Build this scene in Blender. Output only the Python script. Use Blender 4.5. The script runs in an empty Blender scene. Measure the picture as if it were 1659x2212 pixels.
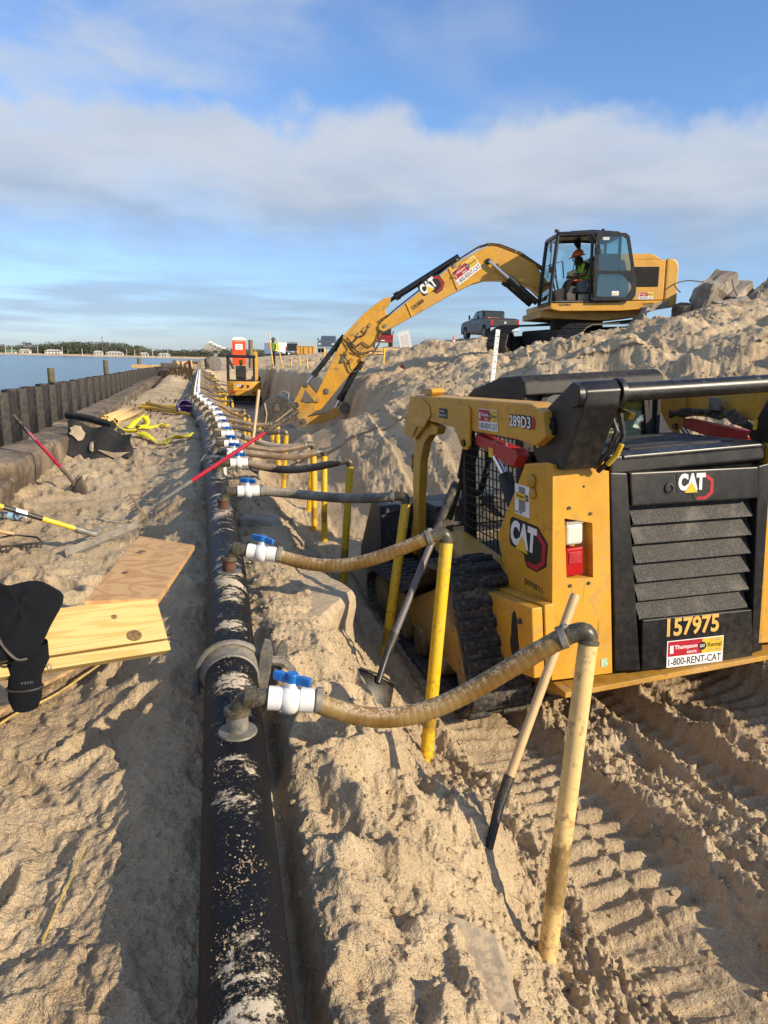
import bpy, bmesh, math, random
import numpy as np
from mathutils import Vector, Matrix, Euler, Quaternion
R = math.radians
S = bpy.context.scene
COL = S.collection
random.seed(7)

# ------------------------------------------------------------------ camera
YAW, PITCH, ROLL = R(14.6), R(12.1), R(1.3)
fw = Vector((math.sin(YAW)*math.cos(PITCH), math.cos(YAW)*math.cos(PITCH), -math.sin(PITCH)))
r0 = Vector((math.cos(YAW), -math.sin(YAW), 0)); u0 = r0.cross(fw)
rt = r0*math.cos(ROLL) + u0*math.sin(ROLL); up = rt.cross(fw)
cam = bpy.data.cameras.new('camera'); camo = bpy.data.objects.new('camera', cam); COL.objects.link(camo)
camo.matrix_world = Matrix(((rt.x, up.x, -fw.x, 0), (rt.y, up.y, -fw.y, 0), (rt.z, up.z, -fw.z, 1.6), (0, 0, 0, 1)))
cam.sensor_fit = 'VERTICAL'; cam.sensor_height = 36; cam.lens = 36*1534/2212
cam.clip_start = 0.05; cam.clip_end = 6000
S.camera = camo

# ------------------------------------------------------------------ light
SUN = Vector((0.70, -0.71, 0)).normalized()
ELEV = R(26)
w = bpy.data.worlds.new('World'); S.world = w; w.use_nodes = True
nt = w.node_tree; nt.nodes.clear()
def N(nt, typ, **kw):
    n = nt.nodes.new(typ)
    for k, v in kw.items(): setattr(n, k, v)
    return n
def mth(nt, op, a, b=None, clamp=False):
    n = N(nt, 'ShaderNodeMath', operation=op, use_clamp=clamp)
    for i, v in enumerate((a, b)):
        if v is None: continue
        if isinstance(v, (int, float)): n.inputs[i].default_value = v
        else: nt.links.new(v, n.inputs[i])
    return n.outputs[0]
def maprange(nt, val, a, b, c=0.0, d=1.0, smooth=True):
    n = N(nt, 'ShaderNodeMapRange', interpolation_type='SMOOTHSTEP' if smooth else 'LINEAR')
    nt.links.new(val, n.inputs[0])
    for i, v in zip((1, 2, 3, 4), (a, b, c, d)): n.inputs[i].default_value = v
    return n.outputs[0]
def mixc(nt, fac, a, b, mode='MIX'):
    n = N(nt, 'ShaderNodeMix', data_type='RGBA', blend_type=mode)
    for sock, v in ((n.inputs[0], fac), (n.inputs[6], a), (n.inputs[7], b)):
        if isinstance(v, (int, float)): sock.default_value = v
        elif isinstance(v, tuple): sock.default_value = v if len(v) == 4 else (*v, 1)
        else: nt.links.new(v, sock)
    return n.outputs[2]
def noise(nt, vec, scale, detail=4, rough=0.55, dist=0.0, out=0):
    n = N(nt, 'ShaderNodeTexNoise')
    n.inputs['Scale'].default_value = scale; n.inputs['Detail'].default_value = detail
    n.inputs['Roughness'].default_value = rough; n.inputs['Distortion'].default_value = dist
    if vec is not None: nt.links.new(vec, n.inputs['Vector'])
    return n.outputs[out]

sky = N(nt, 'ShaderNodeTexSky', sky_type='NISHITA', sun_disc=False)
sky.sun_elevation = ELEV; sky.sun_rotation = math.atan2(SUN.x, SUN.y)
sky.air_density = 1.0; sky.dust_density = 0.5; sky.ozone_density = 2.5
tc = N(nt, 'ShaderNodeTexCoord')
sep = N(nt, 'ShaderNodeSeparateXYZ'); nt.links.new(tc.outputs['Generated'], sep.inputs[0])
z = sep.outputs[2]
# cloud layers: direction projected on a flat layer overhead (stretched towards the horizon)
zz = mth(nt, 'MAXIMUM', mth(nt, 'ADD', z, 0.10), 0.04)
px = mth(nt, 'DIVIDE', sep.outputs[0], zz); py = mth(nt, 'DIVIDE', sep.outputs[1], zz)
cmb = N(nt, 'ShaderNodeCombineXYZ'); nt.links.new(px, cmb.inputs[0]); nt.links.new(py, cmb.inputs[1])
vec = cmb.outputs[0]
big = noise(nt, vec, 0.9, 3, 0.5, 0.3)
det = noise(nt, vec, 1.7, 6, 0.55, 0.2)
dirv = tc.outputs['Generated']
edge = noise(nt, dirv, 6.0, 7, 0.58, 0.25)                   # lobed rim of the bank
zed = mth(nt, 'ADD', z, mth(nt, 'MULTIPLY', mth(nt, 'SUBTRACT', edge, 0.5), 0.16))
bank = mth(nt, 'MULTIPLY', maprange(nt, zed, 0.297, 0.262), maprange(nt, zed, 0.075, 0.215))
bank = mth(nt, 'MULTIPLY', bank, maprange(nt, det, 0.18, 0.5, 0.75, 1.0))
thin = mth(nt, 'MULTIPLY', maprange(nt, big, 0.36, 0.62), maprange(nt, det, 0.34, 0.64))
thin = mth(nt, 'MULTIPLY', thin, maprange(nt, z, 0.18, 0.32, 0.25, 0.80))
strn = N(nt, 'ShaderNodeMapping'); strn.inputs['Scale'].default_value = (2.2, 2.2, 26.0)
nt.links.new(dirv, strn.inputs[0])
streak = noise(nt, strn.outputs[0], 1.0, 4, 0.55)
low = mth(nt, 'MULTIPLY', maprange(nt, streak, 0.48, 0.62), maprange(nt, z, 0.15, 0.07, 0.0, 0.5))
low = mth(nt, 'MULTIPLY', low, maprange(nt, z, -0.01, 0.02, 0.35, 1.0))
# blue of the sky deepened a little (clear winter air), then clouds mixed over it
tint = mixc(nt, maprange(nt, z, 0.0, 0.22), (0.52, 0.61, 0.86), (0.74, 0.89, 1.09))
skyc = mixc(nt, 1.0, sky.outputs[0], tint, 'MULTIPLY')
shade = maprange(nt, noise(nt, vec, 2.2, 4, 0.5), 0.3, 0.7)
cw = mixc(nt, maprange(nt, mth(nt, 'ADD', mth(nt, 'MULTIPLY', shade, 0.45), maprange(nt, z, 0.10, 0.27)), 0.1, 1.35), (1.85, 2.25, 2.9), (3.3, 3.55, 3.9))
cg = (1.75, 2.15, 2.8)
c1 = mixc(nt, low, skyc, cg)
c2 = mixc(nt, thin, c1, cw)
c3 = mixc(nt, mth(nt, 'MULTIPLY', bank, 0.86), c2, cw)
bg = N(nt, 'ShaderNodeBackground'); bg.inputs[1].default_value = 0.15
nt.links.new(c3, bg.inputs[0])
ow = N(nt, 'ShaderNodeOutputWorld'); nt.links.new(bg.outputs[0], ow.inputs[0])

sun = bpy.data.lights.new('sun', 'SUN'); sun.energy = 4.8; sun.angle = R(0.53); sun.color = (1.0, 0.84, 0.61)
suno = bpy.data.objects.new('sun', sun); COL.objects.link(suno)
sd = Vector((SUN.x*math.cos(ELEV), SUN.y*math.cos(ELEV), math.sin(ELEV)))
suno.rotation_euler = sd.to_track_quat('Z', 'Y').to_euler(); suno.location = (20, -20, 15)
vs = S.view_settings; vs.view_transform = 'Standard'; vs.look = 'None'; vs.exposure = 0.36; vs.gamma = 1; vs.use_curve_mapping = False
S.cycles.use_denoising = True
S.cycles.max_bounces = 8; S.cycles.transparent_max_bounces = 16; S.cycles.caustics_reflective = False; S.cycles.caustics_refractive = False
S.cycles.use_adaptive_sampling = True; S.cycles.adaptive_threshold = 0.02

# ------------------------------------------------------------------ materials
def mat(name):
    m = bpy.data.materials.new(name); m.use_nodes = True
    nt = m.node_tree; nt.nodes.clear()
    b = N(nt, 'ShaderNodeBsdfPrincipled'); o = N(nt, 'ShaderNodeOutputMaterial'); nt.links.new(b.outputs[0], o.inputs[0])
    return m, nt, b
def objc(nt): return N(nt, 'ShaderNodeTexCoord').outputs['Object']
def worldpos(nt): return N(nt, 'ShaderNodeNewGeometry').outputs['Position']
def bump(nt, b, h, strength, dist, prev=None):
    n = N(nt, 'ShaderNodeBump'); n.inputs['Strength'].default_value = strength; n.inputs['Distance'].default_value = dist
    nt.links.new(h, n.inputs['Height'])
    if prev is not None: nt.links.new(prev, n.inputs['Normal'])
    if b is not None: nt.links.new(n.outputs[0], b.inputs['Normal'])
    return n.outputs[0]
SANDC = (0.55, 0.42, 0.265)
def dusty(name, col, rough=0.45, var=0.25, dust=0.3, dustc=SANDC, metal=0.0, scale=9.0, top=0.0, bumps=0.0, coat=0.0, dirtc=None, dirt=0.0, scr=0.0):
    """painted / plastic / metal surface with colour variation, sand dust in patches and (top) lying on upward faces"""
    m, nt, b = mat(name)
    p = worldpos(nt) if top < 0 else objc(nt)
    n1 = noise(nt, p, scale, 5, 0.6); n2 = noise(nt, p, scale*6, 4, 0.65); n3 = noise(nt, p, scale*0.4, 3)
    c = mixc(nt, maprange(nt, n1, 0.3, 0.7), tuple(x*(1-var) for x in col), tuple(min(1, x*(1+var*0.5)) for x in col))
    if dirt > 0:
        c = mixc(nt, mth(nt, 'MULTIPLY', maprange(nt, mth(nt, 'MULTIPLY', n1, n2), 0.26, 0.38), dirt), c, dirtc or (0.05, 0.035, 0.02))
    if scr > 0:
        for rz, sc in ((0.5, (3, 90, 14)), (2.0, (60, 3, 5))):
            mp = N(nt, 'ShaderNodeMapping'); mp.inputs['Scale'].default_value = sc; mp.inputs['Rotation'].default_value = (rz, rz*.6, rz); nt.links.new(p, mp.inputs[0])
            s_ = mth(nt, 'MULTIPLY', maprange(nt, noise(nt, mp.outputs[0], 1.0, 3, 0.5), 0.665, 0.70, 0, scr), maprange(nt, n3, 0.42, 0.6))
            c = mixc(nt, s_, c, (0.09, 0.055, 0.025))
    f = mth(nt, 'MULTIPLY', maprange(nt, mth(nt, 'ADD', mth(nt, 'MULTIPLY', n2, 0.6), mth(nt, 'MULTIPLY', n3, 0.6)), 0.52, 0.85), dust)
    if top:
        sp = N(nt, 'ShaderNodeSeparateXYZ'); nt.links.new(N(nt, 'ShaderNodeNewGeometry').outputs['Normal'], sp.inputs[0])
        ft = mth(nt, 'MULTIPLY', maprange(nt, sp.outputs[2], 0.35, 0.95), maprange(nt, n2, 0.62-abs(top)*0.3, 0.72-abs(top)*0.2))
        f = mth(nt, 'MAXIMUM', f, mth(nt, 'MULTIPLY', ft, min(1, abs(top)+0.3)))
    c = mixc(nt, f, c, dustc)
    nt.links.new(c, b.inputs['Base Color'])
    nt.links.new(mth(nt, 'ADD', mth(nt, 'MULTIPLY', f, 0.5), mth(nt, 'ADD', rough-0.05, mth(nt, 'MULTIPLY', n1, 0.15)), True), b.inputs['Roughness'])
    b.inputs['Metallic'].default_value = metal
    b.inputs['Coat Weight'].default_value = coat
    if bumps: bump(nt, b, n2, bumps, 0.004)
    return m
M = {}
M['yellow'] = dusty('yellow_paint', (0.66, 0.335, 0.024), 0.40, 0.20, 0.30, scale=3, dirt=0.28, coat=0.1, top=0.25, scr=0.6)
M['yellow_dirty'] = dusty('worn_yellow_paint', (0.54, 0.28, 0.03), 0.5, 0.3, 0.5, scale=5, dirt=0.6, scr=0.8)
M['black'] = dusty('black_paint', (0.009, 0.010, 0.0125), 0.34, 0.3, 0.07, scale=4, top=0.1)
M['blackmatte'] = dusty('black_matte', (0.010, 0.010, 0.011), 0.6, 0.3, 0.10, scale=6)
M['void'] = dusty('dark_mesh', (0.004, 0.004, 0.004), 0.8, 0.2, 0.02)
M['rubber'] = dusty('track_rubber', (0.020, 0.020, 0.021), 0.75, 0.3, 0.42, scale=7, bumps=0.5)
M['steel'] = dusty('dark_steel', (0.10, 0.097, 0.092), 0.45, 0.35, 0.35, metal=0.6, scale=5)
M['chrome'] = dusty('chrome_rod', (0.75, 0.76, 0.78), 0.12, 0.05, 0.0, metal=1.0)
M['galv'] = dusty('galvanised_steel', (0.20, 0.20, 0.19), 0.5, 0.35, 0.4, metal=0.4, scale=12, top=.15)
M['red'] = dusty('red_paint', (0.42, 0.018, 0.025), 0.4, 0.2, 0.12, scale=6)
M['white'] = dusty('white_plastic', (0.78, 0.78, 0.76), 0.4, 0.05, 0.22, scale=14, top=0.2)
M['blue'] = dusty('blue_plastic', (0.006, 0.15, 0.50), 0.4, 0.2, 0.12, scale=20, top=0.15)
def pipeband(m, lo, hi, col, amt):
    nt = m.node_tree; b = next(n for n in nt.nodes if n.type == 'BSDF_PRINCIPLED'); src = b.inputs['Base Color'].links[0].from_socket
    p = objc(nt); s = N(nt, 'ShaderNodeSeparateXYZ'); nt.links.new(p, s.inputs[0])
    zz = mth(nt, 'ADD', s.outputs[2], mth(nt, 'MULTIPLY', mth(nt, 'SUBTRACT', noise(nt, p, 22, 4, 0.7), 0.5), 0.10))
    f = mth(nt, 'MULTIPLY', maprange(nt, zz, lo, lo+0.035), maprange(nt, zz, hi, hi-0.03))
    f = mth(nt, 'MULTIPLY', f, maprange(nt, noise(nt, p, 60, 4, 0.7), 0.25, 0.55, amt*0.55, amt))
    f2 = mth(nt, 'MULTIPLY', maprange(nt, s.outputs[2], 0.75, 0.25), maprange(nt, noise(nt, p, 35, 5, 0.75), 0.50, 0.62, 0, 0.6))
    c = mixc(nt, mth(nt, 'MAXIMUM', f, f2), src, col); nt.links.new(c, b.inputs['Base Color']); b.inputs['Specular IOR Level'].default_value = 0.35
M['pvc'] = dusty('yellow_pipe_plastic', (0.78, 0.47, 0.010), 0.42, 0.15, 0.30, scale=8, dirt=0.55, dirtc=(0.16, 0.10, 0.03))
M['pvcpale'] = dusty('sun_bleached_yellow_pipe_plastic', (0.76, 0.52, 0.21), 0.5, 0.18, 0.4, scale=7, dirt=0.8, dirtc=(0.22, 0.14, 0.05))
pipeband(M['pvc'], 0.20, 0.36, (0.20, 0.115, 0.02), 0.8); pipeband(M['pvcpale'], 0.20, 0.44, (0.20, 0.125, 0.045), 0.9)
M['fitting'] = dusty('dark_plastic_fitting', (0.050, 0.046, 0.030), 0.35, 0.3, 0.25, scale=25, top=0.2)
M['rust'] = dusty('rusty_nipple', (0.10, 0.036, 0.018), 0.8, 0.5, 0.25, scale=30, bumps=0.6)
M['text_black'] = dusty('black_print', (0.012, 0.012, 0.012), 0.6, 0.1, 0.0)
M['text_white'] = dusty('white_print', (0.80, 0.80, 0.80), 0.5, 0.05, 0.05)
M['decal_red'] = dusty('red_print', (0.42, 0.012, 0.03), 0.45, 0.1, 0.05)
M['decal_yellow'] = dusty('yellow_print', (0.78, 0.50, 0.03), 0.45, 0.1, 0.05)
M['decal_grey'] = dusty('grey_print', (0.22, 0.22, 0.23), 0.5, 0.1, 0.05)
M['orange'] = dusty('orange_plastic', (0.80, 0.12, 0.01), 0.45, 0.15, 0.1)
M['hivis'] = dusty('hi_vis_cloth', (0.45, 0.72, 0.02), 0.8, 0.15, 0.0, scale=12)
M['skin'] = dusty('skin', (0.22, 0.10, 0.06), 0.55, 0.1, 0.0)
M['hair'] = dusty('dreadlocks', (0.035, 0.020, 0.012), 0.8, 0.4, 0.0, scale=40)
M['navy'] = dusty('dark_cloth', (0.022, 0.025, 0.036), 0.9, 0.25, 0.0, scale=14)
M['khaki'] = dusty('brown_work_trousers', (0.17, 0.10, 0.055), 0.9, 0.2, 0.1, scale=14)
M['boot'] = dusty('boot_leather', (0.08, 0.045, 0.02), 0.8, 0.2, 0.2, scale=20)
M['seat'] = dusty('grey_seat_vinyl', (0.09, 0.09, 0.10), 0.6, 0.1, 0.05)
M['pile'] = dusty('charcoal_sheet_pile', (0.017, 0.017, 0.019), 0.5, 0.4, 0.16, scale=2.5, dirt=.3)
M['wood_old'] = dusty('weathered_wood', (0.20, 0.15, 0.085), 0.85, 0.3, 0.2, scale=6)
M['wood_new'] = dusty('fresh_wood', (0.62, 0.40, 0.17), 0.6, 0.2, 0.05, scale=5)
M['ash'] = dusty('ash_handle', (0.58, 0.39, 0.19), 0.5, 0.15, 0.1, scale=8)
M['greyglass'] = dusty('grey_fibreglass', (0.15, 0.125, 0.125), 0.4, 0.12, 0.1, scale=10)
M['purple'] = dusty('purple_plastic', (0.10, 0.04, 0.28), 0.4, 0.2, 0.1)
M['truckgrey'] = dusty('grey_car_paint', (0.012, 0.013, 0.015), 0.4, 0.05, 0.03, coat=0.15, scale=2)
M['truckred'] = dusty('red_car_paint', (0.25, 0.008, 0.015), 0.3, 0.05, 0.1, coat=0.6, scale=2)
M['carblue'] = dusty('slate_car_paint', (0.06, 0.085, 0.11), 0.3, 0.05, 0.1, coat=0.6, scale=2)
M['carglass'] = dusty('car_glass', (0.02, 0.028, 0.03), 0.08, 0.05, 0.0)
M['tyre'] = dusty('tyre_rubber', (0.018, 0.018, 0.018), 0.8, 0.2, 0.3)
M['taillight'] = dusty('red_lens', (0.45, 0.008, 0.010), 0.2, 0.1, 0.0)
M['lampwhite'] = dusty('milky_lens', (0.68, 0.66, 0.58), 0.3, 0.05, 0.05)

def glassmat(name, tint, alpha, rough=0.03):
    m = bpy.data.materials.new(name); m.use_nodes = True; nt = m.node_tree; nt.nodes.clear()
    t = N(nt, 'ShaderNodeBsdfTransparent'); t.inputs[0].default_value = (*tint, 1)
    g = N(nt, 'ShaderNodeBsdfGlossy'); g.inputs[0].default_value = (0.9, 0.95, 0.95, 1); g.inputs[1].default_value = rough
    fr = N(nt, 'ShaderNodeFresnel'); fr.inputs[0].default_value = 1.5
    mx = N(nt, 'ShaderNodeMixShader')
    nt.links.new(mth(nt, 'ADD', fr.outputs[0], alpha, True), mx.inputs[0]); nt.links.new(t.outputs[0], mx.inputs[1]); nt.links.new(g.outputs[0], mx.inputs[2])
    o = N(nt, 'ShaderNodeOutputMaterial'); nt.links.new(mx.outputs[0], o.inputs[0])
    return m
M['glass'] = glassmat('tinted_glass', (0.62, 0.76, 0.74), 0.06)
M['bottleglass'] = glassmat('clear_plastic', (0.85, 0.92, 0.95), 0.1, 0.1)

def sandmat(name, pale=(0.66, 0.52, 0.335), dark=(0.45, 0.33, 0.20), grain=1.0):
    m, nt, b = mat(name)
    p = worldpos(nt)
    n0 = noise(nt, p, 0.35, 3); n1 = noise(nt, p, 1.6, 5, 0.6); n2 = noise(nt, p, 14, 5, 0.65); n3 = noise(nt, p, 160, 3, 0.7); n4 = noise(nt, p, 700, 2, 0.7)
    f = mth(nt, 'ADD', mth(nt, 'ADD', mth(nt, 'MULTIPLY', n1, 0.55), mth(nt, 'MULTIPLY', n0, 0.45)), mth(nt, 'MULTIPLY', mth(nt, 'SUBTRACT', n2, 0.5), 0.35))
    c = mixc(nt, maprange(nt, f, 0.30, 0.66), dark, pale)
    c = mixc(nt, maprange(nt, n3, 0.60, 0.78, 0.0, 0.45), c, tuple(x*0.45 for x in dark))       # dark grains
    c = mixc(nt, maprange(nt, n4, 0.66, 0.8, 0.0, 0.5), c, (0.80, 0.74, 0.62))                   # shell flecks
    nt.links.new(c, b.inputs['Base Color']); b.inputs['Roughness'].default_value = 0.95
    b.inputs['Specular IOR Level'].default_value = 0.15
    n5 = noise(nt, p, 48, 4, 0.65); n6 = noise(nt, p, 115, 3, 0.65)
    c = mixc(nt, maprange(nt, n5, 0.30, 0.44, 0.28, 0.0), c, tuple(x*0.55 for x in dark)); nt.links.new(c, b.inputs['Base Color'])  # low spots of the bump darkened: pit shade put into the sand colour
    a = bump(nt, None, n2, 0.5*grain, 0.05)
    a = bump(nt, None, n5, 0.85*grain, 0.026, a)
    a = bump(nt, None, n6, 0.8*grain, 0.011, a)
    bump(nt, b, n3, 0.5*grain, 0.008, a)
    return m
M['sand'] = sandmat('beach_sand')

# ------------------------------------------------------------------ mesh helpers
def tag(o, label=None, cat=None, group=None, kind=None):
    if label: o['label'] = label
    if cat: o['category'] = cat
    if group: o['group'] = group
    if kind: o['kind'] = kind
    return o
def empty(name, mw, label, cat, group=None):
    o = bpy.data.objects.new(name, None); COL.objects.link(o)
    o.matrix_world = mw if isinstance(mw, Matrix) else Matrix.Translation(Vector(mw))
    o.empty_display_size = 0.1
    return tag(o, label, cat, group)
def link(name, me, parent=None):
    o = bpy.data.objects.new(name, me); COL.objects.link(o)
    if parent: o.parent = parent
    return o
def ortho(d):
    d = Vector(d).normalized()
    a = Vector((0, 0, 1)) if abs(d.z) < 0.9 else Vector((1, 0, 0))
    x = d.cross(a).normalized(); return x, d.cross(x).normalized(), d
class MB:
    def __init__(s): s.v = []; s.f = []
    def add(s, vs, fs):
        n = len(s.v); s.v += [tuple(v) for v in vs]; s.f += [tuple(i+n for i in f) for f in fs]; return s
    def addbm(s, bm):
        bm.verts.index_update(); s.add([v.co for v in bm.verts], [[v.index for v in f.verts] for f in bm.faces]); bm.free(); return s
    def box(s, c, size, rot=None, bev=0.0, seg=2):
        bm = bmesh.new(); bmesh.ops.create_cube(bm, size=1.0)
        for v in bm.verts: v.co = Vector((v.co.x*size[0], v.co.y*size[1], v.co.z*size[2]))
        if bev: bmesh.ops.bevel(bm, geom=bm.edges[:], offset=bev, segments=seg, affect='EDGES', profile=0.5)
        m = Matrix.Translation(Vector(c))
        if rot is not None: m = m @ (Euler(rot).to_matrix().to_4x4() if not isinstance(rot, Matrix) else rot.to_4x4())
        bmesh.ops.transform(bm, matrix=m, verts=bm.verts); return s.addbm(bm)
    def box2(s, a, b, bev=0.0, seg=2):
        return s.box([(p+q)/2 for p, q in zip(a, b)], [abs(q-p) for p, q in zip(a, b)], None, bev, seg)
    def tube(s, path, r, n=10, caps=True, closed=False):
        P = [Vector(p) for p in path]; k = len(P)
        rr = r if isinstance(r, (list, tuple)) else [r]*k
        tan = []
        for i in range(k):
            a = P[(i-1) % k] if (i > 0 or closed) else P[i]; b = P[(i+1) % k] if (i < k-1 or closed) else P[i]
            t = (b-a); tan.append(t.normalized() if t.length > 1e-9 else Vector((0, 0, 1)))
        x, y, _ = ortho(tan[0]); vs = []; fs = []
        for i in range(k):
            if i: 
                q = tan[i-1].rotation_difference(tan[i]); x = q @ x; y = q @ y
            for j in range(n):
                a = 2*math.pi*j/n; vs.append(P[i] + (x*math.cos(a) + y*math.sin(a))*rr[i])
        for i in range(k if closed else k-1):
            i2 = (i+1) % k
            for j in range(n): fs.append((i*n+j, i*n+(j+1) % n, i2*n+(j+1) % n, i2*n+j))
        if caps and not closed:
            fs.append(tuple(range(n-1, -1, -1))); fs.append(tuple((k-1)*n+j for j in range(n)))
        return s.add(vs, fs)
    def cyl(s, a, b, r, r2=None, n=14): return s.tube([a, b], [r, r if r2 is None else r2], n)
    def lathe(s, prof, o=(0, 0, 0), axis=(0, 0, 1), n=16):
        """profile of (radius, height) along axis"""
        x, y, d = ortho(axis); o = Vector(o); path = [o + d*h for _, h in prof]
        vs = []; fs = []; k = len(prof)
        for i, (r, h) in enumerate(prof):
            for j in range(n):
                a = 2*math.pi*j/n; vs.append(path[i] + (x*math.cos(a)+y*math.sin(a))*max(r, 1e-4))
        for i in range(k-1):
            for j in range(n): fs.append((i*n+j, i*n+(j+1) % n, (i+1)*n+(j+1) % n, (i+1)*n+j))
        fs.append(tuple(range(n-1, -1, -1))); fs.append(tuple((k-1)*n+j for j in range(n)))
        return s.add(vs, fs)
    def prism(s, poly, d0, d1, ax='x', bev=0.0, holes=None):
        """2D outline extruded from d0 to d1 along ax. ax 'x': poly=(y,z); 'y': poly=(x,z); 'z': poly=(x,y)"""
        def P(p, d): return {'x': (d, p[0], p[1]), 'y': (p[0], d, p[1]), 'z': (p[0], p[1], d)}[ax]
        bm = bmesh.new()
        b0 = [bm.verts.new(P(p, d0)) for p in poly]; b1 = [bm.verts.new(P(p, d1)) for p in poly]; n = len(poly)
        bm.faces.new(b0); bm.faces.new(b1[::-1])
        for i in range(n): bm.faces.new((b0[(i+1) % n], b0[i], b1[i], b1[(i+1) % n]))
        bmesh.ops.recalc_face_normals(bm, faces=bm.faces)
        if bev: bmesh.ops.bevel(bm, geom=bm.edges[:], offset=bev, segments=2, affect='EDGES', profile=0.5, clamp_overlap=True)
        return s.addbm(bm)
    def ring(s, outer, inner, d0, d1, ax='x'):
        """frame between two outlines with the same number of points"""
        def P(p, d): return {'x': (d, p[0], p[1]), 'y': (p[0], d, p[1]), 'z': (p[0], p[1], d)}[ax]
        n = len(outer); vs = [P(p, d0) for p in outer]+[P(p, d0) for p in inner]+[P(p, d1) for p in outer]+[P(p, d1) for p in inner]
        fs = []
        for i in range(n):
            j = (i+1) % n
            fs += [(i, j, n+j, n+i), (2*n+i, 3*n+i, 3*n+j, 2*n+j), (i, 2*n+i, 2*n+j, j), (n+i, n+j, 3*n+j, 3*n+i)]
        return s.add(vs, fs)
    def ball(s, c, r, nu=12, nv=8, rot=None):
        r = (r, r, r) if isinstance(r, (int, float)) else r; vs = []; fs = []
        for i in range(nv+1):
            for j in range(nu):
                t = math.pi*i/nv; a = 2*math.pi*j/nu
                p = Vector((r[0]*math.sin(t)*math.cos(a), r[1]*math.sin(t)*math.sin(a), r[2]*math.cos(t)))
                if rot is not None: p = Euler(rot).to_matrix() @ p
                vs.append(p + Vector(c))
        for i in range(nv):
            for j in range(nu): fs.append((i*nu+j, (i+1)*nu+j, (i+1)*nu+(j+1) % nu, i*nu+(j+1) % nu))
        return s.add(vs, fs)
    def xf(s, m):
        s.v = [tuple(m @ Vector(v)) for v in s.v]; return s
    def mesh(s, name, m, angle=35, smooth=True):
        me = bpy.data.meshes.new(name); me.from_pydata(s.v, [], s.f); me.validate()
        bm = bmesh.new(); bm.from_mesh(me); bmesh.ops.recalc_face_normals(bm, faces=bm.faces); bm.to_mesh(me); bm.free()
        for mm in (m if isinstance(m, (list, tuple)) else [m]): me.materials.append(mm)
        if smooth:
            me.shade_smooth(); me.set_sharp_from_angle(angle=R(angle))
        return me
    def build(s, name, m, parent=None, angle=35, smooth=True):
        o = link(name, s.mesh(name, m, angle, smooth), parent)
        if smooth and len(s.v) < 4000:
            w_ = o.modifiers.new('weighted', 'WEIGHTED_NORMAL'); w_.keep_sharp = True; w_.weight = 80
        return o
def copy_tree(o, parent=None):
    c = o.copy(); COL.objects.link(c); c.parent = parent
    for ch in list(o.children): copy_tree(ch, c)
    return c
def basis(o, x, y, z):
    """matrix with the given local axes"""
    x, y, z, o = map(Vector, (x, y, z, o))
    return Matrix(((x.x, y.x, z.x, o.x), (x.y, y.y, z.y, o.y), (x.z, y.z, z.z, o.z), (0, 0, 0, 1)))
def machine_frame(O, az, pitch, roll):
    a = Vector((math.sin(az), math.cos(az), 0)); b = Vector((math.cos(az), -math.sin(az), 0)); c = Vector((0, 0, 1))
    a, c = a*math.cos(pitch)+c*math.sin(pitch), c*math.cos(pitch)-a*math.sin(pitch)
    b, c = b*math.cos(roll)+c*math.sin(roll), c*math.cos(roll)-b*math.sin(roll)
    return basis(O, b, a, c)          # local x right, y forward, z up
FONTC = {}
def text_mesh(s, bold=0.0):
    key = (s, bold)
    if key in FONTC: return FONTC[key]
    cu = bpy.data.curves.new('lettering', 'FONT'); cu.body = s; cu.size = 1.0; cu.extrude = 0.0; cu.offset = bold; cu.resolution_u = 3
    cu.align_x = 'LEFT'
    o = bpy.data.objects.new('lettering', cu); COL.objects.link(o)
    dg = bpy.context.evaluated_depsgraph_get(); me = bpy.data.meshes.new_from_object(o.evaluated_get(dg)); 
    bpy.data.objects.remove(o); bpy.data.curves.remove(cu)
    co = np.zeros(len(me.vertices)*3); me.vertices.foreach_get('co', co); co = co.reshape(-1, 3)
    mn, mx = co.min(0), co.max(0)
    vs = (co-mn)/np.maximum(mx-mn, 1e-6); fs = [tuple(p.vertices) for p in me.polygons]
    bpy.data.meshes.remove(me); FONTC[key] = (vs, fs); return FONTC[key]
def lettering(parent, s, o, ux, uy, w, h, m, bold=0.02, name='lettering', lift=0.0012):
    """flat print: lower left corner o, unit directions ux/uy, width w, height h"""
    vs, fs = text_mesh(s, bold); o, ux, uy = Vector(o), Vector(ux).normalized(), Vector(uy).normalized(); nrm = ux.cross(uy)
    me = bpy.data.meshes.new(name)
    me.from_pydata([tuple(o + ux*(v[0]*w) + uy*(v[1]*h) + nrm*lift) for v in vs], [], fs); me.materials.append(m)
    return link(name, me, parent)
def plate(parent, poly, o, ux, uy, m, name='decal', lift=0.0, thick=0.0012):
    """thin flat polygon plate (2D points in metres along ux, uy)"""
    o, ux, uy = Vector(o), Vector(ux).normalized(), Vector(uy).normalized(); nrm = ux.cross(uy); n = len(poly)
    P = [o + ux*p[0] + uy*p[1] for p in poly]
    vs = [p + nrm*lift for p in P] + [p + nrm*(lift+thick) for p in P]
    fs = [tuple(range(n, 2*n))] + [(i, (i+1) % n, n+(i+1) % n, n+i) for i in range(n)]
    me = bpy.data.meshes.new(name); me.from_pydata([tuple(v) for v in vs], [], fs); me.materials.append(m)
    return link(name, me, parent)
def rect(w, h, x=0, y=0): return [(x, y), (x+w, y), (x+w, y+h), (x, y+h)]
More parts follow.
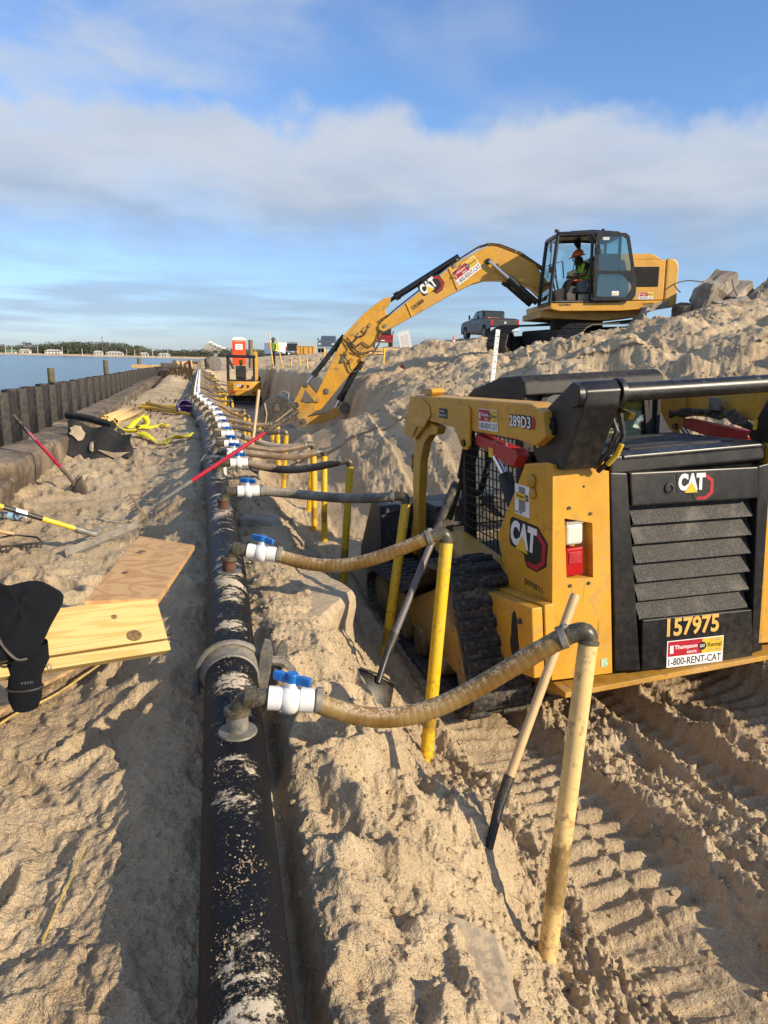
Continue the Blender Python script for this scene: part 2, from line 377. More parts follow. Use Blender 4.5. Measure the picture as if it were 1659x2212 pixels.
def track_logo(parent, o, ux, uy, w, h):
    """three-letter emblem on a black field with red hexagon flash and gold triangle"""
    k = plate(parent, [(0.04*w, .33*h), (0.0, .42*h), (0, .93*h), (.06*w, h), (.74*w, h), (w, .72*h), (w, .22*h), (.78*w, 0), (.52*w, 0), (.46*w, .12*h), (.42*w, .26*h)], o, ux, uy, M['text_black'], 'emblem_field', 0, .001)
    ux, uy = Vector(ux).normalized(), Vector(uy).normalized(); o = Vector(o)
    def hexa(sc): return [(.72*w+sc*w*a, .50*h+sc*h*b) for a, b in ((-.1, .98), (.02, .98), (.5, .45), (.5, -.52), (.1, -.98), (-.38, -.98), (-.42, -.7), (-.05, -.7), (.3, -.35), (.3, .35), (.05, .7))]
    plate(parent, [(.72*w+p*w, q*h) for p, q in ((-.02, .96), (.24, .70), (.24, .24), (.06, .04), (-.18, .04), (-.20, .14), (.02, .14), (.16, .29), (.16, .64), (-.06, .86))], o, ux, uy, M['decal_red'], 'emblem_hexagon', .0012, .0008)
    lettering(parent, 'CAT', o + ux*(.035*w) + uy*(.37*h), ux, uy, .70*w, .58*h, M['text_white'], .06, 'emblem_letters', .0032)
    plate(parent, [(.20*w, .30*h), (.37*w, .66*h), (.54*w, .30*h)], o, ux, uy, M['decal_yellow'], 'emblem_triangle', .0040, .0008)
    return k
def rental_sticker(parent, o, ux, uy, w, h):
    ux, uy, o = Vector(ux).normalized(), Vector(uy).normalized(), Vector(o)
    k = plate(parent, rect(w, h), o, ux, uy, M['text_white'], 'rental_sticker', 0, .001)
    plate(parent, rect(.60*w, .56*h, .015*w, .41*h), o, ux, uy, M['decal_red'], 'sticker_red_field', .0012, .0004)
    plate(parent, rect(.37*w, .56*h, .617*w, .41*h), o, ux, uy, M['decal_yellow'], 'sticker_yellow_field', .0012, .0004)
    plate(parent, [(.62*w+.075*w*math.cos(a*math.pi/7), .69*h+.16*h*math.sin(a*math.pi/7)) for a in range(14)], o, ux, uy, M['text_black'], 'sticker_badge', .0019, .0004)
    lettering(parent, 'CAT', o+ux*.575*w+uy*.64*h, ux, uy, .09*w, .11*h, M['text_white'], .03, 'sticker_lettering', .0026)
    lettering(parent, 'Thompson', o+ux*.13*w+uy*.62*h, ux, uy, .40*w, .20*h, M['text_white'], .02, 'sticker_lettering', .002)
    lettering(parent, 'RENTS', o+ux*.35*w+uy*.47*h, ux, uy, .17*w, .09*h, M['text_white'], .02, 'sticker_lettering', .002)
    plate(parent, [(.05*w, .52*h), (.11*w, .52*h), (.11*w, .82*h), (.05*w, .82*h)], o, ux, uy, M['text_white'], 'sticker_mark', .002, .0003)
    lettering(parent, 'Rental', o+ux*.715*w+uy*.62*h, ux, uy, .25*w, .17*h, M['text_black'], .02, 'sticker_lettering', .002)
    lettering(parent, 'THE', o+ux*.74*w+uy*.84*h, ux, uy, .20*w, .09*h, M['decal_grey'], 0, 'sticker_lettering', .002)
    lettering(parent, 'STORE', o+ux*.72*w+uy*.46*h, ux, uy, .24*w, .09*h, M['decal_grey'], 0, 'sticker_lettering', .002)
    lettering(parent, '1-800-RENT-CAT', o+ux*.03*w+uy*.06*h, ux, uy, .94*w, .28*h, M['text_black'], .015, 'sticker_lettering', .0014)
    return k
# ------------------------------------------------------------------ terrain
rng = np.random.default_rng(3)
_perm = rng.permutation(4096)
_ang = rng.random(4096)*2*np.pi; _gx, _gy = np.cos(_ang), np.sin(_ang)
def perlin(x, y, seed=0):
    x = np.asarray(x, float); y = np.asarray(y, float)
    xi = np.floor(x).astype(np.int64); yi = np.floor(y).astype(np.int64); xf = x-xi; yf = y-yi
    def g(i, j, dx, dy):
        h = _perm[(_perm[(i+seed*131) & 4095] + j) & 4095]; return _gx[h]*dx + _gy[h]*dy
    u = xf*xf*xf*(xf*(xf*6-15)+10); v = yf*yf*yf*(yf*(yf*6-15)+10)
    a = g(xi, yi, xf, yf); b = g(xi+1, yi, xf-1, yf); c = g(xi, yi+1, xf, yf-1); d = g(xi+1, yi+1, xf-1, yf-1)
    return ((a*(1-u)+b*u)*(1-v) + (c*(1-u)+d*u)*v)*1.5
def fbm(x, y, f, octv, seed=0, gain=0.5, ridge=False):
    s = 0; a = 1.0; t = 0
    for o in range(octv):
        n = perlin(x*f, y*f, seed+o)
        s = s + a*((1-np.abs(n)*2) if ridge else n); t += a; a *= gain; f *= 2.03
    return s/t
def sstep(x, a, b):
    t = np.clip((x-a)/(b-a), 0, 1); return t*t*(3-2*t)
# header pipe centre line (x, y, z)
PIPE = [(0.03, -1.2, 0.14), (0.045, 0.4, 0.22), (0.055, 1.2, 0.265), (0.085, 2.6, 0.385), (0.11, 3.6, 0.455), (0.12, 4.8, 0.50), (0.12, 6.2, 0.525),
        (0.12, 8.0, 0.52), (0.09, 11.0, 0.52), (0.03, 12.8, 0.52), (-0.10, 14.8, 0.52), (-0.23, 17.0, 0.52), (-0.235, 19.6, 0.52), (-0.21, 27, 0.52), (-0.19, 35, 0.52), (-0.14, 47, 0.52)]
_pp = np.array(PIPE)
def pipe_x(y): return np.interp(y, _pp[:, 1], _pp[:, 0])
def pipe_z(y): return np.interp(y, _pp[:, 1], _pp[:, 2])
LEFT = [(-60, -3.5), (-6, -2.4), (-3.6, -1.8)]
SEC = [  # (y, [(x, z) ...]) : the sand from the water to the top of the dune
 (0.0, [(-3.2, .0), (-2, .06), (-.5, .0), (-.2, .03), (.14, .06), (.3, .10), (.5, .05), (1, -.3), (1.6, -.36), (3, -.3), (4, .2), (6, 1.3), (9, 2.2), (14, 3.0), (40, 3.3)]),
 (1.2, [(-3.1, .06), (-2, .10), (-.5, .13), (-.2, .17), (.14, .13), (.22, .22), (.5, .17), (.72, .02), (1.0, -.28), (1.35, -.37), (3.1, -.3), (4, .25), (6, 1.3), (9, 2.25), (14, 3.1), (40, 3.4)]),
 (2.2, [(-3.0, .1), (-2.1, .14), (-1, .14), (-.45, .16), (-.15, .26), (.14, .21), (.23, .31), (.5, .24), (.74, .02), (1.0, -.28), (1.35, -.37), (3.2, -.3), (4, .3), (6, 1.35), (9, 2.3), (14, 3.1), (40, 3.4)]),
 (3.5, [(-2.9, .1), (-2.3, .18), (-1, .2), (-.45, .2), (-.15, .38), (.12, .33), (.28, .40), (.52, .38), (.62, .28), (.85, -.05), (1.1, -.35), (1.4, -.4), (3.2, -.35), (3.9, .2), (5, 1.1), (6, 1.5), (9, 2.4), (14, 3.1), (40, 3.4)]),
 (5.0, [(-2.9, .1), (-2.2, .24), (-1, .24), (-.45, .25), (-.15, .43), (.12, .38), (.28, .44), (.55, .42), (.8, .1), (1.05, -.28), (1.4, -.36), (3.1, -.33), (3.7, .35), (4.7, 1.15), (6, 1.6), (9, 2.4), (14, 3.05), (40, 3.4)]),
 (7.0, [(-2.8, .1), (-2.1, .26), (-1, .25), (-.45, .28), (-.15, .45), (.12, .42), (.5, .42), (.8, .05), (1.1, -.22), (1.6, -.12), (2.6, .1), (3.3, .6), (4.2, 1.2), (6, 1.62), (9, 2.35), (14, 3.0), (40, 3.3)]),
 (9.0, [(-2.7, .1), (-2.0, .3), (-1, .3), (-.45, .32), (-.15, .45), (.12, .42), (.5, .4), (.9, -.1), (1.3, -.1), (2, .25), (3, .8), (4, 1.35), (6, 1.8), (9, 2.4), (14, 2.9), (40, 3.3)]),
 (11.4, [(-2.6, .1), (-2.0, .34), (-1, .36), (-.45, .36), (-.15, .45), (.12, .42), (.5, .4), (.9, .0), (1.3, .2), (1.9, .52), (2.6, .72), (3.4, 1.0), (5, 1.45), (6.5, 1.85), (7.5, 2.15), (9, 2.45), (11, 2.95), (14, 3.25), (40, 3.4)]),
 (13.0, [(-2.6, .1), (-1.9, .36), (-1, .38), (-.5, .38), (-.2, .44), (.1, .42), (.5, .35), (1.0, -.4), (2.2, -.35), (2.9, .4), (3.5, 1.02), (5, 1.38), (6.5, 1.68), (8, 2.02), (11, 2.45), (12.5, 2.95), (14, 3.2), (40, 3.4)]),
 (15.0, [(-2.5, .1), (-1.9, .38), (-1, .4), (-.5, .40), (-.3, .45), (.0, .42), (.5, .3), (1.0, -.65), (2.9, -.75), (3.35, .4), (3.8, 1.0), (5, 1.4), (6.5, 1.75), (11, 1.9), (12.5, 2.9), (15, 3.1), (40, 3.4)]),
 (18.0, [(-2.4, .1), (-1.8, .4), (-1, .42), (-.6, .40), (-.4, .44), (-.1, .42), (.5, .3), (1.0, -.7), (3.3, -.8), (3.6, .7), (3.9, 1.03), (5.2, 1.35), (6.5, 1.65), (10, 1.85), (12.5, 2.4), (16, 2.6), (40, 3.2)]),
 (22.0, [(-2.3, .1), (-1.7, .42), (-1, .44), (-.4, .44), (.0, .42), (.5, .3), (1.0, -.75), (3.4, -.8), (3.65, .8), (3.9, 1.03), (5.2, 1.38), (6.5, 1.62), (9, 1.85), (14, 2.2), (20, 2.5), (40, 3.0)]),
 (31.0, [(-2.0, .1), (-1.5, .44), (-.8, .45), (-.4, .44), (.0, .42), (.5, .3), (1.0, -1.0), (3.6, -1.1), (3.8, .9), (4.0, 1.05), (7, 1.62), (12, 2.0), (18, 2.6), (40, 3.2)]),
 (41.0, [(-1.8, .1), (-1.4, .46), (-.8, .48), (-.4, .46), (.0, .44), (.5, .35), (1.0, -1.1), (3.6, -1.13), (3.95, .85), (4.6, .97), (8, 1.3), (12, 1.9), (18, 3.0), (26, 3.35), (40, 3.5)]),
 (48.0, [(-1.8, .1), (-1.4, .5), (-.4, .6), (.5, .6), (1, .5), (3, .75), (4.6, 1.0), (8, 1.3), (12, 1.8), (18, 3.15), (26, 3.35), (40, 3.5)]),
 (60.0, [(-4, .0), (-2, .6), (.5, .7), (3, .85), (6, 1.2), (12, 1.9), (17, 2.65), (26, 3.1), (40, 3.4)]),
 (75.0, [(-5, .0), (-3, .6), (.5, .8), (3, .9), (6, 1.2), (12, 1.95), (18, 2.85), (26, 3.2), (60, 3.4)]),
 (100.0, [(-4, .0), (-1, .6), (2, .9), (5, 1.2), (14, 1.98), (22, 2.5), (40, 2.9), (60, 3)]),
 (180.0, [(-1, .0), (2, .6), (8, 1.0), (14, 1.5), (40, 2.3), (90, 2.5)]),
 (420.0, [(10, -1), (18, .2), (30, .8), (60, 1.2), (200, 1.5)]),
]
def base_h(x, y):
    x = np.asarray(x, float); y = np.asarray(y, float)
    ys = np.array([s[0] for s in SEC]); out = np.zeros_like(x); yc = np.clip(y, ys[0], ys[-1]-1e-6)
    idx = np.searchsorted(ys, yc, 'right')-1
    for i in range(len(SEC)-1):
        m = idx == i
        if not m.any(): continue
        t = (yc[m]-ys[i])/(ys[i+1]-ys[i]); t = t*t*(3-2*t)*0.5 + t*0.5
        a = np.array(LEFT+SEC[i][1]); b = np.array(LEFT+SEC[i+1][1])
        if i >= 14:
            a = np.array([(-400, -3), (a[3][0]-8, -2)]+SEC[i][1])
        if i+1 >= 14:
            b = np.array([(-400, -3), (b[3][0]-8, -2)]+SEC[i+1][1])
        # soften each polyline a little
        def ev(p, q):
            s = 0.06+0.01*np.abs(q)
            return (np.interp(q-s, p[:, 0], p[:, 1])+2*np.interp(q, p[:, 0], p[:, 1])+np.interp(q+s, p[:, 0], p[:, 1]))/4
        out[m] = ev(a, x[m])*(1-t)+ev(b, x[m])*t
    return out
# footprints and dents in the walked sand left of the pipe, scrapes on the bank
_fp = []
_r = random.Random(11)
for _ in range(120):
    y = 0.6+_r.random()**1.2*13; x = _r.uniform(-1.8, -0.2); a = _r.uniform(-.9, .9)
    _fp.append((x, y, a, _r.uniform(.08, .17), _r.uniform(.04, .08), _r.uniform(.012, .055)))
for _ in range(26): _fp.append((_r.uniform(.3, .75), _r.uniform(1.0, 2.9), _r.uniform(-1, 1), _r.uniform(.06, .16), _r.uniform(.05, .10), _r.uniform(.02, .06)))
for _ in range(45): _fp.append((_r.uniform(3.2, 9), _r.uniform(5, 17), _r.uniform(-2, 2), _r.uniform(.15, .45), _r.uniform(.08, .20), _r.uniform(.02, .06)))
MOUNDS = [(8.0, 12.3, 3.2, 1.2, .24), (10.6, 12.4, 1.2, 1.2, .12), (6.2, 13.2, .9, .9, .12), (8.0, 24.5, 1.9, 1.9, .50), (8.6, 21.6, 1.4, 1.3, .30), (6.6, 22.5, .8, .8, .18), (9.8, 22.6, 1.3, 1.3, .36), (1.5, 47, 1.5, 1.5, .3), (-1.1, 40, .8, 5, .35), (-1.2, 33, .5, 3, .2),
          (5.6, 9.0, .7, .5, .2), (7.2, 9.6, .8, .5, .25), (8.6, 10.6, .9, .7, .22), (6.4, 11.2, .5, .5, .16), (.93, 2.10, .15, .20, .20), (1.0, 2.35, .15, .3, .10)]
def ruts(x, y):
    """the tracks the loader left: two pressed bands with cleat bars and a ridge of loose sand between"""
    d = np.zeros_like(x); fade = sstep(y, 0.2, 0.9)*(1-sstep(y, 11.2, 12.3))
    bend = 0.10*np.sin(y*0.9)*np.exp(-np.maximum(y-3, 0))+np.where(y > 5.5, (y-5.5)**1.6*0.025, 0)
    pressed = np.zeros_like(x)
    for cx, wd in ((1.50, .24), (3.0, .25), (2.35, .12)):
        u = (x-cx-bend)/wd
        ins = 1-sstep(np.abs(u), .78, 1.12)
        bar = np.sin(2*np.pi*y/0.105)
        bar = np.clip(bar*2.4, -1, 1)
        depth = -.050 + bar*.010*(np.abs(u) > .06)*np.maximum(sstep(fbm(x, y, 1.3, 2, 71), -.25, .15), sstep(y, 1.75, 2.0)*(1-sstep(y, 3.0, 3.2))*1.5)*(1-.85*sstep(fbm(x, y, 1.9, 3, 73), -.15, .12)*(1-sstep(y, 1.7, 1.95)))
        d += np.where(ins > 0, ins*depth, 0) + .045*np.exp(-((np.abs(u)-1.32)/.22)**2)*(1-.65*sstep(y, 4.5, 6))
        pressed = np.maximum(pressed, ins)
    return d*fade, pressed*fade
def ground(x, y, fine=True):
    x = np.atleast_1d(np.asarray(x, float)); y = np.atleast_1d(np.asarray(y, float))
    wx = x + (0.10*fbm(x, y, 0.9, 3, 40))*sstep(np.abs(x-.1), .3, .9)
    h = base_h(wx, y)
    right = sstep(x, .3, .9); hill = sstep(x, 2.8, 4.2)*(1-sstep(y, 60, 90))
    nearp = np.exp(-((x-pipe_x(y))/.16)**2)
    far = sstep(y, 22, 34)
    amp = (0.034*(1-right)+0.05*right+0.07*hill)*(1-.85*nearp)
    n = fbm(x, y, 1.1, 3, 1)*1.6*amp
    h = h + n
    # slumps and clods on the bank: ridged folds running down the slope
    warp = fbm(x, y, .7, 2, 77)
    fold = fbm(x*1.0+y*.55+warp*.8, y*.42-x*.18, 0.95, 5, 9, .55, True)
    gully = fbm(x*.9-y*.5+.35*warp, (y*.9+x*.5)*.30, 1.5, 4, 19, .55, True)
    crest = sstep(x, 3.5, 5.0)*hill
    h = h + (crest+.15*hill)*sstep(y, 5, 8)*((fold-.35)*.11*(1-.7*sstep(h, 1.9, 2.5)) + (gully-.4)*.085*(1-.8*sstep(h, 1.9, 2.5)))
    h = h + hill*(.45+.55*crest)*(fbm(x, y, 3.6, 4, 33, .58)*.055 + fbm(x, y, 14, 3, 37, .6)*.016)
    rd, pressed = ruts(x, y); h = h + rd
    tr = (1-.85*pressed)*(sstep(x, .8, 1.1)*(1-sstep(x, 2.9, 3.3)))*(1-sstep(y, 3.0, 4.0))
    h = h + tr*(.115*fbm(x*1.6+.3*warp, y*.50+.35*x, 1.7, 5, 21, .58, True)-.045)      # ridges dragged along the wheel path
    loose = (1-.8*pressed)
    h = h + loose*(.017+.012*right-.008*hill)*fbm(x, y, 6, 4, 5, .58)*1.5
    crust = fbm(x+.1*fbm(x, y, 3, 2, 90), y, 2.6, 4, 44, .55, True)
    h = h + (1-right)*(1-nearp)*(sstep(crust, .30, .62)*.022-.006)
    cl = np.clip(fbm(x, y, 15, 3, 60, .6)*1.6, 0, 1)
    h = h + loose*(right*.026*(1-.65*hill)+.007)*cl*(1-.7*nearp)*(1-sstep(y, 14, 30))
    if fine:
        h = h + loose*(.0042+.0075*right)*(fbm(x, y, 44, 2, 15)*1.3+.8*fbm(x, y, 23, 2, 16))*(1-sstep(y, 5, 9))
    for (fx, fy, a, lx, ly, dp) in _fp:
        m = (np.abs(x-fx) < lx*3.2) & (np.abs(y-fy) < lx*3.2)
        if not m.any(): continue
        dx, dy = x[m]-fx, y[m]-fy; u = (dx*math.sin(a)+dy*math.cos(a))/lx; v = (dx*math.cos(a)-dy*math.sin(a))/ly
        q = u*u+v*v; h[m] += dp*(-np.exp(-q**1.6)+.55*np.exp(-((np.sqrt(q)-1.45)/.35)**2))*(1-nearp[m])
    for (mx, my, sx, sy, hh) in MOUNDS:
        q = ((x-mx)/sx)**2+((y-my)/sy)**2; h = h + hh*np.where(q < 9, np.exp(-q*1.2), 0)
    gap = np.exp(-((x-pipe_x(y)-.13)/.036)**2)*(1-sstep(y, 2.6, 3.6))
    h = h - gap*.075
    h = h + sstep(y, 55, 90)*fbm(x, y, .16, 4, 50)*.35
    return h
def gz(x, y): return float(ground(x, y, False)[0])

ang = []   # rings: even steps of depression near the camera, then even ratios
a = 66.0
while a > 8.2: ang.append(1.5/math.tan(R(a))); a -= 0.105
r = ang[-1]
while r < 19: ang.append(r); r *= 1.0055
while r < 60: ang.append(r); r *= 1.009
while r < 430: ang.append(r); r *= 1.035
th = [-80+i*1.2 for i in range(45)]; t = -26.0
while t < 53: th.append(t); t += 0.10
while t < 82: th.append(t); t += 1.2
rr = np.array(ang)[:, None]; tt = np.radians(np.array(th))[None, :]
X = rr*np.sin(tt); Y = rr*np.cos(tt)
Z = ground(X.ravel(), Y.ravel()).reshape(X.shape)
nr, nth = X.shape
idx = np.arange(nr*nth).reshape(nr, nth)
quads = np.stack([idx[:-1, :-1], idx[:-1, 1:], idx[1:, 1:], idx[1:, :-1]], -1).reshape(-1, 4)
def np_mesh(name, co, quads, m, smooth=True):
    me = bpy.data.meshes.new(name); k = quads.shape[1]
    me.vertices.add(len(co)); me.vertices.foreach_set('co', np.asarray(co, np.float32).ravel())
    me.loops.add(quads.size); me.loops.foreach_set('vertex_index', quads.astype(np.int32).ravel())
    me.polygons.add(len(quads)); me.polygons.foreach_set('loop_start', np.arange(0, quads.size, k, dtype=np.int32))
    me.polygons.foreach_set('loop_total', np.full(len(quads), k, dtype=np.int32))
    me.materials.append(m); me.update(calc_edges=True); me.validate()
    if smooth: me.shade_smooth()
    return me
co = np.stack([X, Y, Z], -1).reshape(-1, 3)
tag(link('sand_ground', np_mesh('sand_ground', co, quads[:, ::-1], M['sand'])), kind='structure')

# loose clods of damp sand on the churned ground
def blob(seed, nu=6, nv=4):
    q = random.Random(seed); vs = []; fs = []
    for i in range(nv+1):
        for j in range(nu):
            t = math.pi*i/nv; a = 2*math.pi*j/nu; k = q.uniform(.5, 1.3)
            vs.append((k*math.sin(t)*math.cos(a), k*math.sin(t)*math.sin(a), k*math.cos(t)*.75))
    for i in range(nv):
        for j in range(nu): fs.append((i*nu+j, (i+1)*nu+j, (i+1)*nu+(j+1) % nu, i*nu+(j+1) % nu))
    return np.array(vs), np.array(fs)
cv, cf = [], []; q = random.Random(5); nb = 0
blobs = [blob(i) for i in range(6)]
def scatter(n, xr, yr, s0, s1, pw):
    global nb
    xs = np.array([q.uniform(*xr) for _ in range(n)]); ys = np.array([yr[0]+(yr[1]-yr[0])*q.random()**pw for _ in range(n)])
    zs = ground(xs, ys, False); pr = ruts(xs, ys)[1]
    for x, y, z_, p_ in zip(xs, ys, zs, pr):
        if p_ > .3 and q.random() < .85: continue
        s = s0+(s1-s0)*q.random()**4; v, f = blobs[q.randrange(6)]; a = q.random()*6.3; c, n_ = math.cos(a), math.sin(a)
        w_ = v*s; w_ = np.stack([w_[:, 0]*c-w_[:, 1]*n_*q.uniform(.7, 1.2), w_[:, 0]*n_+w_[:, 1]*c, w_[:, 2]*q.uniform(.6, 1.1)], -1)+np.array([x, y, z_+s*.05])
        cv.append(w_); cf.append(f+nb); nb += len(v)
scatter(5200, (.85, 4.0), (.7, 3.4), .003, .026, 1.0)
scatter(1800, (.2, .9), (.8, 4.6), .003, .016, 1.0)
scatter(900, (-2.0, -.15), (.7, 6), .003, .016, 1.3)
scatter(1800, (2.4, 8.5), (5.5, 12), .008, .045, 1.0)
scatter(700, (.25, .85), (4, 9), .006, .03, 1.0)
scatter(900, (3.4, 12), (10, 18), .015, .06, 1.0)
tag(link('sand_clods', np_mesh('sand_clods', np.concatenate(cv), np.concatenate(cf), M['sand'], False)), 'loose lumps of damp sand strewn over the churned ground', kind='stuff')

# ------------------------------------------------------------------ water
m, nt, b = mat('bay_water')
p = worldpos(nt)
mp = N(nt, 'ShaderNodeMapping'); mp.inputs['Scale'].default_value = (.35, 1.0, 1); mp.inputs['Rotation'].default_value = (0, 0, R(25)); nt.links.new(p, mp.inputs[0])
b.inputs['Base Color'].default_value = (0.045, 0.090, 0.12, 1); b.inputs['Roughness'].default_value = 0.18; b.inputs['IOR'].default_value = 1.33
wv = mth(nt, 'ADD', noise(nt, mp.outputs[0], 1.4, 5, .6, .6), mth(nt, 'MULTIPLY', noise(nt, mp.outputs[0], .11, 3, .5), 2.0))
bump(nt, b, wv, .5, .30)
M['water'] = m
wm = MB().add([(-2500, -300, -.9), (600, -300, -.9), (600, 3000, -.9), (-2500, 3000, -.9)], [(0, 1, 2, 3)])
tag(wm.build('bay_water', M['water'], smooth=False), kind='structure')

# ------------------------------------------------------------------ seawall and sheet piling
WA, WB = Vector((-2.93, 3.0, 0)), Vector((-2.32, 48.0, 0))
wd = (WB-WA).normalized(); wn = Vector((wd.y, -wd.x, 0))      # wn points to the land side
def wallpt(s, off, z): p = WA + wd*s + wn*off; return Vector((p.x, p.y, z))
wall = empty('sheet_pile_wall', WA, 'charcoal corrugated sheet pile wall standing between the bay and the sand', 'sheet piling')
PW = .55
def pile_mesh(near):
    d = .16 if near else -.06; o = -.06 if near else .16; t = .014
    pts = [(0, (o+d)/2), (.07, d), (.07+.02, d), (PW-.09, d), (PW-.07, d), (PW, (o+d)/2)]
    outer = pts; inner = [(a, b_-t) for a, b_ in pts][::-1]
    mb = MB().prism(outer+inner, -1.6, 1.06, 'z')
    mb.prism([(PW-.025, (o+d)/2-.02), (PW+.02, (o+d)/2-.02), (PW+.02, (o+d)/2+.012), (PW-.025, (o+d)/2+.012)], -1.6, 1.058, 'z')
    return mb.mesh('sheet_pile', M['pile'], smooth=False)
pm = [pile_mesh(0), pile_mesh(1)]
rot = Matrix(((wd.x, wn.x, 0, 0), (wd.y, wn.y, 0, 0), (0, 0, 1, 0), (0, 0, 0, 1)))
npile = int((WB-WA).length/PW)
for i in range(npile):
    o = link('sheet_pile', pm[i % 2], wall); o.matrix_local = Matrix.Translation(wd*(i*PW)+Vector((0, 0, random.uniform(-.012, .012)-.16*i/npile))) @ rot
# last return panel across the end
o = MB().box2((0, 0, -1.6), (.9, .05, 1.09)).build('end_panel', M['pile'], wall); o.matrix_local = Matrix.Translation(WB-WA) @ Matrix.Rotation(R(20), 4, 'Z')

mc, nt, b = mat('old_concrete')
p = worldpos(nt)
n1 = noise(nt, p, 2.2, 5, .6); n2 = noise(nt, p, 18, 5, .65); n3 = noise(nt, p, 90, 3, .6)
c = mixc(nt, maprange(nt, n1, .35, .65), (.085, .060, .040), (.24, .185, .125)); c = mixc(nt, maprange(nt, n2, .56, .72, 0, .7), c, (.05, .035, .026))
c = mixc(nt, maprange(nt, noise(nt, p, 4, 4, .7), .60, .70, 0, .7), c, (.45, .36, .25))
nt.links.new(c, b.inputs['Base Color']); b.inputs['Roughness'].default_value = .92
bump(nt, b, n3, .4, .006, bump(nt, None, n2, .6, .03))
M['oldconc'] = mc
mc, nt, b = mat('rubble_concrete')
p = worldpos(nt)
n1 = noise(nt, p, 1.6, 4, .6); n2 = noise(nt, p, 14, 5, .65)
c = mixc(nt, maprange(nt, n1, .35, .65), (.19, .16, .12), (.40, .345, .27)); c = mixc(nt, maprange(nt, noise(nt, p, 3.1, 3), .6, .7, 0, .6), c, (.22, .10, .06))
nt.links.new(c, b.inputs['Base Color']); b.inputs['Roughness'].default_value = .9; bump(nt, b, n2, .5, .04)
M['rubble'] = mc
sw = empty('concrete_seawall', WA, 'broken brown concrete seawall cap along the foot of the sheet piling', 'seawall')
def rough_block(mb, cs, h0, h1, cuts=5, amp=.03, seed=0):
    """block over a four-corner footprint, surface broken up"""
    bm = bmesh.new(); v0 = [bm.verts.new((c.x, c.y, h0)) for c in cs]; v1 = [bm.verts.new((c.x, c.y, h1)) for c in cs]
    bm.faces.new(v0[::-1]); bm.faces.new(v1)
    for i in range(4): bm.faces.new((v0[i], v0[(i+1) % 4], v1[(i+1) % 4], v1[i]))
    bmesh.ops.recalc_face_normals(bm, faces=bm.faces)
    bmesh.ops.bevel(bm, geom=bm.edges[:], offset=.03, segments=1, affect='EDGES')
    bmesh.ops.subdivide_edges(bm, edges=bm.edges[:], cuts=cuts, use_grid_fill=True)
    q = random.Random(seed); ox = q.random()*50
    cc = np.array([v.co for v in bm.verts]); bm.normal_update(); nn = np.array([v.normal for v in bm.verts])
    d = fbm(cc[:, 0]*1.0+cc[:, 2]*1.7+ox, cc[:, 1]+cc[:, 2]*.6, 3.0, 4, 3)*amp*2
    for v, k, n_ in zip(bm.verts, d, nn): v.co += Vector(n_)*float(k)
    mb.addbm(bm)
s0 = -3.0
lens = [4.6, 2.6, 1.9, 2.4, 3.6, 3.4, 3.6, 4.0, 4.5, 5.0, 6, 6]; s = s0
for i, L in enumerate(lens):
    def inn(s_): return np.interp(s_+3, [0, 7, 9.6, 20, 32, 48], [-1.72, -1.67, -1.64, -1.84, -1.98, -2.02])-(WA+wd*s_).x
    top = .57-.0035*s+random.uniform(-.025, .025)+(-.10 if i == 1 else 0); j1, j2 = random.uniform(-.03, .03), random.uniform(-.04, .03)
    cs = [wallpt(s+.02, inn(s)-.47, 0)-WA.xyz, wallpt(s+.02, inn(s)+j1, 0)-WA.xyz, wallpt(s+L-.03, inn(s+L)+j2, 0)-WA.xyz, wallpt(s+L-.03, inn(s+L)-.47, 0)-WA.xyz]
    mb = MB(); rough_block(mb, [Vector((c.x, c.y, 0)) for c in cs], -.5, top, 9 if s < 12 else 4, .035, i)
    mb.build('cap_block', M['oldconc'], sw, 50); s += L

# old broken slab edges under the sand right of the header pipe
def slab(name, foot, z0, z1, label, seed, tilt=(0, 0), amp=.015, m='oldconc'):
    c = sum((Vector((*f, 0)) for f in foot), Vector())/len(foot); mb = MB()
    rough_block(mb, [Vector((*f, 0))-c for f in foot], z0-z1, 0, 7, amp, seed)
    o = mb.build(name, M[m], None, 50); o.location = (c.x, c.y, z1); o.rotation_euler = (tilt[0], tilt[1], 0)
    return tag(o, label, 'concrete')
# ------------------------------------------------------------------ header pipe
m, nt, b = mat('sandy_black_pipe')
p = objc(nt)
mp = N(nt, 'ShaderNodeMapping'); mp.inputs['Scale'].default_value = (1, 2.6, 1); nt.links.new(p, mp.inputs[0])
sp = N(nt, 'ShaderNodeSeparateXYZ'); nt.links.new(N(nt, 'ShaderNodeNewGeometry').outputs['Normal'], sp.inputs[0])
n1 = noise(nt, mp.outputs[0], 4.2, 6, .66, .5); n2 = noise(nt, p, 60, 4, .7); n3 = noise(nt, p, 1.4, 3)
topf = maprange(nt, sp.outputs[2], .25, .95)
f = mth(nt, 'ADD', mth(nt, 'ADD', mth(nt, 'MULTIPLY', n1, .75), mth(nt, 'MULTIPLY', n2, .36)), mth(nt, 'ADD', mth(nt, 'MULTIPLY', topf, .17), mth(nt, 'MULTIPLY', n3, .25)))
k = maprange(nt, f, .865, .925)
gr = maprange(nt, noise(nt, p, 230, 2, .6), .62, .68, 0, .7)
k = mth(nt, 'MAXIMUM', k, mth(nt, 'MULTIPLY', gr, maprange(nt, f, .76, .90)))
c = mixc(nt, mth(nt, 'MULTIPLY', k, .92), (.007, .0075, .010), (.58, .49, .36))
nt.links.new(c, b.inputs['Base Color']); nt.links.new(maprange(nt, k, 0, 1, .50, .95), b.inputs['Roughness']); b.inputs['Specular IOR Level'].default_value = .22
bump(nt, b, n2, .5, .006, bump(nt, None, k, .7, .010))
M['pipe'] = m
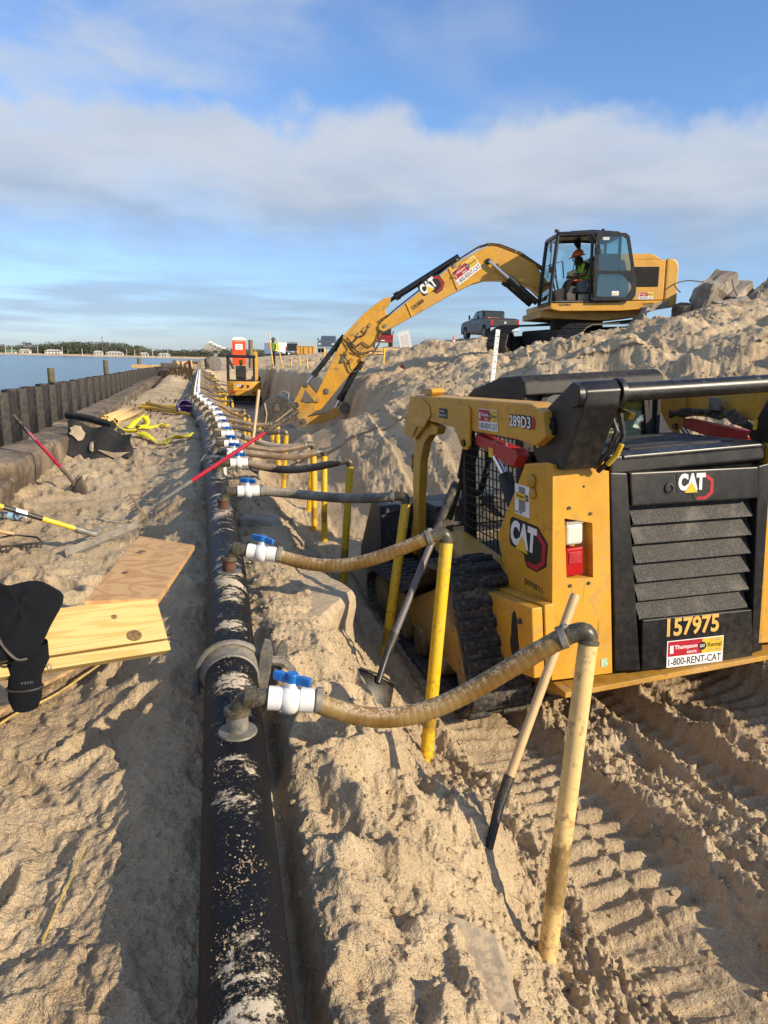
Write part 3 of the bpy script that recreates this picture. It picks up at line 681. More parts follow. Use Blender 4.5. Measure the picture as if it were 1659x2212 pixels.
def catmull(P, n):
    P = [Vector(p) for p in P]; out = []
    for i in range(len(P)-1):
        a, b_, c_, d = P[max(i-1, 0)], P[i], P[i+1], P[min(i+2, len(P)-1)]
        for k in range(n):
            t = k/n; out.append(.5*((2*b_)+(c_-a)*t+(2*a-5*b_+4*c_-d)*t*t+(3*b_-a-3*c_+d)*t*t*t))
    return out+[P[-1]]
hp = empty('header_pipe', (0, 0, 0), 'long sand-caked black header pipe running from the foreground to the far trench', 'pipe')
MB().tube(catmull(PIPE, 14), .1, 40).build('pipe_run', M['pipe'], hp, 60)
# sand heaped on top of the pipe here and there
mb = MB(); q = random.Random(4)
for i in range(60):
    y = .9+q.random()**1.3*4.2; a = q.gauss(0.05, .32); n_ = q.randint(10, 34)
    for k in range(n_):
        yy = y+q.gauss(0, .03); aa = a+q.gauss(0, .20); s_ = .0010+.0022*q.random()**3
        mb.ball((pipe_x(yy)+math.sin(aa)*.1, yy, pipe_z(yy)+math.cos(aa)*.1), (s_*q.uniform(1, 2.2), s_*q.uniform(.8, 1.6), s_*.6), 5, 3, (0, 0, q.random()*3))
o = mb.build('sand_crust', M['sand'], hp); o['kind'] = 'stuff'

def coupling(y, s=1.0):
    """lever-lock pipe coupling with its clamp handles"""
    t = Vector((pipe_x(y+.1)-pipe_x(y-.1), .2, pipe_z(y+.1)-pipe_z(y-.1))).normalized(); x, _, _ = ortho(t); x = Vector((1, 0, 0)); x = (x-t*x.dot(t)).normalized(); zc = x.cross(t)
    o = Vector((pipe_x(y), y, pipe_z(y))); base = basis(o, x, t, zc)
    mb = MB().lathe([(.101, -.07), (.106, -.065), (.108, -.04), (.122, -.02), (.124, .01), (.112, .035), (.103, .05)], (0, 0, 0), (0, 1, 0), 40)
    mb.xf(base); k = mb.build('coupling', M['galv'], hp, 40)
    r = MB().tube([(.129*math.cos(a), -.01, .129*math.sin(a)) for a in np.linspace(R(25), R(205), 18)], .013, 8).box((-.135, -.01, -.05), (.03, .035, .07), None, .008)
    r.xf(base).build('clamp_ring', M['galv'], k)
    h = MB()
    h.prism([(.105, -.07), (.135, -.08), (.150, .0), (.162, .09), (.150, .145), (.128, .150), (.112, .10), (.10, .0)], -.045, -.031, 'y', .005)
    h.tube([(.14, .015, .03), (.20, .02, .02), (.235, .03, -.035), (.24, .03, -.10)], [.018, .024, .026, .018], 8)
    h.prism([(.17, -.05), (.20, -.05), (.222, .03), (.225, .085), (.205, .11), (.185, .085), (.168, .02)], .02, .034, 'y', .005)
    h.box((.165, 0, -.09), (.035, .05, .03), None, .006)
    h.xf(base).build('lever', M['fitting_grey'], k)
    return k
M['fitting_grey'] = dusty('dusty_cast_lever', (.11, .11, .105), .5, .25, .35, scale=14, top=.4)
coupling(2.66); coupling(7.35); coupling(12.0); coupling(18.6); coupling(27)

# ------------------------------------------------------------------ wellpoints: nipple on the pipe, hose with valve, yellow standpipe
def hosemat(name, ca, cb, dust):
    m, nt, b = mat(name); p = objc(nt)
    n1 = noise(nt, p, 5, 4); n2 = noise(nt, p, 130, 3, .6); n4 = noise(nt, p, 26, 4, .65)
    sp = N(nt, 'ShaderNodeSeparateXYZ'); nt.links.new(N(nt, 'ShaderNodeNewGeometry').outputs['Normal'], sp.inputs[0])
    c = mixc(nt, maprange(nt, n1, .35, .65), ca, cb)
    f = mth(nt, 'MULTIPLY', maprange(nt, sp.outputs[2], .25, .9), maprange(nt, mth(nt, 'ADD', mth(nt, 'MULTIPLY', n2, .6), mth(nt, 'MULTIPLY', n4, .5)), .50, .66))
    c = mixc(nt, mth(nt, 'MULTIPLY', f, dust), c, (.56, .46, .34))
    nt.links.new(c, b.inputs['Base Color']); nt.links.new(maprange(nt, f, 0, 1, .42, .9), b.inputs['Roughness']); b.inputs['Specular IOR Level'].default_value = .35
    b.inputs['Subsurface Weight'].default_value = .12; b.inputs['Subsurface Radius'].default_value = (.03, .015, .006)
    bump(nt, b, n2, .3, .003)
    return m
M['hose_amber'] = hosemat('amber_hose', (.165, .083, .015), (.255, .165, .058), .8)
M['hose_grey'] = hosemat('grey_hose', (.13, .11, .085), (.24, .21, .165), .7)
M['hose_brown'] = hosemat('brown_hose', (.115, .075, .045), (.20, .14, .09), .6)
M['hose_dark'] = hosemat('dark_hose', (.07, .054, .042), (.12, .095, .075), .5)

def elbow(mb, a, c, b, r, n=12):
    """bent fitting from a via corner c to b"""
    a, c, b = Vector(a), Vector(c), Vector(b); d1 = (a-c).normalized(); d2 = (b-c).normalized(); q = min((a-c).length, (b-c).length)*.85
    pts = [a]+[c+d1*q*(1-t)**2+d2*q*t**2 for t in np.linspace(0, 1, 7)]+[b]
    return mb.tube(pts, r, n)
W = {}
WPY = [2.10, 3.50, 4.78, 5.95, 6.62, 7.30, 8.25, 9.25, 10.25]
y = 11.3
while y < 46: WPY.append(y); y += 1.16
POLES = {0: ((1.03, 1.742, -.33), (1.195, 1.925, .725)), 1: ((.99, 2.912, -.34), (1.125, 3.116, .76)), 2: ((1.085, 4.13, -.43), (1.275, 4.33, .70)),
         3: ((1.125, 5.66, -.2), (1.215, 5.83, .72)), 4: ((1.18, 6.9, -.2), (1.205, 7.08, .64)), 5: ((1.15, 7.35, -.3), (1.16, 7.5, .66))}
hmats = ['hose_amber', 'hose_amber', 'hose_grey', 'hose_brown', 'hose_brown', 'hose_brown', 'hose_grey', 'hose_dark', 'hose_brown', 'hose_dark']
ordn = ['nearest', 'second', 'third', 'fourth', 'fifth', 'sixth', 'seventh', 'eighth', 'ninth', 'tenth', 'eleventh', 'twelfth', 'thirteenth', 'fourteenth', 'fifteenth', 'sixteenth', 'seventeenth', 'eighteenth', 'nineteenth', 'twentieth']
def nth(i, n=None):
    if n is not None and i == n-1: return 'farthest'
    if i < 20: return ordn[i]
    t = i+1; u = t % 10; tens = {2: 'twenty', 3: 'thirty', 4: 'forty'}[t//10]
    return {2: 'twentieth', 3: 'thirtieth', 4: 'fortieth'}[t//10] if u == 0 else tens+'-'+['first', 'second', 'third', 'fourth', 'fifth', 'sixth', 'seventh', 'eighth', 'ninth'][u-1]
q = random.Random(21); NW = len(WPY)
nip_lo = None
for i, y in enumerate(WPY):
    px_, pz_ = float(pipe_x(y)), float(pipe_z(y)); near = i < 6
    jit = 0 if i < 3 else q.uniform(-.02, .02)
    # parts of the header pipe: saddle and nipple
    n_ = 20 if near else 8; nm = M['rust'] if i in (1, 2, 4) else M['galv']
    mb = MB().lathe([(.034, .06), (.034, .155)], (px_+.01, y, pz_), (0, 0, 1), n_)
    nip = mb.build('nipple', nm, hp)
    if near:
        s_ = MB().lathe([(.062, .094), (.060, .101), (.038, .104)], (px_+.01, y, pz_), (0, 0, 1), 20); s_.build('saddle', M['galv'], nip)
    top = Vector((px_+.01, y, pz_+.155))
    if i in POLES: base, ptop = (Vector(v) for v in POLES[i])
    else:
        ptop = Vector((px_+(1.06 if i < 9 else .92)+q.uniform(-.12, .12), y-.12+q.uniform(-.12, .12), (.64 if i < 9 else .50)+q.uniform(-.08, .08)))
        base = Vector((ptop.x+q.uniform(-.05, .05), ptop.y+q.uniform(-.08, .08), 0)); base.z = gz(base.x, base.y)-.05
    if i < 6: base.z = min(base.z, gz(base.x, base.y)-.04)
    # standpipe
    d = (ptop-base); L = d.length
    pr = .031 if i < 9 else .030
    pm_ = 'pvcpale' if i == 0 else 'pvc'
    lab = {0: 'pale sun-bleached yellow standpipe nearest the camera, dirty band near its foot', 1: 'bright yellow standpipe in front of the loader, second from the camera', 2: 'bright yellow standpipe left of the loader, leaning, third from the camera'}.get(i, f'yellow plastic standpipe in the trench, {nth(i, NW)} from the camera')
    t = empty('standpipe', basis(base, *[(a_.x, a_.y, a_.z) for a_ in (ortho(d)[0], ortho(d)[1], d.normalized())]), lab, 'pipe', 'yellow standpipes along the trench')
    MB().tube([(0, 0, L*k/10) for k in range(11)], pr, 20 if near else 8).build('pipe_length', M[pm_], t)
    if near:
        MB().lathe([(pr+.001, L-.012), (pr+.004, L-.010), (pr+.004, L), (pr+.001, L+.002)], (0, 0, 0), (0, 0, 1), 20).build('coupling_collar', M['fitting'], t)
    # hose assembly
    hd = Vector((ptop.x-top.x, ptop.y-top.y, 0)).normalized()
    if i == 0: vd = Vector((.96, -.12, -.10)).normalized()
    elif i == 1: vd = Vector((.93, -.30, -.10)).normalized()
    else: vd = (Vector((1, q.uniform(-.25, .1), 0))).normalized()
    hlab = {0: 'amber ribbed suction hose with blue valve nearest the camera', 1: 'amber ribbed suction hose with blue valve sagging over the broken slab', 2: 'grey ribbed suction hose with blue valve, third from the camera'}.get(i, f'{hmats[i % 10].split("_")[1]} suction hose with white valve, {nth(i, NW)} from the camera along the header pipe')
    t = empty('suction_hose', Matrix.Translation(top), hlab, 'hose', 'suction hoses along the header pipe')
    er = .034; zc = Vector((0, 0, .062))
    mb = MB(); elbow(mb, (0, 0, -.03), zc, zc+vd*.115, er*.88, 16 if near else 8)
    if near: mb.lathe([(er*1.02, 0), (er*1.25, .004), (er*1.25, .02), (er*1.02, .024)], (0, 0, .0), (0, 0, 1), 16).lathe([(er*.90, -.012), (er*1.04, -.008), (er*1.04, .022), (er*.90, .026)], zc+vd*.032, vd, 16)
    mb.build('elbow', M['fitting'], t)
    v0 = zc+vd*.095; n2_ = 20 if near else 8
    vb = MB().lathe([(.028, 0), (.0385, .002), (.0385, .040), (.0355, .044), (.045, .054), (.048, .071), (.045, .088), (.0355, .098), (.0385, .102), (.0385, .145), (.028, .148)], v0, vd, n2_)
    up_ = Vector((0, 0, 1)); up_ = (up_-vd*up_.dot(vd)).normalized()
    if near: vb.cyl(v0+vd*.071, v0+vd*.071+up_*.060, .022, .019, 14)
    vbo = vb.build('valve_body', M['white'], t)
    hb = MB(); hc = v0+vd*.071+up_*.067; hs_ = 1 if i < 9 else (.7 if i < 16 else .5)
    ha = (vd*.8+vd.cross(up_)*(.6 if i % 3 else .35)).normalized() if i > 1 else (vd*.92+vd.cross(up_)*.38).normalized()
    hm = basis(hc, ha, up_.cross(ha), up_)
    if near:
        bx = MB().lathe([(.020, -.012), (.023, -.008), (.023, .022), (.020, .026)], (0, 0, 0), (0, 0, 1), 14)
        for sg in (-1, 1):
            bx.prism([(sg*.018, -.016), (sg*.072, -.013), (sg*.076, .0), (sg*.074, .020), (sg*.045, .022), (sg*.018, .018)][::sg], -.012, .012, 'y', .004)
            for k in range(4): bx.box((sg*(.046+k*.008), 0, .005), (.0022, .027, .022))
    else: bx = MB().box((0, 0, .002), (.13*hs_, .022*hs_, .026*hs_), None, .005*hs_, 1).cyl((0, 0, -.02), (0, 0, .02), .02, None, 8)
    bx.xf(hm @ Matrix.Scale(.84, 4)).build('valve_handle', M['blue'], vbo)
    # hose
    h0 = v0+vd*.142; h1 = ptop-top
    eo = Vector((0, 0, .045)); ein = -hd
    if i == 0: ein = Vector((-.90, .30, -.42)).normalized()
    elif i == 1: ein = Vector((-.93, .22, -.34)).normalized()
    else: ein = (-hd+Vector((0, 0, -.12))).normalized()
    he = h1+eo+ein*.075
    mb = MB(); elbow(mb, h1+Vector((0, 0, -.012)), h1+eo, h1+eo+ein*.09, er*.90, 16 if near else 8); mb.build('end_elbow', M['fitting'], t)
    span = (he-h0).length
    k1 = .40 if i < 2 else .38
    sag = {0: .15, 1: .07, 2: .03}.get(i, q.uniform(.02, .12))
    c1 = h0+vd*span*k1+Vector((0, 0, -sag)); c2 = he+ein*span*k1+Vector((0, 0, -sag*.4))
    def bez(s_): return h0*(1-s_)**3+c1*3*s_*(1-s_)**2+c2*3*s_*s_*(1-s_)+he*s_**3
    if i < 8:
        ribs = int(span/(.026 if i < 3 else .03)); ns = ribs*5; pts = [bez(k/ns) for k in range(ns+1)]
        rad = [.0335*(1.0, 1.0, .962, 1.0, 1.0)[k % 5]*(.98 if 2 < k < ns-2 else .94) for k in range(ns+1)]
        hm_ = MB().tube(pts, rad, 20).build('hose', M[hmats[i % 10]], t, 80)
    else:
        pts = [bez(k/14) for k in range(15)]; hm_ = MB().tube(pts, .031, 8).build('hose', M[hmats[i % 10]], t)
    if i < 9:
        for P_, D_ in ((h0+vd*.02, vd), (he+ein*-.0-ein*.012+ein*.03, ein)):
            cl = MB().lathe([(.036, -.012), (.0385, -.010), (.0385, .010), (.036, .012)], P_, D_, 20)
            if near: cl.box(P_+up_*.038, (.022, .02, .014), None, .003)
            cl.build('hose_clamp', M['galv'], t)
# one capped spare nipple with a strip of pale tape beside the coupling
sp_ = empty('capped_outlet', (pipe_x(6.28)+.01, 6.28, pipe_z(6.28)+.09), 'capped spare outlet on the header pipe wrapped with pale tape', 'pipe fitting')
MB().lathe([(.036, 0), (.036, .09), (.046, .092), (.046, .135), (.03, .14)], (0, 0, 0), (0, 0, 1), 16).build('outlet', M['galv'], sp_)
MB().prism([(-.02, .12), (.05, .125), (.075, .05), (.08, -.03), (.055, -.035), (.05, .04), (.035, .09), (-.02, .10)], -.03, .02, 'y').build('tape_strip', M['white'], sp_)
# ------------------------------------------------------------------ people
def make_person(parent, J, E_, mats, name='body', sub=1):
    """one continuous skinned body. J: joint -> (pos, radius); E_: edges; mats: list of (material, set of joints)"""
    names = list(J); bm = bmesh.new(); vs = [bm.verts.new(J[n][0]) for n in names]
    for a, b_ in E_: bm.edges.new((vs[names.index(a)], vs[names.index(b_)]))
    me = bpy.data.meshes.new(name); bm.to_mesh(me); bm.free()
    o = bpy.data.objects.new(name, me); COL.objects.link(o)
    md = o.modifiers.new('skin', 'SKIN')
    if not me.skin_vertices: 
        pass
    sv = me.skin_vertices[0].data
    for i, n in enumerate(names):
        r_ = J[n][1]; r_ = (r_, r_) if isinstance(r_, (int, float)) else r_
        sv[i].radius = r_; sv[i].use_root = (n == 'pelvis')
    s = o.modifiers.new('sub', 'SUBSURF'); s.levels = sub; s.render_levels = sub
    dg = bpy.context.evaluated_depsgraph_get(); dg.update()
    m2 = bpy.data.meshes.new_from_object(o.evaluated_get(dg)); bpy.data.objects.remove(o); m2.name = name
    m2.materials.clear()
    for mm, _ in mats: m2.materials.append(mm)
    own = {n: i for i, (_, ns) in enumerate(mats) for n in ns}
    segs = [(Vector(J[a][0]), Vector(J[b_][0]), own[a], own[b_]) for a, b_ in E_]
    for p in m2.polygons:
        best = 9; k = 0
        for a, b_, ka, kb in segs:
            ab = b_-a; t = max(0, min(1, (p.center-a).dot(ab)/max(ab.length_squared, 1e-9))); d = (p.center-(a+ab*t)).length
            if d < best: best = d; k = ka if t < .5 else kb
        p.material_index = k
    m2.shade_smooth()
    return link(name, m2, parent)
EDG = [('pelvis', 'spine'), ('spine', 'chest'), ('chest', 'neck'), ('neck', 'jaw'), ('jaw', 'head'), ('head', 'crown')]
for s_ in 'lr': EDG += [('chest', s_+'sho'), (s_+'sho', s_+'elb'), (s_+'elb', s_+'wri'), (s_+'wri', s_+'hand'), (s_+'hand', s_+'fing'), (s_+'wri', s_+'thumb'), ('pelvis', s_+'hip'), (s_+'hip', s_+'knee'), (s_+'knee', s_+'ank'), (s_+'ank', s_+'toe')]
RAD = dict(pelvis=(.15, .12), spine=(.145, .11), chest=(.17, .12), neck=.055, jaw=(.062, .07), head=(.078, .09), crown=(.05, .06), sho=.062, elb=.045, wri=.032, hand=.035, fing=.018, thumb=.014, hip=.098, knee=.065, ank=.045, toe=.045)
def rads(n): return RAD[n] if n in RAD else RAD[n[1:]]
def hardhat(parent, c, m, fwd=(0, 1, 0), s=1.0, brim=True):
    f = Vector(fwd).normalized(); zc = Vector((0, 0, 1)); x = f.cross(zc); mw = basis(c, x, f, zc)
    mb = MB().lathe([(.128*s, 0), (.126*s, .03*s), (.115*s, .075*s), (.085*s, .115*s), (.04*s, .135*s), (.005, .14*s)], (0, 0, 0), (0, 0, 1), 20)
    mb.xf(Matrix.Diagonal((1, 1.12, 1, 1))); h = MB(); h.v, h.f = mb.v, mb.f; h.xf(mw); k = h.build('hard_hat', m, parent, 60)
    b_ = MB().lathe([(.126*s, .004), (.185*s, -.012), (.188*s, -.006), (.126*s, .014)], (0, 0, 0), (0, 0, 1), 20); b_.xf(Matrix.Diagonal((1, 1.1, 1, 1))); b_.xf(mw); b_.build('brim', m, k, 60)
    rb = MB().tube([Vector((0, .13*math.cos(a)*s, .138*math.sin(a)*s+.004)) for a in np.linspace(.2, 2.9, 10)], .009, 6); rb.xf(mw); rb.build('ridge', m, k)
    return k
def face(parent, c, fwd, s=1.0):
    f = Vector(fwd).normalized(); zc = Vector((0, 0, 1)); x = f.cross(zc); mw = basis(c, x, f, zc)
    mb = MB().ball((0, .10*s, -.01*s), (.014*s, .024*s, .024*s), 8, 6); mb.xf(mw); mb.build('nose', M['skin'], parent)
    for sx in (-1, 1):
        e = MB().ball((sx*.032*s, .085*s, .022*s), (.014*s, .008*s, .008*s), 8, 5); e.xf(mw); e.build('eye', M['text_black'], parent)
        e = MB().ball((sx*.088*s, -.005*s, .0), (.012*s, .022*s, .034*s), 8, 5); e.xf(mw); e.build('ear', M['skin'], parent)
    e = MB().ball((0, .088*s, -.05*s), (.024*s, .008*s, .006*s), 8, 5); e.xf(mw); e.build('mouth', M['taillight'], parent)

# ------------------------------------------------------------------ compact track loader
LW = machine_frame((1.73, 3.05, -.34), R(-2), R(-1.5), R(3.5))
T = empty('track_loader', LW, 'yellow and black compact track loader with its louvred rear door facing the camera', 'track loader')
Y_, K_ = M['yellow'], M['black']
side = [(.0, .35), (.0, 1.47), (.295, 1.437), (.386, 1.308), (.638, .984), (.52, .70), (.45, .34)]
def tower(x0, x1, inner):
    mb = MB().prism([(y+(.072 if y < .05 else 0), z) for y, z in side], x0, x1, 'x', .012)
    o = mb.build('rear_tower', Y_, T)
    a, b_ = (x0, x1)
    # rear skin with the lamp opening
    zo = [(a+.0, .35), (b_+(.045 if inner > 0 else 0), .33), (b_, 1.41), (a, 1.47)]
    cx = (a+b_)/2-.005; ho = [(cx-.070, .885), (cx+.082, .870), (cx+.072, 1.155), (cx-.085, 1.195)]
    MB().ring(zo, ho, 0.0, .070, 'y').build('rear_skin', Y_, o)
    MB().box2((cx-.02, .066, .87), (cx+.085, .071, 1.17)).build('lamp_recess', M['yellow_dirty'], o)
    l = MB().box((cx-.022, .035, 1.105), (.10, .055, .112), None, .018, 3).build('work_lamp', M['lampwhite'], o)
    for k in range(9): MB().box((cx-.064+k*.0105, .03, 1.165), (.005, .05, .012)).build('cooling_fin', M['lampwhite'], l)
    l = MB().box((cx-.018, .035, .962), (.098, .05, .145), None, .010, 2).build('tail_lamp', M['taillight'], o)
    MB().box((cx-.018, .008, .985), (.07, .006, .06), None, .002).build('reflector', M['red'], l)
    for sx, sz in ((-.06, 1.245), (.06, 1.205), (-.05, .845), (.055, .845)):
        MB().cyl((cx+sx, -.006, sz), (cx+sx, .004, sz), .009, None, 8).build('bolt', M['steel'], o)
    MB().cyl((cx+.02, -.002, 1.345), (cx+.02, .004, 1.345), .006, None, 8).build('bolt', K_, o)
    return o
tl = tower(.0, .31, 1); tr_ = tower(1.30, 1.58, -1)
ux, uz = (0, -1, 0), (0, 0, 1)
track_logo(tl, (-.0015, .485, .885), ux, (0, -.12, 1), .42, .245)
mp_ = plate(tl, rect(.165, .165), (-.0015, .40, 1.155), ux, uz, M['text_white'], 'territory_sticker')
plate(tl, [(.045, .02), (.065, .02), (.07, .012), (.12, .03), (.12, .155), (.05, .155)], (-.0028, .40, 1.155), ux, uz, M['decal_grey'], 'territory_shape')
plate(tl, rect(.145, .036, .012, .085), (-.0042, .40, 1.155), ux, uz, M['decal_yellow'], 'territory_band')
lettering(tl, 'Thompson', (-.0048, .38, 1.248), ux, uz, .085, .020, M['text_black'], .02)
plate(tl, rect(.034, .030, .122, .088), (-.0052, .40, 1.155), ux, uz, M['text_black'], 'territory_badge')
lettering(tl, 'CAT', (-.0058, .275, 1.248), ux, uz, .026, .018, M['text_white'], .03)
lettering(tl, '1-800-947-6760', (-.0036, .395, 1.163), ux, uz, .075, .010, M['text_black'], .02)
lettering(tl, 'JX910711', (-.0008, .30, .775), ux, (0, -.06, 1), .20, .042, M['text_black'], .02)
MB().ball((-.01, .20, 1.36), (.02, .04, .035), 12, 8).ball((-.008, .19, 1.295), (.015, .032, .03), 12, 8).build('latch_cover', M['yellow_dirty'], tl)
plate(tl, rect(.04, .045), (.285, -.001, .375), (1, 0, 0), uz, M['decal_green'] if 'decal_green' in M else M.setdefault('decal_green', dusty('pale_green_print', (.45, .62, .42), .5, .3, .05, scale=60)), 'service_sticker')
# external counterweight plates with the shade of a pear-shaped slot as a black inset
wp = [(.60, .675), (.55, .70), (-.03, .775), (-.055, .40), (.29, .32), (.36, .33), (.56, .60)]
def slot(cy, cz, k=1.0):
    out = []
    for a in np.linspace(0, 2*math.pi, 22, endpoint=False):
        r_ = .055+.015*math.sin(a*2); out.append((cy+math.cos(a)*.045*(1.15 if math.sin(a) < 0 else .8)*k, cz+math.sin(a)*.14*k))
    return out
cwt = MB().prism(wp, -.060, -.004, 'x', .008).prism([(y*.96+.005, z*.97+.012) for y, z in wp], -.128, -.066, 'x', .010).build('weight_plate', Y_, T)
MB().prism(slot(.16, .55), -.132, -.120, 'x').build('slot_shade', M['blackmatte'], cwt)
for y_, z_ in ((.50, .60), (.09, .66)): MB().cyl((-.145, y_, z_), (-.12, y_, z_), .015, None, 6).build('bolt', M['steel'], cwt)
# bumper
MB().prism([(-.030, .282), (-.030, .252), (.35, .185), (.45, .185), (.45, .29)], .06, 1.58, 'x', .006).build('bumper', M['yellow_dirty'], T)
MB().prism([(-.02, .248), (.40, .182), (.40, .16), (.2, .165)], .10, 1.55, 'x').build('belly_guard', M['wornplate'] if 'wornplate' in M else M.setdefault('wornplate', dusty('sandy_belly_plate', (.25, .16, .06), .8, .3, .8, scale=4)), T)
# rear door
door = MB().prism([(.02, 1.477), (.02, 1.39), (.06, 1.37), (.06, .31), (.75, .31), (.75, 1.44)], .335, 1.285, 'x', .012).build('engine_bay', K_, T)
def doorpoly(z): return .425+(1.393-z)*.10
dl = MB().prism([(.320, 1.40), (.418, 1.39), (.53, .315), (.375, .335), (.365, .6)], .0, .06, 'y', .008).build('door_side_panel', K_, door)
MB().prism([(1.222, 1.36), (1.295, 1.37), (1.33, .30), (1.255, .29)], .0, .06, 'y', .008).build('door_side_panel', K_, door)
tp = MB().prism([(.425, 1.393), (1.216, 1.360), (1.224, 1.186), (.440, 1.218)], -.012, .05, 'y', .012).build('door_panel', K_, door)
track_logo(tp, (.700, -.0135, 1.218), (1, 0, -.045), (0, 0, 1), .235, .155)
MB().lathe([(.027, 0), (.027, .01), (.018, .012), (.016, .006), (.006, .006)], (.655, -.010, 1.295), (0, -1, 0), 18).build('lock', M['blackmatte'], tp)
lp = MB().prism([(.528, .600), (1.236, .560), (1.262, .272), (.535, .312)], -.006, .05, 'y', .010).build('door_panel', K_, door)
# stencilled number
M['stencil'] = dusty('stencil_yellow', (.72, .42, .10), .6, .2, .1, scale=30)
lettering(lp, '157975', (.680, -.0075, .482), (1, 0, -.05), (.0, 0, 1), .335, .105, M['stencil'], .03)
rental_sticker(lp, (.685, -.0075, .306), (1, 0, -.055), (0, 0, 1), .365, .152)
mg, nt, b = mat('perforated_louvre')
p = objc(nt); v = N(nt, 'ShaderNodeTexVoronoi'); v.inputs['Scale'].default_value = 150; nt.links.new(p, v.inputs['Vector'])
c = mixc(nt, maprange(nt, v.outputs['Distance'], .25, .5), (.003, .003, .003), (.030, .028, .025))
n1 = noise(nt, p, 5, 5, .65); c = mixc(nt, maprange(nt, n1, .50, .75, 0, .55), c, (.20, .17, .13))
nt.links.new(c, b.inputs['Base Color']); b.inputs['Roughness'].default_value = .6; bump(nt, b, v.outputs['Distance'], .6, .004)
M['louvre'] = mg
MB().box2((.44, .085, .56), (1.24, .10, 1.215)).build('grille_back', M['blackmatte'], door)
for k in range(6):
    z1_ = 1.208-k*.104; z0_ = z1_-.104; t0 = doorpoly(z1_)+.025; t1 = doorpoly(z0_)+.02; s1 = -.045*.8
    vs = [(t0, .062, z1_), (1.222, .062, z1_-.03), (1.226, .018, z0_-.03+.012), (t1, .018, z0_+.012), (t1, .07, z0_+.002), (1.226, .07, z0_-.04)]
    MB().add(vs, [(0, 1, 2, 3), (3, 2, 5, 4)]).build('louvre', M['louvre'], door, 20)
# hood with screens
hood = MB().prism([(.012, 1.478), (.012, 1.455), (.75, 1.45), (.75, 1.482), (.1, 1.488)], .40, 1.262, 'x', .008).build('hood', K_, T)
for k in range(5): MB().box((.84, .165+k*.115, 1.489-k*.001), (.66, .085, .014), None, .003, 1).build('hood_screen', M['louvre'], hood)
MB().box2((.335, .04, 1.40), (.42, .72, 1.485), .012).build('hood_shoulder', K_, hood); MB().box2((1.24, .04, 1.38), (1.29, .72, 1.475), .012).build('hood_shoulder', K_, hood)
MB().box2((1.285, .0, 1.35), (1.30, .8, 1.47), .004).build('tower_flange', Y_, T)
MB().box2((.302, .05, 1.3), (.322, .16, 1.46), .006).build('tower_flange', Y_, T)
# cab
cab = MB().prism([(.80, 1.76), (.82, 1.84), (.88, 1.875), (1.15, 1.865), (1.58, 1.785), (1.72, 1.72), (1.76, 1.665), (1.74, 1.64), (1.2, 1.77), (.84, 1.75)], .27, 1.24, 'x', .035)
for x0, x1 in ((.27, .345), (1.165, 1.24)):
    cab.box2((x0, .86, .4), (x1, .94, 1.79), .012)
    cab.box2((x0, 1.72, .4), (x1, 1.80, 1.68), .012)
    cab.box2((x0, .9, 1.66), (x1, 1.76, 1.72), .012)
cab.box2((.3, .88, 1.70), (1.2, .93, 1.80), .02).box2((.3, .86, 1.38), (1.2, .93, 1.46), .015)
for x0, x1 in ((.272, .30), (1.21, 1.238)):
    cab.prism([(.84, 1.38), (.83, 1.83), (1.15, 1.83), (1.58, 1.76), (1.72, 1.68), (1.74, 1.60), (1.40, 1.655), (1.0, 1.66), (.95, 1.60), (.95, 1.38)], x0, x1, 'x', .008)
cab = cab.build('cab_frame', M['blackmatte'], T)
MB().prism([(.86, 1.76), (1.15, 1.755), (1.58, 1.70), (1.58, 1.72), (1.15, 1.785), (.86, 1.79)], .30, 1.21, 'x').build('headliner', M['blackmatte'], cab)
MB().box2((.3, .9, .35), (1.2, 1.85, .62), .02).box2((.3, .9, .6), (1.2, .95, 1.40)).build('cab_floor', M['blackmatte'], cab)
sc_ = MB()
for k in range(14): sc_.cyl((.262, .96+k*.058, .60), (.262, .96+k*.058, 1.64), .0045, None, 5)
for k in range(18): sc_.cyl((.258, .93, .62+k*.058), (.258, 1.74, .62+k*.058), .0045, None, 5)
o = sc_.build('side_screen', M['blackmatte'], cab); o['kind'] = 'stuff'
MB().box2((.262, .93, .40), (.275, 1.76, .62)).build('side_panel', K_, cab)
wf = [(.40, 1.44), (.41, 1.68), (.45, 1.74), (.52, 1.77), (1.00, 1.765), (1.08, 1.74), (1.12, 1.69), (1.15, 1.43)]
cxm, czm = .79, 1.58
MB().ring([((x-cxm)*1.08+cxm, (z-czm)*1.14+czm) for x, z in wf], wf, .845, .875, 'y').build('window_seal', M['blackmatte'], cab)
MB().prism(wf, .856, .862, 'y').build('rear_window', M['glass'], cab)
MB().box2((.5, 1.0, .60), (1.0, 1.14, 1.32), .05).box2((.5, 1.05, .60), (1.0, 1.50, .74), .04).build('seat', M['seat'], cab)
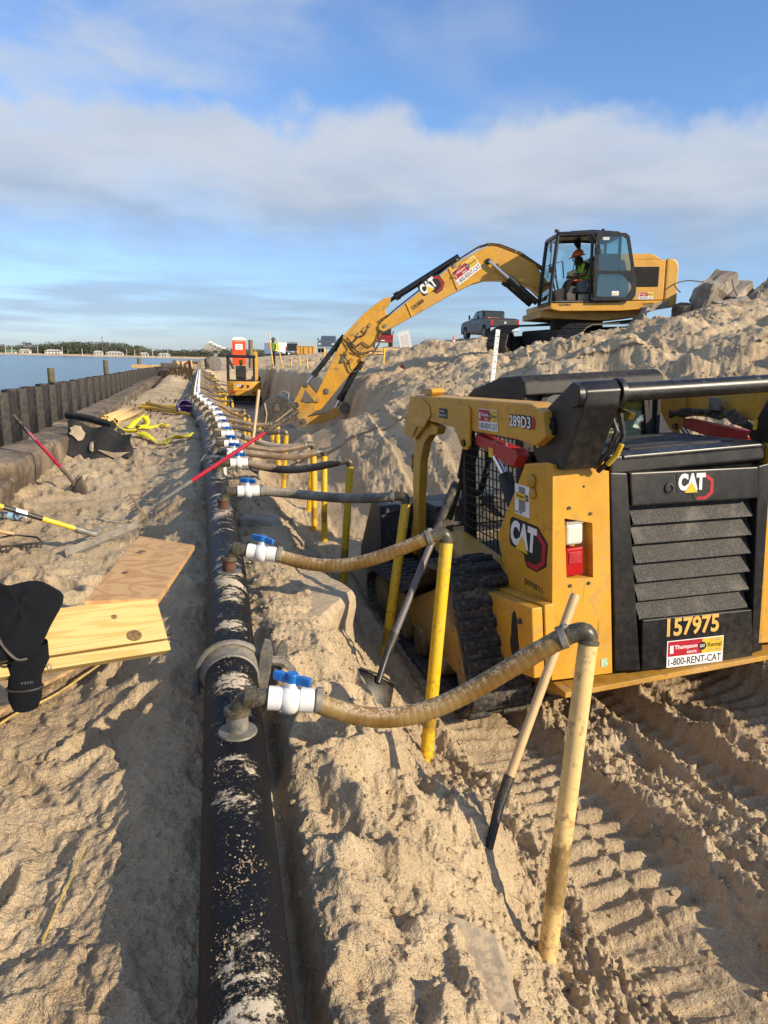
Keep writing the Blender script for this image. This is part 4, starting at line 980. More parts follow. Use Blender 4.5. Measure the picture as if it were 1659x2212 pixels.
# loader arms
arm_o = [(.17, 1.756), (1.64, 1.752), (1.944, 1.753), (2.03, 1.70), (2.205, 1.504), (2.186, 1.433), (1.994, 1.417), (1.80, 1.52), (1.736, 1.578), (1.19, 1.562), (.34, 1.562), (.12, 1.545), (.02, 1.60), (.05, 1.72)]
foot = [(2.06, 1.44), (2.12, 1.25), (2.16, 1.09), (2.18, .80), (2.30, .52), (2.20, .47), (2.07, .62), (2.02, 1.0), (1.958, 1.26), (1.87, 1.40), (1.75, 1.468), (1.60, 1.485), (1.56, 1.54), (1.75, 1.57)]
def larm(x0, x1, x2):
    a = MB().prism(arm_o, x0, x1, 'x', .012).build('loader_arm', Y_, T)
    MB().prism([(1.60, 1.775), (1.62, 1.80), (1.76, 1.80), (1.78, 1.757), (1.62, 1.757)], x0+.01, x1-.01, 'x', .004).build('stop_block', Y_, a)
    MB().prism([(2.02, 1.742), (1.80, 1.735), (1.62, 1.68), (1.60, 1.62), (1.74, 1.53), (1.9, 1.52), (2.0, 1.445), (2.17, 1.44), (2.19, 1.50)], x0-.012, x0-.001, 'x', .005).build('gusset_plate', Y_, a)
    MB().prism([(1.19, 1.69), (1.17, 1.71), (.93, 1.71), (.90, 1.69), (.91, 1.48), (.95, 1.445), (1.02, 1.445), (1.06, 1.475), (1.17, 1.60)], x0-.018, x0-.001, 'x', .006).build('cylinder_lug', Y_, a)
    MB().cyl((x0-.03, .985, 1.487), (x0, .985, 1.487), .022, None, 12).build('pin', K_, a)
    MB().prism(foot, x0+.03, x1-.02, 'x', .010).build('arm_foot', Y_, a)
    MB().tube([(x0+.06, 2.10, 1.29), (x0+.06, 2.20, 1.285), (x0+.06, 2.235, 1.26), (x0+.06, 2.215, 1.21), (x0+.06, 2.25, 1.18), (x0+.06, 2.23, 1.15), (x0+.06, 2.13, 1.14)], .012, 8).build('grab_bar', M['yellow_dirty'], a)
    return a
la = larm(-.03, .085, 0); ra = larm(1.49, 1.60, 0)
lettering(la, '289D3', (-.0325, .400, 1.622), ux, uz, .25, .072, M['text_black'], .085, 'model_number', .001)
lettering(la, '289D3', (-.0325, .396, 1.628), ux, uz, .235, .060, M['text_white'], .02, 'model_number', .0022)
plate(la, [(0, 0), (.03, 0), (.045, .03), (.03, .06), (0, .06), (.014, .03)], (-.0325, .158, 1.628), ux, uz, M['decal_red'], 'model_flash')
rental_sticker(la, (-.0325, .795, 1.585), ux, (0, .02, 1), .255, .118)
tw = plate(la, rect(.145, .062), (-.0325, 1.445, 1.615), ux, uz, M['text_black'], 'option_plate')
lettering(la, 'Two Speed', (-.0338, 1.44, 1.650), ux, uz, .095, .018, M['text_white'], .01); lettering(la, 'High Flow XPS', (-.0338, 1.44, 1.622), ux, uz, .13, .020, M['text_white'], .01)
# rear link, cross tube
for x0, x1 in ((.02, .205), (1.36, 1.53)):
    lk = MB().prism([(.20, 1.45), (.24, 1.50), (.09, 1.74), (-.13, 1.862), (-.21, 1.862), (-.25, 1.82), (-.235, 1.75), (-.06, 1.44)], x0, x1, 'x', .012).build('rear_link', K_, T)
    MB().cyl((x0-.014, .045, 1.645), (x0+.002, .045, 1.645), .045, None, 18).cyl((x0-.022, .045, 1.645), (x0-.012, .045, 1.645), .02, None, 10).build('pivot_pin', K_, lk)
    MB().lathe([(.052, 0), (.056, .004), (.056, .03), (.03, .031), (.028, .004)], (x0-.028, -.19, 1.803), (1, 0, 0), 24).build('tube_boss', K_, lk)
    MB().lathe([(.062, 0), (.066, .004), (.066, .028), (.05, .03)], (x1+.002, -.19, 1.803), (1, 0, 0), 24).build('tube_boss', K_, lk)
    plate(lk, [(0, 0), (.03, .0), (.035, .055), (.012, .06)], (x0-.0015, .20, 1.53), ux, uz, M['decal_yellow'], 'warning_sticker')
    MB().box((x0+.12, -.13, 1.70), (.05, .012, .10), (R(-24), 0, 0), .003).build('inset_panel', K_, lk)
MB().cyl((.02, -.19, 1.803), (1.56, -.19, 1.803), .043, None, 28).build('cross_tube', K_, T)
MB().tube([(.215, -.02, 1.44), (.245, -.10, 1.52), (.262, -.13, 1.62), (.255, -.08, 1.72)], .014, 8).build('hydraulic_hose', M['hose_dark'], T)
hy = MB().tube([(.23, -.03, 1.42), (.262, -.12, 1.50), (.285, -.15, 1.60), (.285, -.12, 1.70)], .013, 8).build('hydraulic_hose', M['rubber'], T)
MB().tube([(.247, -.085, 1.459), (.264, -.130, 1.508), (.276, -.150, 1.56)], .0135, 8).build('hose_lettering_band', M['decal_yellow'], hy)
# red cylinder guard, lift cylinders
for x in (.085, 1.46):
    MB().prism([(.893, 1.545), (.36, 1.50), (.34, 1.47), (.405, 1.400), (.60, 1.435), (.894, 1.483)], x-.10 if x < 1 else x, x-.03 if x < 1 else x+.07, 'x', .006).build('arm_brace', M['red'], T)
    MB().cyl((x, .90, 1.475), (x, .66, 1.28), .022, None, 14).build('cylinder_rod', M['chrome'], T)
    MB().cyl((x, .70, 1.315), (x, .44, .98), .042, None, 14).build('lift_cylinder', M['blackmatte'], T)
plate(T, rect(.06, .055), (-.0165, .70, 1.43), ux, uz, M['decal_yellow'], 'warning_sticker')
MB().tube([(-.0, .64, 1.49), (-.01, .64, 1.53), (.0, .50, 1.525), (.0, .50, 1.48)], .005, 6).build('brace_pin_clip', M['chrome'], T)
# hoses on the right arm
for k in range(4):
    MB().tube([(1.44, 1.0, 1.585-.01*k), (1.42, .85, 1.57+.012*k), (1.43, .70-.03*k, 1.60), (1.44, .55, 1.57+.02*k), (1.42, .42, 1.62-.02*k), (1.46, .30, 1.52)], .015, 8).build('hydraulic_hose', M['rubber'], T)
MB().lathe([(.07, 0), (.07, .006)], (1.485, 1.02, 1.58), (1, 0, 0), 20).build('arm_port', M['blackmatte'], T)
MB().box((1.41, .56, 1.655), (.02, .09, .075), None, .006).build('hose_bracket', M['galv'], T)
for x in (.30, 1.30):
    MB().cyl((x, 1.72, 1.44), (x, 1.88, 1.12), .038, None, 12).build('tilt_cylinder', M['blackmatte'], T)
    MB().cyl((x, 1.88, 1.12), (x, 2.14, .75), .018, None, 10).build('cylinder_rod', M['steel'], T)
MB().tube([(.34, 1.66, 1.42), (.40, 1.9, 1.25), (.36, 1.98, 1.05), (.42, 2.1, .85)], .03, 8).tube([(.45, 1.7, 1.42), (.50, 1.85, 1.2), (.46, 1.9, 1.0), (.40, 2.1, .9)], .025, 8).build('hydraulic_hose', M['rubber'], T)
# track frames and rubber tracks with lugs
loop = [(.24, .20), (.27, .10), (.36, .03), (.60, .0), (2.15, .0), (2.36, .06), (2.42, .20), (2.36, .34), (2.20, .42), (1.45, .46), (1.05, .66), (.88, .79), (.70, .82), (.54, .77), (.44, .62), (.33, .40)]
def lenloop(P):
    P = P+[P[0]]; d = [0]
    for a, b_ in zip(P[:-1], P[1:]): d.append(d[-1]+math.hypot(b_[0]-a[0], b_[1]-a[1]))
    return P, d
lug_me = MB().prism([(-.036, .0), (-.026, .028), (.026, .028), (.036, .0)], -.17, -.035, 'x', .006).prism([(-.036, .0), (-.026, .028), (.026, .028), (.036, .0)], .035, .17, 'x', .006).box2((-.05, -.02, -.004), (.05, .02, .012)).mesh('tread_lug', M['rubber'])
for sx in (-.17, 1.75):
    inner = []
    cy, cz = 1.25, .36
    n = len(loop)
    for i in range(n):
        a, b_, c_ = Vector(loop[i-1]), Vector(loop[i]), Vector(loop[(i+1) % n]); t = (c_-a).normalized(); nv = Vector((t.y, -t.x)); nv = nv if nv.dot(Vector((cy, cz))-b_) > 0 else -nv
        inner.append(tuple(b_+nv*.03))
    tk = MB().ring(loop, inner, sx-.18, sx+.18, 'x').build('track_belt', M['rubber'], T, 50)
    P, d = lenloop(loop); m_ = 46
    for k in range(m_):
        s_ = (k+.5)*d[-1]/m_; j = max(i for i in range(len(d)) if d[i] <= s_); f_ = (s_-d[j])/(d[j+1]-d[j]); a, b_ = Vector(P[j]), Vector(P[j+1]); c_ = a+(b_-a)*f_; t = (b_-a).normalized(); nv = Vector((t.y, -t.x)); nv = -nv if nv.dot(Vector((cy, cz))-c_) > 0 else nv
        o = link('tread_lug', lug_me, tk); o.matrix_local = basis((sx, c_.x, c_.y), (1, 0, 0), (0, t.x, t.y), (0, nv.x, nv.y))
    fr_ = MB().prism([(.50, .30), (.70, .70), (1.0, .58), (1.5, .36), (2.2, .30), (2.2, .18), (.5, .14)], sx-.09, sx+.09, 'x', .01).build('track_frame', M['yellow_dirty'], T)
    for y_, z_, r_ in ((.45, .20, .15), (2.20, .21, .17), (.95, .13, .11), (1.28, .13, .11), (1.6, .13, .11), (1.9, .13, .11)):
        MB().lathe([(.03, -.13), (r_*.8, -.125), (r_, -.10), (r_, .10), (r_*.8, .125), (.03, .13)], (sx, y_, z_), (1, 0, 0), 18).build('track_wheel', M['wornplate'], T)
    MB().lathe([(.05, -.1), (.17, -.09), (.20, -.03), (.20, .03), (.17, .09), (.05, .1)], (sx, .70, .60), (1, 0, 0), 14).build('drive_sprocket', M['wornplate'], T)
MB().box2((.0, .4, .16), (1.6, 2.0, .42), .02).build('chassis', M['yellow_dirty'], T)
MB().prism([(.40, .45), (.60, .42), (1.75, .62), (1.85, .72), (1.75, .74), (1.1, .70)], .02, .26, 'x', .01).build('fender', Y_, T)
# bucket and coupler
MB().box2((.1, 2.15, .30), (1.5, 2.42, .62), .02).box2((.2, 2.2, .55), (.35, 2.5, .85), .01).box2((1.2, 2.2, .55), (1.35, 2.5, .85), .01).build('coupler', M['steel'], T)
bk = [(2.46, .82), (2.50, .36), (2.60, .26), (3.20, .20), (3.22, .225), (2.66, .30), (2.54, .40), (2.50, .82)]
M['bucketpaint'] = dusty('worn_bucket_paint', (.030, .035, .042), .5, .4, .35, scale=3, bumps=.2)
bu = MB().prism(bk, -.18, 1.78, 'x', .006).build('bucket', M['bucketpaint'], T)
for x0 in (-.19, 1.765): MB().prism([(2.46, .84), (2.49, .34), (2.60, .24), (3.22, .19), (3.18, .34), (2.72, .84)], x0, x0+.025, 'x', .005).build('bucket_side', M['bucketpaint'], bu)
MB().box2((-.18, 2.44, .78), (1.78, 2.70, .85), .012).build('bucket_lip', M['bucketpaint'], bu)
for z_ in (.45, .62): MB().box2((-.1, 2.44, z_), (1.7, 2.475, z_+.03), .004).build('bucket_rib', M['bucketpaint'], bu)

# its operator, seen through the screens
T2 = empty('person', LW, 'loader operator in a lime hi-vis shirt seated inside the dark cab', 'person')
jp = {'pelvis': (.75, 1.15, .80), 'spine': (.75, 1.13, .98), 'chest': (.75, 1.13, 1.18), 'neck': (.75, 1.16, 1.33), 'jaw': (.75, 1.18, 1.41), 'head': (.75, 1.18, 1.49), 'crown': (.75, 1.17, 1.56)}
for s_, k in (('l', -1), ('r', 1)):
    x = .75+k*.0
    jp.update({s_+'sho': (.75+k*.19, 1.14, 1.24), s_+'elb': (.75+k*.27, 1.24, 1.02), s_+'wri': (.75+k*.24, 1.46, 1.04), s_+'hand': (.75+k*.23, 1.53, 1.05), s_+'fing': (.75+k*.22, 1.58, 1.02), s_+'thumb': (.75+k*.19, 1.52, 1.07), s_+'hip': (.75+k*.10, 1.18, .80), s_+'knee': (.75+k*.14, 1.56, .86), s_+'ank': (.75+k*.13, 1.66, .50), s_+'toe': (.75+k*.13, 1.77, .46)})
make_person(T2, {n: (p_, rads(n)) for n, p_ in jp.items()}, EDG, [(M['hivis'], {'spine', 'chest', 'neck', 'lsho', 'rsho', 'lelb', 'relb'}), (M['skin'], {'jaw', 'head', 'crown', 'lwri', 'rwri', 'lhand', 'rhand', 'lfing', 'rfing', 'lthumb', 'rthumb'}), (M['navy'], {'pelvis', 'lhip', 'rhip', 'lknee', 'rknee', 'lank', 'rank', 'ltoe', 'rtoe'})])
hardhat(T2, (.75, 1.18, 1.53), M['white']); face(T2, (.75, 1.18, 1.46), (0, 1, 0))
# ------------------------------------------------------------------ large excavator on the dune
EW = machine_frame((7.727, 15.152, 2.751), R(-78), R(-1.8), 0)
X = empty('excavator', EW, 'large yellow tracked excavator on the dune with its boom reaching down into the trench', 'excavator')
# house
hs = MB().prism([(.0, .05), (.02, .20), (-2.56, .22), (-2.56, .06), (-1.6, .0), (-.2, .0)], .0, 2.35, 'x', .02).build('deck_frame', Y_, X)
MB().prism([(.16, -.12), (.16, .02), (-2.3, .02), (-2.3, -.10), (-1.2, -.2)], .25, 2.1, 'x', .01).build('belly_plate', M['yellow_dirty'], X)
eb = MB().prism([(-.98, .225), (-.98, 1.10), (-2.565, 1.105), (-2.565, .225)], .012, 2.3, 'x', .03).build('engine_house', Y_, X)
MB().prism([(-1.05, 1.09), (-1.05, 1.235), (-2.26, 1.235), (-2.48, 1.11)], .05, 1.5, 'x', .02).build('hood', Y_, eb)
MB().box2((.006, -2.42, .51), (.05, -1.82, .95), .012).build('side_vent', M['void'], eb)
for k in range(6): MB().box2((.002, -2.40, .545+k*.065), (.010, -1.84, .558+k*.065)).build('vent_slat', M['void'], eb)
cw_ = MB().prism([(-2.575, .07), (-2.575, 1.12), (-2.72, 1.13), (-2.83, 1.08), (-2.875, .95), (-2.88, .16), (-2.80, .06)], .0, 2.35, 'x', .06).build('counterweight', Y_, X)
rental_sticker(eb, (.010, -1.975, .245), (0, -1, 0), (0, .015, 1), .345, .155)
lettering(hs, 'EGX193818', (-.004, -.17, .115), (0, -1, 0), uz, .27, .05, M['text_black'], .02); lettering(hs, 'EGX193818', (-.004, -2.09, .12), (0, -1, 0), uz, .26, .05, M['text_black'], .02)
# cab
fr = M['black']
cb = MB()
def bar(a, b_, w_=.05): cb.tube([a, b_], w_*.62, 8)
F0, F1 = (.03, .165), (-.075, 1.665)          # front edge (y, z) bottom and top, near side
for x in (.03, .98):
    bar((x, F0[0], F0[1]), (x, .0, .62), .07); bar((x, .0, .62), (x, -.10, 1.62), .07)
    bar((x, -.87, .22), (x, -.88, 1.64), .06); bar((x, -1.5, .22), (x, -1.5, 1.60), .06)
    bar((x, -.05, .20), (x, -1.5, .22), .06); bar((x, -.10, 1.62), (x, -.88, 1.64), .07); bar((x, -.88, 1.64), (x, -1.5, 1.60), .06)
    cb.prism([(-.10, 1.62), (-.20, 1.45), (-.13, 1.60)], x-.02, x+.02, 'x'); cb.prism([(-.87, 1.62), (-.72, 1.62), (-.87, 1.42)], x-.02, x+.02, 'x')
for y, z in ((.02, .17), (-.0, .62), (-.10, 1.62), (-1.5, 1.60), (-1.5, .25)): bar((.03, y, z), (.98, y, z), .06)
cb = cb.build('cab_frame', fr, X, 60)
MB().prism([(-.06, 1.635), (-.10, 1.69), (-.85, 1.712), (-1.45, 1.70), (-1.56, 1.64)], -.01, 1.02, 'x', .03).build('cab_roof', fr, cb)
MB().box2((.0, -1.56, .16), (1.0, .0, .225), .01).build('cab_floor', fr, cb)
MB().box2((-.012, -.86, .205), (.0, -.08, .222)).build('door_sill', M['galv'], cb)
MB().add([(.05, .02, .20), (.96, .02, .20), (.96, -.0, .60), (.05, -.0, .60)], [(0, 1, 2, 3)]).build('lower_windscreen', M['glass'], cb, smooth=False)
MB().add([(.05, -.005, .64), (.96, -.005, .64), (.96, -.10, 1.60), (.05, -.10, 1.60)], [(0, 1, 2, 3)]).build('windscreen', M['glass'], cb, smooth=False)
MB().add([(.985, -.03, .64), (.985, -1.48, .30), (.985, -1.48, 1.57), (.985, -.12, 1.58)], [(0, 1, 2, 3)]).build('far_side_window', M['glass'], cb, smooth=False)
MB().add([(.06, -1.5, .70), (.95, -1.5, .70), (.95, -1.5, 1.56), (.06, -1.5, 1.56)], [(0, 1, 2, 3)]).build('rear_window', M['glass'], cb, smooth=False)
# open door folded back against the house
dr = MB(); do_ = [(-.90, .215), (-.90, 1.655), (-1.56, 1.645), (-1.645, 1.60), (-1.80, .88), (-1.865, .75), (-1.87, .33), (-1.80, .24)]
dn = [(-1.0, .86), (-1.0, 1.50), (-1.06, 1.585), (-1.52, 1.575), (-1.60, 1.52), (-1.745, .90), (-1.735, .855), (-1.3, .85)]
dl_ = [(-.99, .31), (-.99, .74), (-1.02, .785), (-1.50, .785), (-1.60, .74), (-1.765, .57), (-1.78, .48), (-1.66, .28)]
def interp_ring(o_, n_): return o_
D = MB()
D.ring([(-.90, .83), (-.90, 1.40), (-.93, 1.655), (-1.57, 1.645), (-1.655, 1.58), (-1.81, .90), (-1.80, .82), (-1.3, .82)], dn, -.115, -.07, 'x')
D.ring([(-.90, .215), (-.90, .74), (-.91, .825), (-1.52, .825), (-1.80, .82), (-1.87, .70), (-1.87, .33), (-1.80, .22)], dl_, -.114, -.071, 'x')
door_ = D.build('cab_door', fr, X)
MB().prism(dn, -.096, -.090, 'x').build('door_window', M['glass'], door_); MB().prism(dl_, -.096, -.090, 'x').build('door_window', M['glass'], door_)
MB().tube([(-.10, -.93, .30), (-.14, -.94, .32), (-.14, -.94, .42), (-.10, -.93, .44)], .01, 6).tube([(-.115, -.985, 1.22), (-.16, -.98, 1.25), (-.16, -.98, 1.35), (-.115, -.985, 1.38)], .012, 6).build('door_handle', fr, door_)
st_ = plate(door_, rect(.16, .095), (-.099, -1.33, .325), (0, -1, 0), uz, M['text_white'], 'door_sticker'); plate(door_, rect(.10, .03, .02, .02), (-.1012, -1.33, .325), (0, -1, 0), uz, M['decal_yellow'], 'sticker_band')
plate(door_, rect(.14, .06), (-.099, -1.07, 1.50), (0, -1, 0), uz, M['lampwhite'], 'door_label')
# mirrors, lamps, stack
MB().tube([(.0, -.04, 1.45), (-.10, .06, 1.46), (-.12, .08, 1.30)], .012, 6).box((-.12, .09, 1.36), (.10, .02, .22), None, .02).build('mirror', fr, X)
MB().tube([(.15, .0, 1.3), (.15, .03, .9), (.35, .03, .75)], .008, 6).build('wiper', fr, X)
MB().cyl((.2, -.14, 1.70), (.2, -.14, 1.76), .03).box((.2, -.10, 1.74), (.10, .05, .07), None, .015).build('work_lamp', fr, X)
MB().cyl((.55, -1.28, 1.69), (.55, -1.28, 1.84), .035).build('beacon_stub', fr, X)
MB().tube([(.1, -.4, 1.71), (.1, -.9, 1.735), (.1, -1.35, 1.71)], .012, 6).build('roof_rail', fr, X)
# seat and consoles
se = MB().box((.5, -.90, .50), (.5, .46, .14), None, .05).box((.5, -1.13, .88), (.48, .14, .72), (R(-8), 0, 0), .06).box((.5, -1.19, 1.30), (.26, .10, .18), None, .04).build('seat', M['blackmatte'], X)
con = MB().prism([(-.62, .42), (-.60, .62), (-.66, .70), (-1.06, .68), (-1.12, .60), (-1.06, .45), (-.80, .40)], .10, .24, 'x', .03).build('arm_console', M['seat'], X)
plate(con, rect(.001, .001), (.098, -.75, .5), (0, -1, 0), uz, M['text_white']).hide_render = False
lettering(con, 'CAT', (.097, -.82, .53), (0, -1, 0), uz, .13, .085, M['text_white'], .05)
MB().prism([(-.52, .655), (-.54, .69), (-.70, .70), (-.74, .66)], .09, .20, 'x', .012).build('orange_lever', M['orange'], con)
MB().cyl((.17, -.66, .68), (.17, -.63, .84), .022).build('joystick', fr, con)
MB().box((.5, -.28, .36), (.5, .28, .3), (R(-15), 0, 0), .03).tube([(.35, -.24, .5), (.35, -.16, .82)], .018, 6).tube([(.62, -.24, .5), (.62, -.16, .82)], .018, 6).box((.75, -.15, 1.0), (.22, .03, .18), (R(-12), 0, 0), .02).build('pedal_console', M['blackmatte'], X)
MB().tube([(.93, -.35, .8), (.92, -.3, 1.15), (.92, -.48, 1.18), (.92, -.52, .8)], .015, 6).build('grab_rail', M['steel'], X)
# boom, stick, bucket
bx0, bx1 = .98, 1.42
boom_o = [(-.25, .62), (.15, 1.13), (.60, 1.36), (.998, 1.50), (1.19, 1.545), (1.36, 1.51), (1.57, 1.41), (2.108, 1.125), (3.414, .118), (3.55, .03), (3.76, -.13), (3.86, -.24), (3.85, -.34), (3.74, -.385), (3.285, -.165), (2.129, .456), (1.62, .70), (1.30, .785), (1.04, .785), (.6, .76), (.189, .60), (-.15, .30)]
bm_ = MB().prism(boom_o, bx0, bx1, 'x', .02).build('boom', Y_, X)
for a, b_ in (((3.20, .27), (3.06, -.04)), ((2.20, 1.06), (1.98, .56))): MB().cyl((bx0-.004, *a), (bx0-.004, *b_), .018, None, 6).build('weld_band', Y_, bm_)
dv = Vector((0, -.80, .60)).normalized()     # along the boom towards the cab
def bo(y, z, off=.0): return (bx0-.0035-off, y, z)
bu_ = Vector((0, -.792, .606)); bv_ = Vector((0, .606, .792))
bu_ = Vector((0, -.805, .593)).normalized(); bv_ = Vector((0, .593, .805)).normalized()
track_logo(bm_, bo(2.70, .30), bu_, bv_, .58, .42)
rental_sticker(bm_, bo(1.955, .66), bu_, bv_, .68, .34)
lettering(bm_, 'TZE10058', bo(3.04, .10), bu_, bv_, .34, .085, M['text_black'], .02)
MB().cyl((bx0-.03, 1.267, 1.195), (bx1+.03, 1.267, 1.195), .07, None, 16).build('boom_pin', K_, bm_)
for y, z in ((3.711, -.249), (2.06, 1.10)): MB().cyl((bx0-.02, y, z), (bx1+.02, y, z), .045, None, 14).build('boom_pin', M['galv'], bm_)
for k in range(4):
    xk = bx0+.03+k*.10
    MB().tube([(xk, -.1, 1.02), (xk, .5, 1.40), (xk, 1.0, 1.58), (xk, 1.25, 1.60), (xk, 1.5, 1.53), (xk, 2.1, 1.17), (xk, 2.75, .67), (xk, 3.4, .18), (xk, 3.62, .0), (xk-.02, 3.82, -.12)], .016, 6).build('hydraulic_line', M['yellow_dirty'] if k % 2 else M['blackmatte'], bm_)
for y, z in ((.62, 1.42), (1.28, 1.60), (2.0, 1.24), (2.7, .71)): MB().box((bx0+.18, y, z), (.38, .05, .04), (R(-30), 0, 0), .008).build('line_clamp', M['galv'], bm_)
MB().tube([(bx0-.01, 1.9, 1.15), (bx0-.03, 2.0, .98), (bx0-.03, 2.06, .88), (bx0-.02, 2.1, .90)], .012, 6).box((bx0-.02, 2.07, .86), (.05, .10, .06), None, .01).build('boom_valve', M['yellow_dirty'], bm_)
def ram(name, a, b_, f_, r_, x, rod=.5):
    a, b_ = Vector((x, *a)), Vector((x, *b_)); c_ = a+(b_-a)*f_
    k = MB().cyl(a, c_, r_, None, 16).cyl(c_-(b_-a).normalized()*.10, c_+(b_-a).normalized()*.02, r_*1.22, None, 16).build(name, M['black'], X)
    MB().cyl(c_, b_, r_*rod, None, 12).build('cylinder_rod', M['chrome'] if name != 'stick_cylinder' else K_, k)
    return k
for x in (bx0-.09, bx1+.09): ram('boom_cylinder', (.10, .25), (1.267, 1.195), .58, .072, x)
MB().tube([(bx0-.1, .2, .25), (bx0-.12, .5, .42), (bx0-.1, .75, .62)], .014, 6).build('hydraulic_line', M['blackmatte'], X)
ram('stick_cylinder', (1.93, 1.33), (3.60, .33), .90, .078, 1.2, .6)
sx0, sx1 = 1.05, 1.36
stick_o = [(3.55, .40), (3.70, .40), (3.95, .24), (4.25, .0), (4.66, -.42), (4.80, -.70), (5.40, -1.86), (5.55, -2.08), (5.53, -2.20), (5.42, -2.25), (5.27, -2.20), (4.32, -1.08), (4.10, -.88), (3.92, -.62), (3.72, -.36), (3.62, -.25), (3.60, -.10), (3.70, .12), (3.58, .26)]
sk = MB().prism(stick_o, sx0, sx1, 'x', .018).build('stick', Y_, X)
MB().prism([(3.80, .26), (4.2, -.04), (4.62, -.48), (4.55, -.75), (4.25, -.86), (4.02, -.66), (3.85, -.30), (3.80, .0)], sx0-.014, sx0-.002, 'x', .004).build('gusset_plate', Y_, sk)
for y, z, r_ in ((5.47, -2.12, .075), (5.33, -1.97, .05), (4.66, -.50, .05), (4.25, -1.02, .05)): MB().cyl((sx0-.06, y, z), (sx1+.06, y, z), r_, None, 16).build('stick_pin', M['yellow_dirty'], sk)
for p_ in ([(4.62, -.5), (4.4, -.72), (4.25, -.62), (4.05, -.72), (3.85, -.5), (3.80, -.15)], [(4.66, -.56), (4.45, -.85), (4.2, -.86), (3.95, -.78), (3.80, -.52), (3.78, -.1)], [(4.55, -.62), (4.3, -.9), (4.05, -.92), (3.85, -.66), (3.72, -.2)], [(4.70, -.85), (4.60, -1.1), (4.50, -1.3), (4.3, -1.25), (4.2, -1.05)], [(4.1, -.25), (4.2, -.45), (4.35, -.5), (4.45, -.62)]):
    MB().tube(catmull([(sx0-.05, a, b_) for a, b_ in p_], 4), .016, 6).build('hydraulic_hose', M['rubber'], sk)
for y, z in ((4.20, -.33), (4.33, -.45), (4.05, -.22), (4.60, -.85), (4.52, -1.05)): MB().box((sx0-.03, y, z), (.05, .12, .07), (R(-50), 0, 0), .01).build('hose_bracket', M['yellow_dirty'], sk)
MB().box((sx0-.02, 4.72, -1.02), (.05, .06, .16), (R(25), 0, 0), .01).build('shutoff_valve', M['galv'], sk)
MB().box((sx0-.02, 5.12, -1.76), (.05, .09, .13), None, .015).build('position_sensor', M['galv'], sk)
plate(sk, rect(.09, .11), (sx0-.004, 4.58, -1.30), bu_, bv_, M['decal_yellow'], 'warning_sticker')
ram('bucket_cylinder', (4.68, -.46), (5.63, -1.62), .80, .062, 1.2)
for x in (sx0-.05, sx1+.02):
    MB().prism([(5.62, -1.54), (5.69, -1.60), (5.66, -1.70), (5.42, -2.02), (5.32, -2.03), (5.28, -1.93)], x, x+.035, 'x', .006).build('idler_link', M['yellow_dirty'], X)
    MB().prism([(5.60, -1.55), (5.70, -1.60), (5.95, -2.05), (5.92, -2.14), (5.84, -2.14), (5.80, -2.08)], x-.04, x-.005, 'x', .006).build('power_link', M['yellow_dirty'], X)
MB().cyl((sx0-.10, 5.63, -1.61), (sx1+.10, 5.63, -1.61), .065, None, 16).cyl((sx0-.10, 5.88, -2.087), (sx1+.10, 5.88, -2.087), .075, None, 16).build('linkage_pin', M['steel'], X)
for x in (.98, 1.38): MB().prism([(5.97, -2.03), (5.93, -1.98), (5.83, -2.0), (5.60, -2.05), (5.40, -2.08), (5.42, -2.25), (5.62, -2.38), (5.66, -2.56), (5.76, -2.56), (5.84, -2.40), (5.98, -2.15)], x, x+.05, 'x', .008).build('coupler_ear', M['yellow_dirty'], X)
MB().cyl((.92, 5.711, -2.487), (1.50, 5.711, -2.487), .085, None, 18).cyl((.90, 5.711, -2.487), (1.52, 5.711, -2.487), .04, None, 12).build('bucket_pin', M['steel'], X)
M['bucketsteel'] = dusty('worn_bucket_steel', (.085, .083, .08), .48, .3, .35, metal=.5, scale=3, dirt=.2)
bo_ = [(5.86, -2.10), (6.02, -1.98), (6.14, -1.87), (6.32, -1.845), (6.50, -1.90), (6.62, -2.00), (6.70, -2.14), (6.74, -2.32), (6.74, -2.52), (6.76, -2.68), (6.55, -2.64), (6.15, -2.555), (5.82, -2.44)]
bi_ = [(5.92, -2.14), (6.04, -2.03), (6.16, -1.92), (6.31, -1.89), (6.47, -1.94), (6.58, -2.03), (6.65, -2.16), (6.69, -2.33), (6.69, -2.50), (6.71, -2.66), (6.55, -2.62), (6.16, -2.54), (5.86, -2.42)]
bk_ = MB().prism(bo_, .76, .80, 'x', .006).build('bucket', M['bucketsteel'], X)
MB().prism(bo_, 1.66, 1.70, 'x', .006).build('bucket_side', M['bucketsteel'], bk_)
sh = MB()
for i in range(9):
    a, b_ = bo_[i], bo_[i+1]; c_, d_ = bi_[i], bi_[i+1]
    sh.add([(.80, *a), (.80, *b_), (1.66, *b_), (1.66, *a), (.80, *c_), (.80, *d_), (1.66, *d_), (1.66, *c_)], [(0, 1, 2, 3), (4, 5, 6, 7), (0, 1, 5, 4), (3, 2, 6, 7)])
sh.build('bucket_shell', M['bucketsteel'], bk_, 60)
MB().tube([(.755, 6.60, -2.02), (.75, 6.56, -2.28), (.75, 6.62, -2.60)], .018, 6).tube([(.755, 6.55, -2.60), (.75, 6.2, -2.35), (.75, 5.95, -2.16)], .016, 6).build('weld_bead', M['sand'], bk_)
MB().box((.757, 6.31, -2.13), (.012, .15, .20), (R(-4), 0, 0), .02).build('cast_emblem', M['steel'], bk_)
MB().tube([(.80, 6.04, -1.93), (.80, 6.02, -1.80), (.80, 6.14, -1.74), (.80, 6.24, -1.79)], .025, 8).build('lifting_eye', M['galv'], bk_)
for k in range(5): MB().prism([(6.72, -2.58), (6.79, -2.62), (6.78, -2.80), (6.74, -2.80)], .78+k*.21, .86+k*.21, 'x', .006).build('bucket_tooth', M['steel'], bk_)
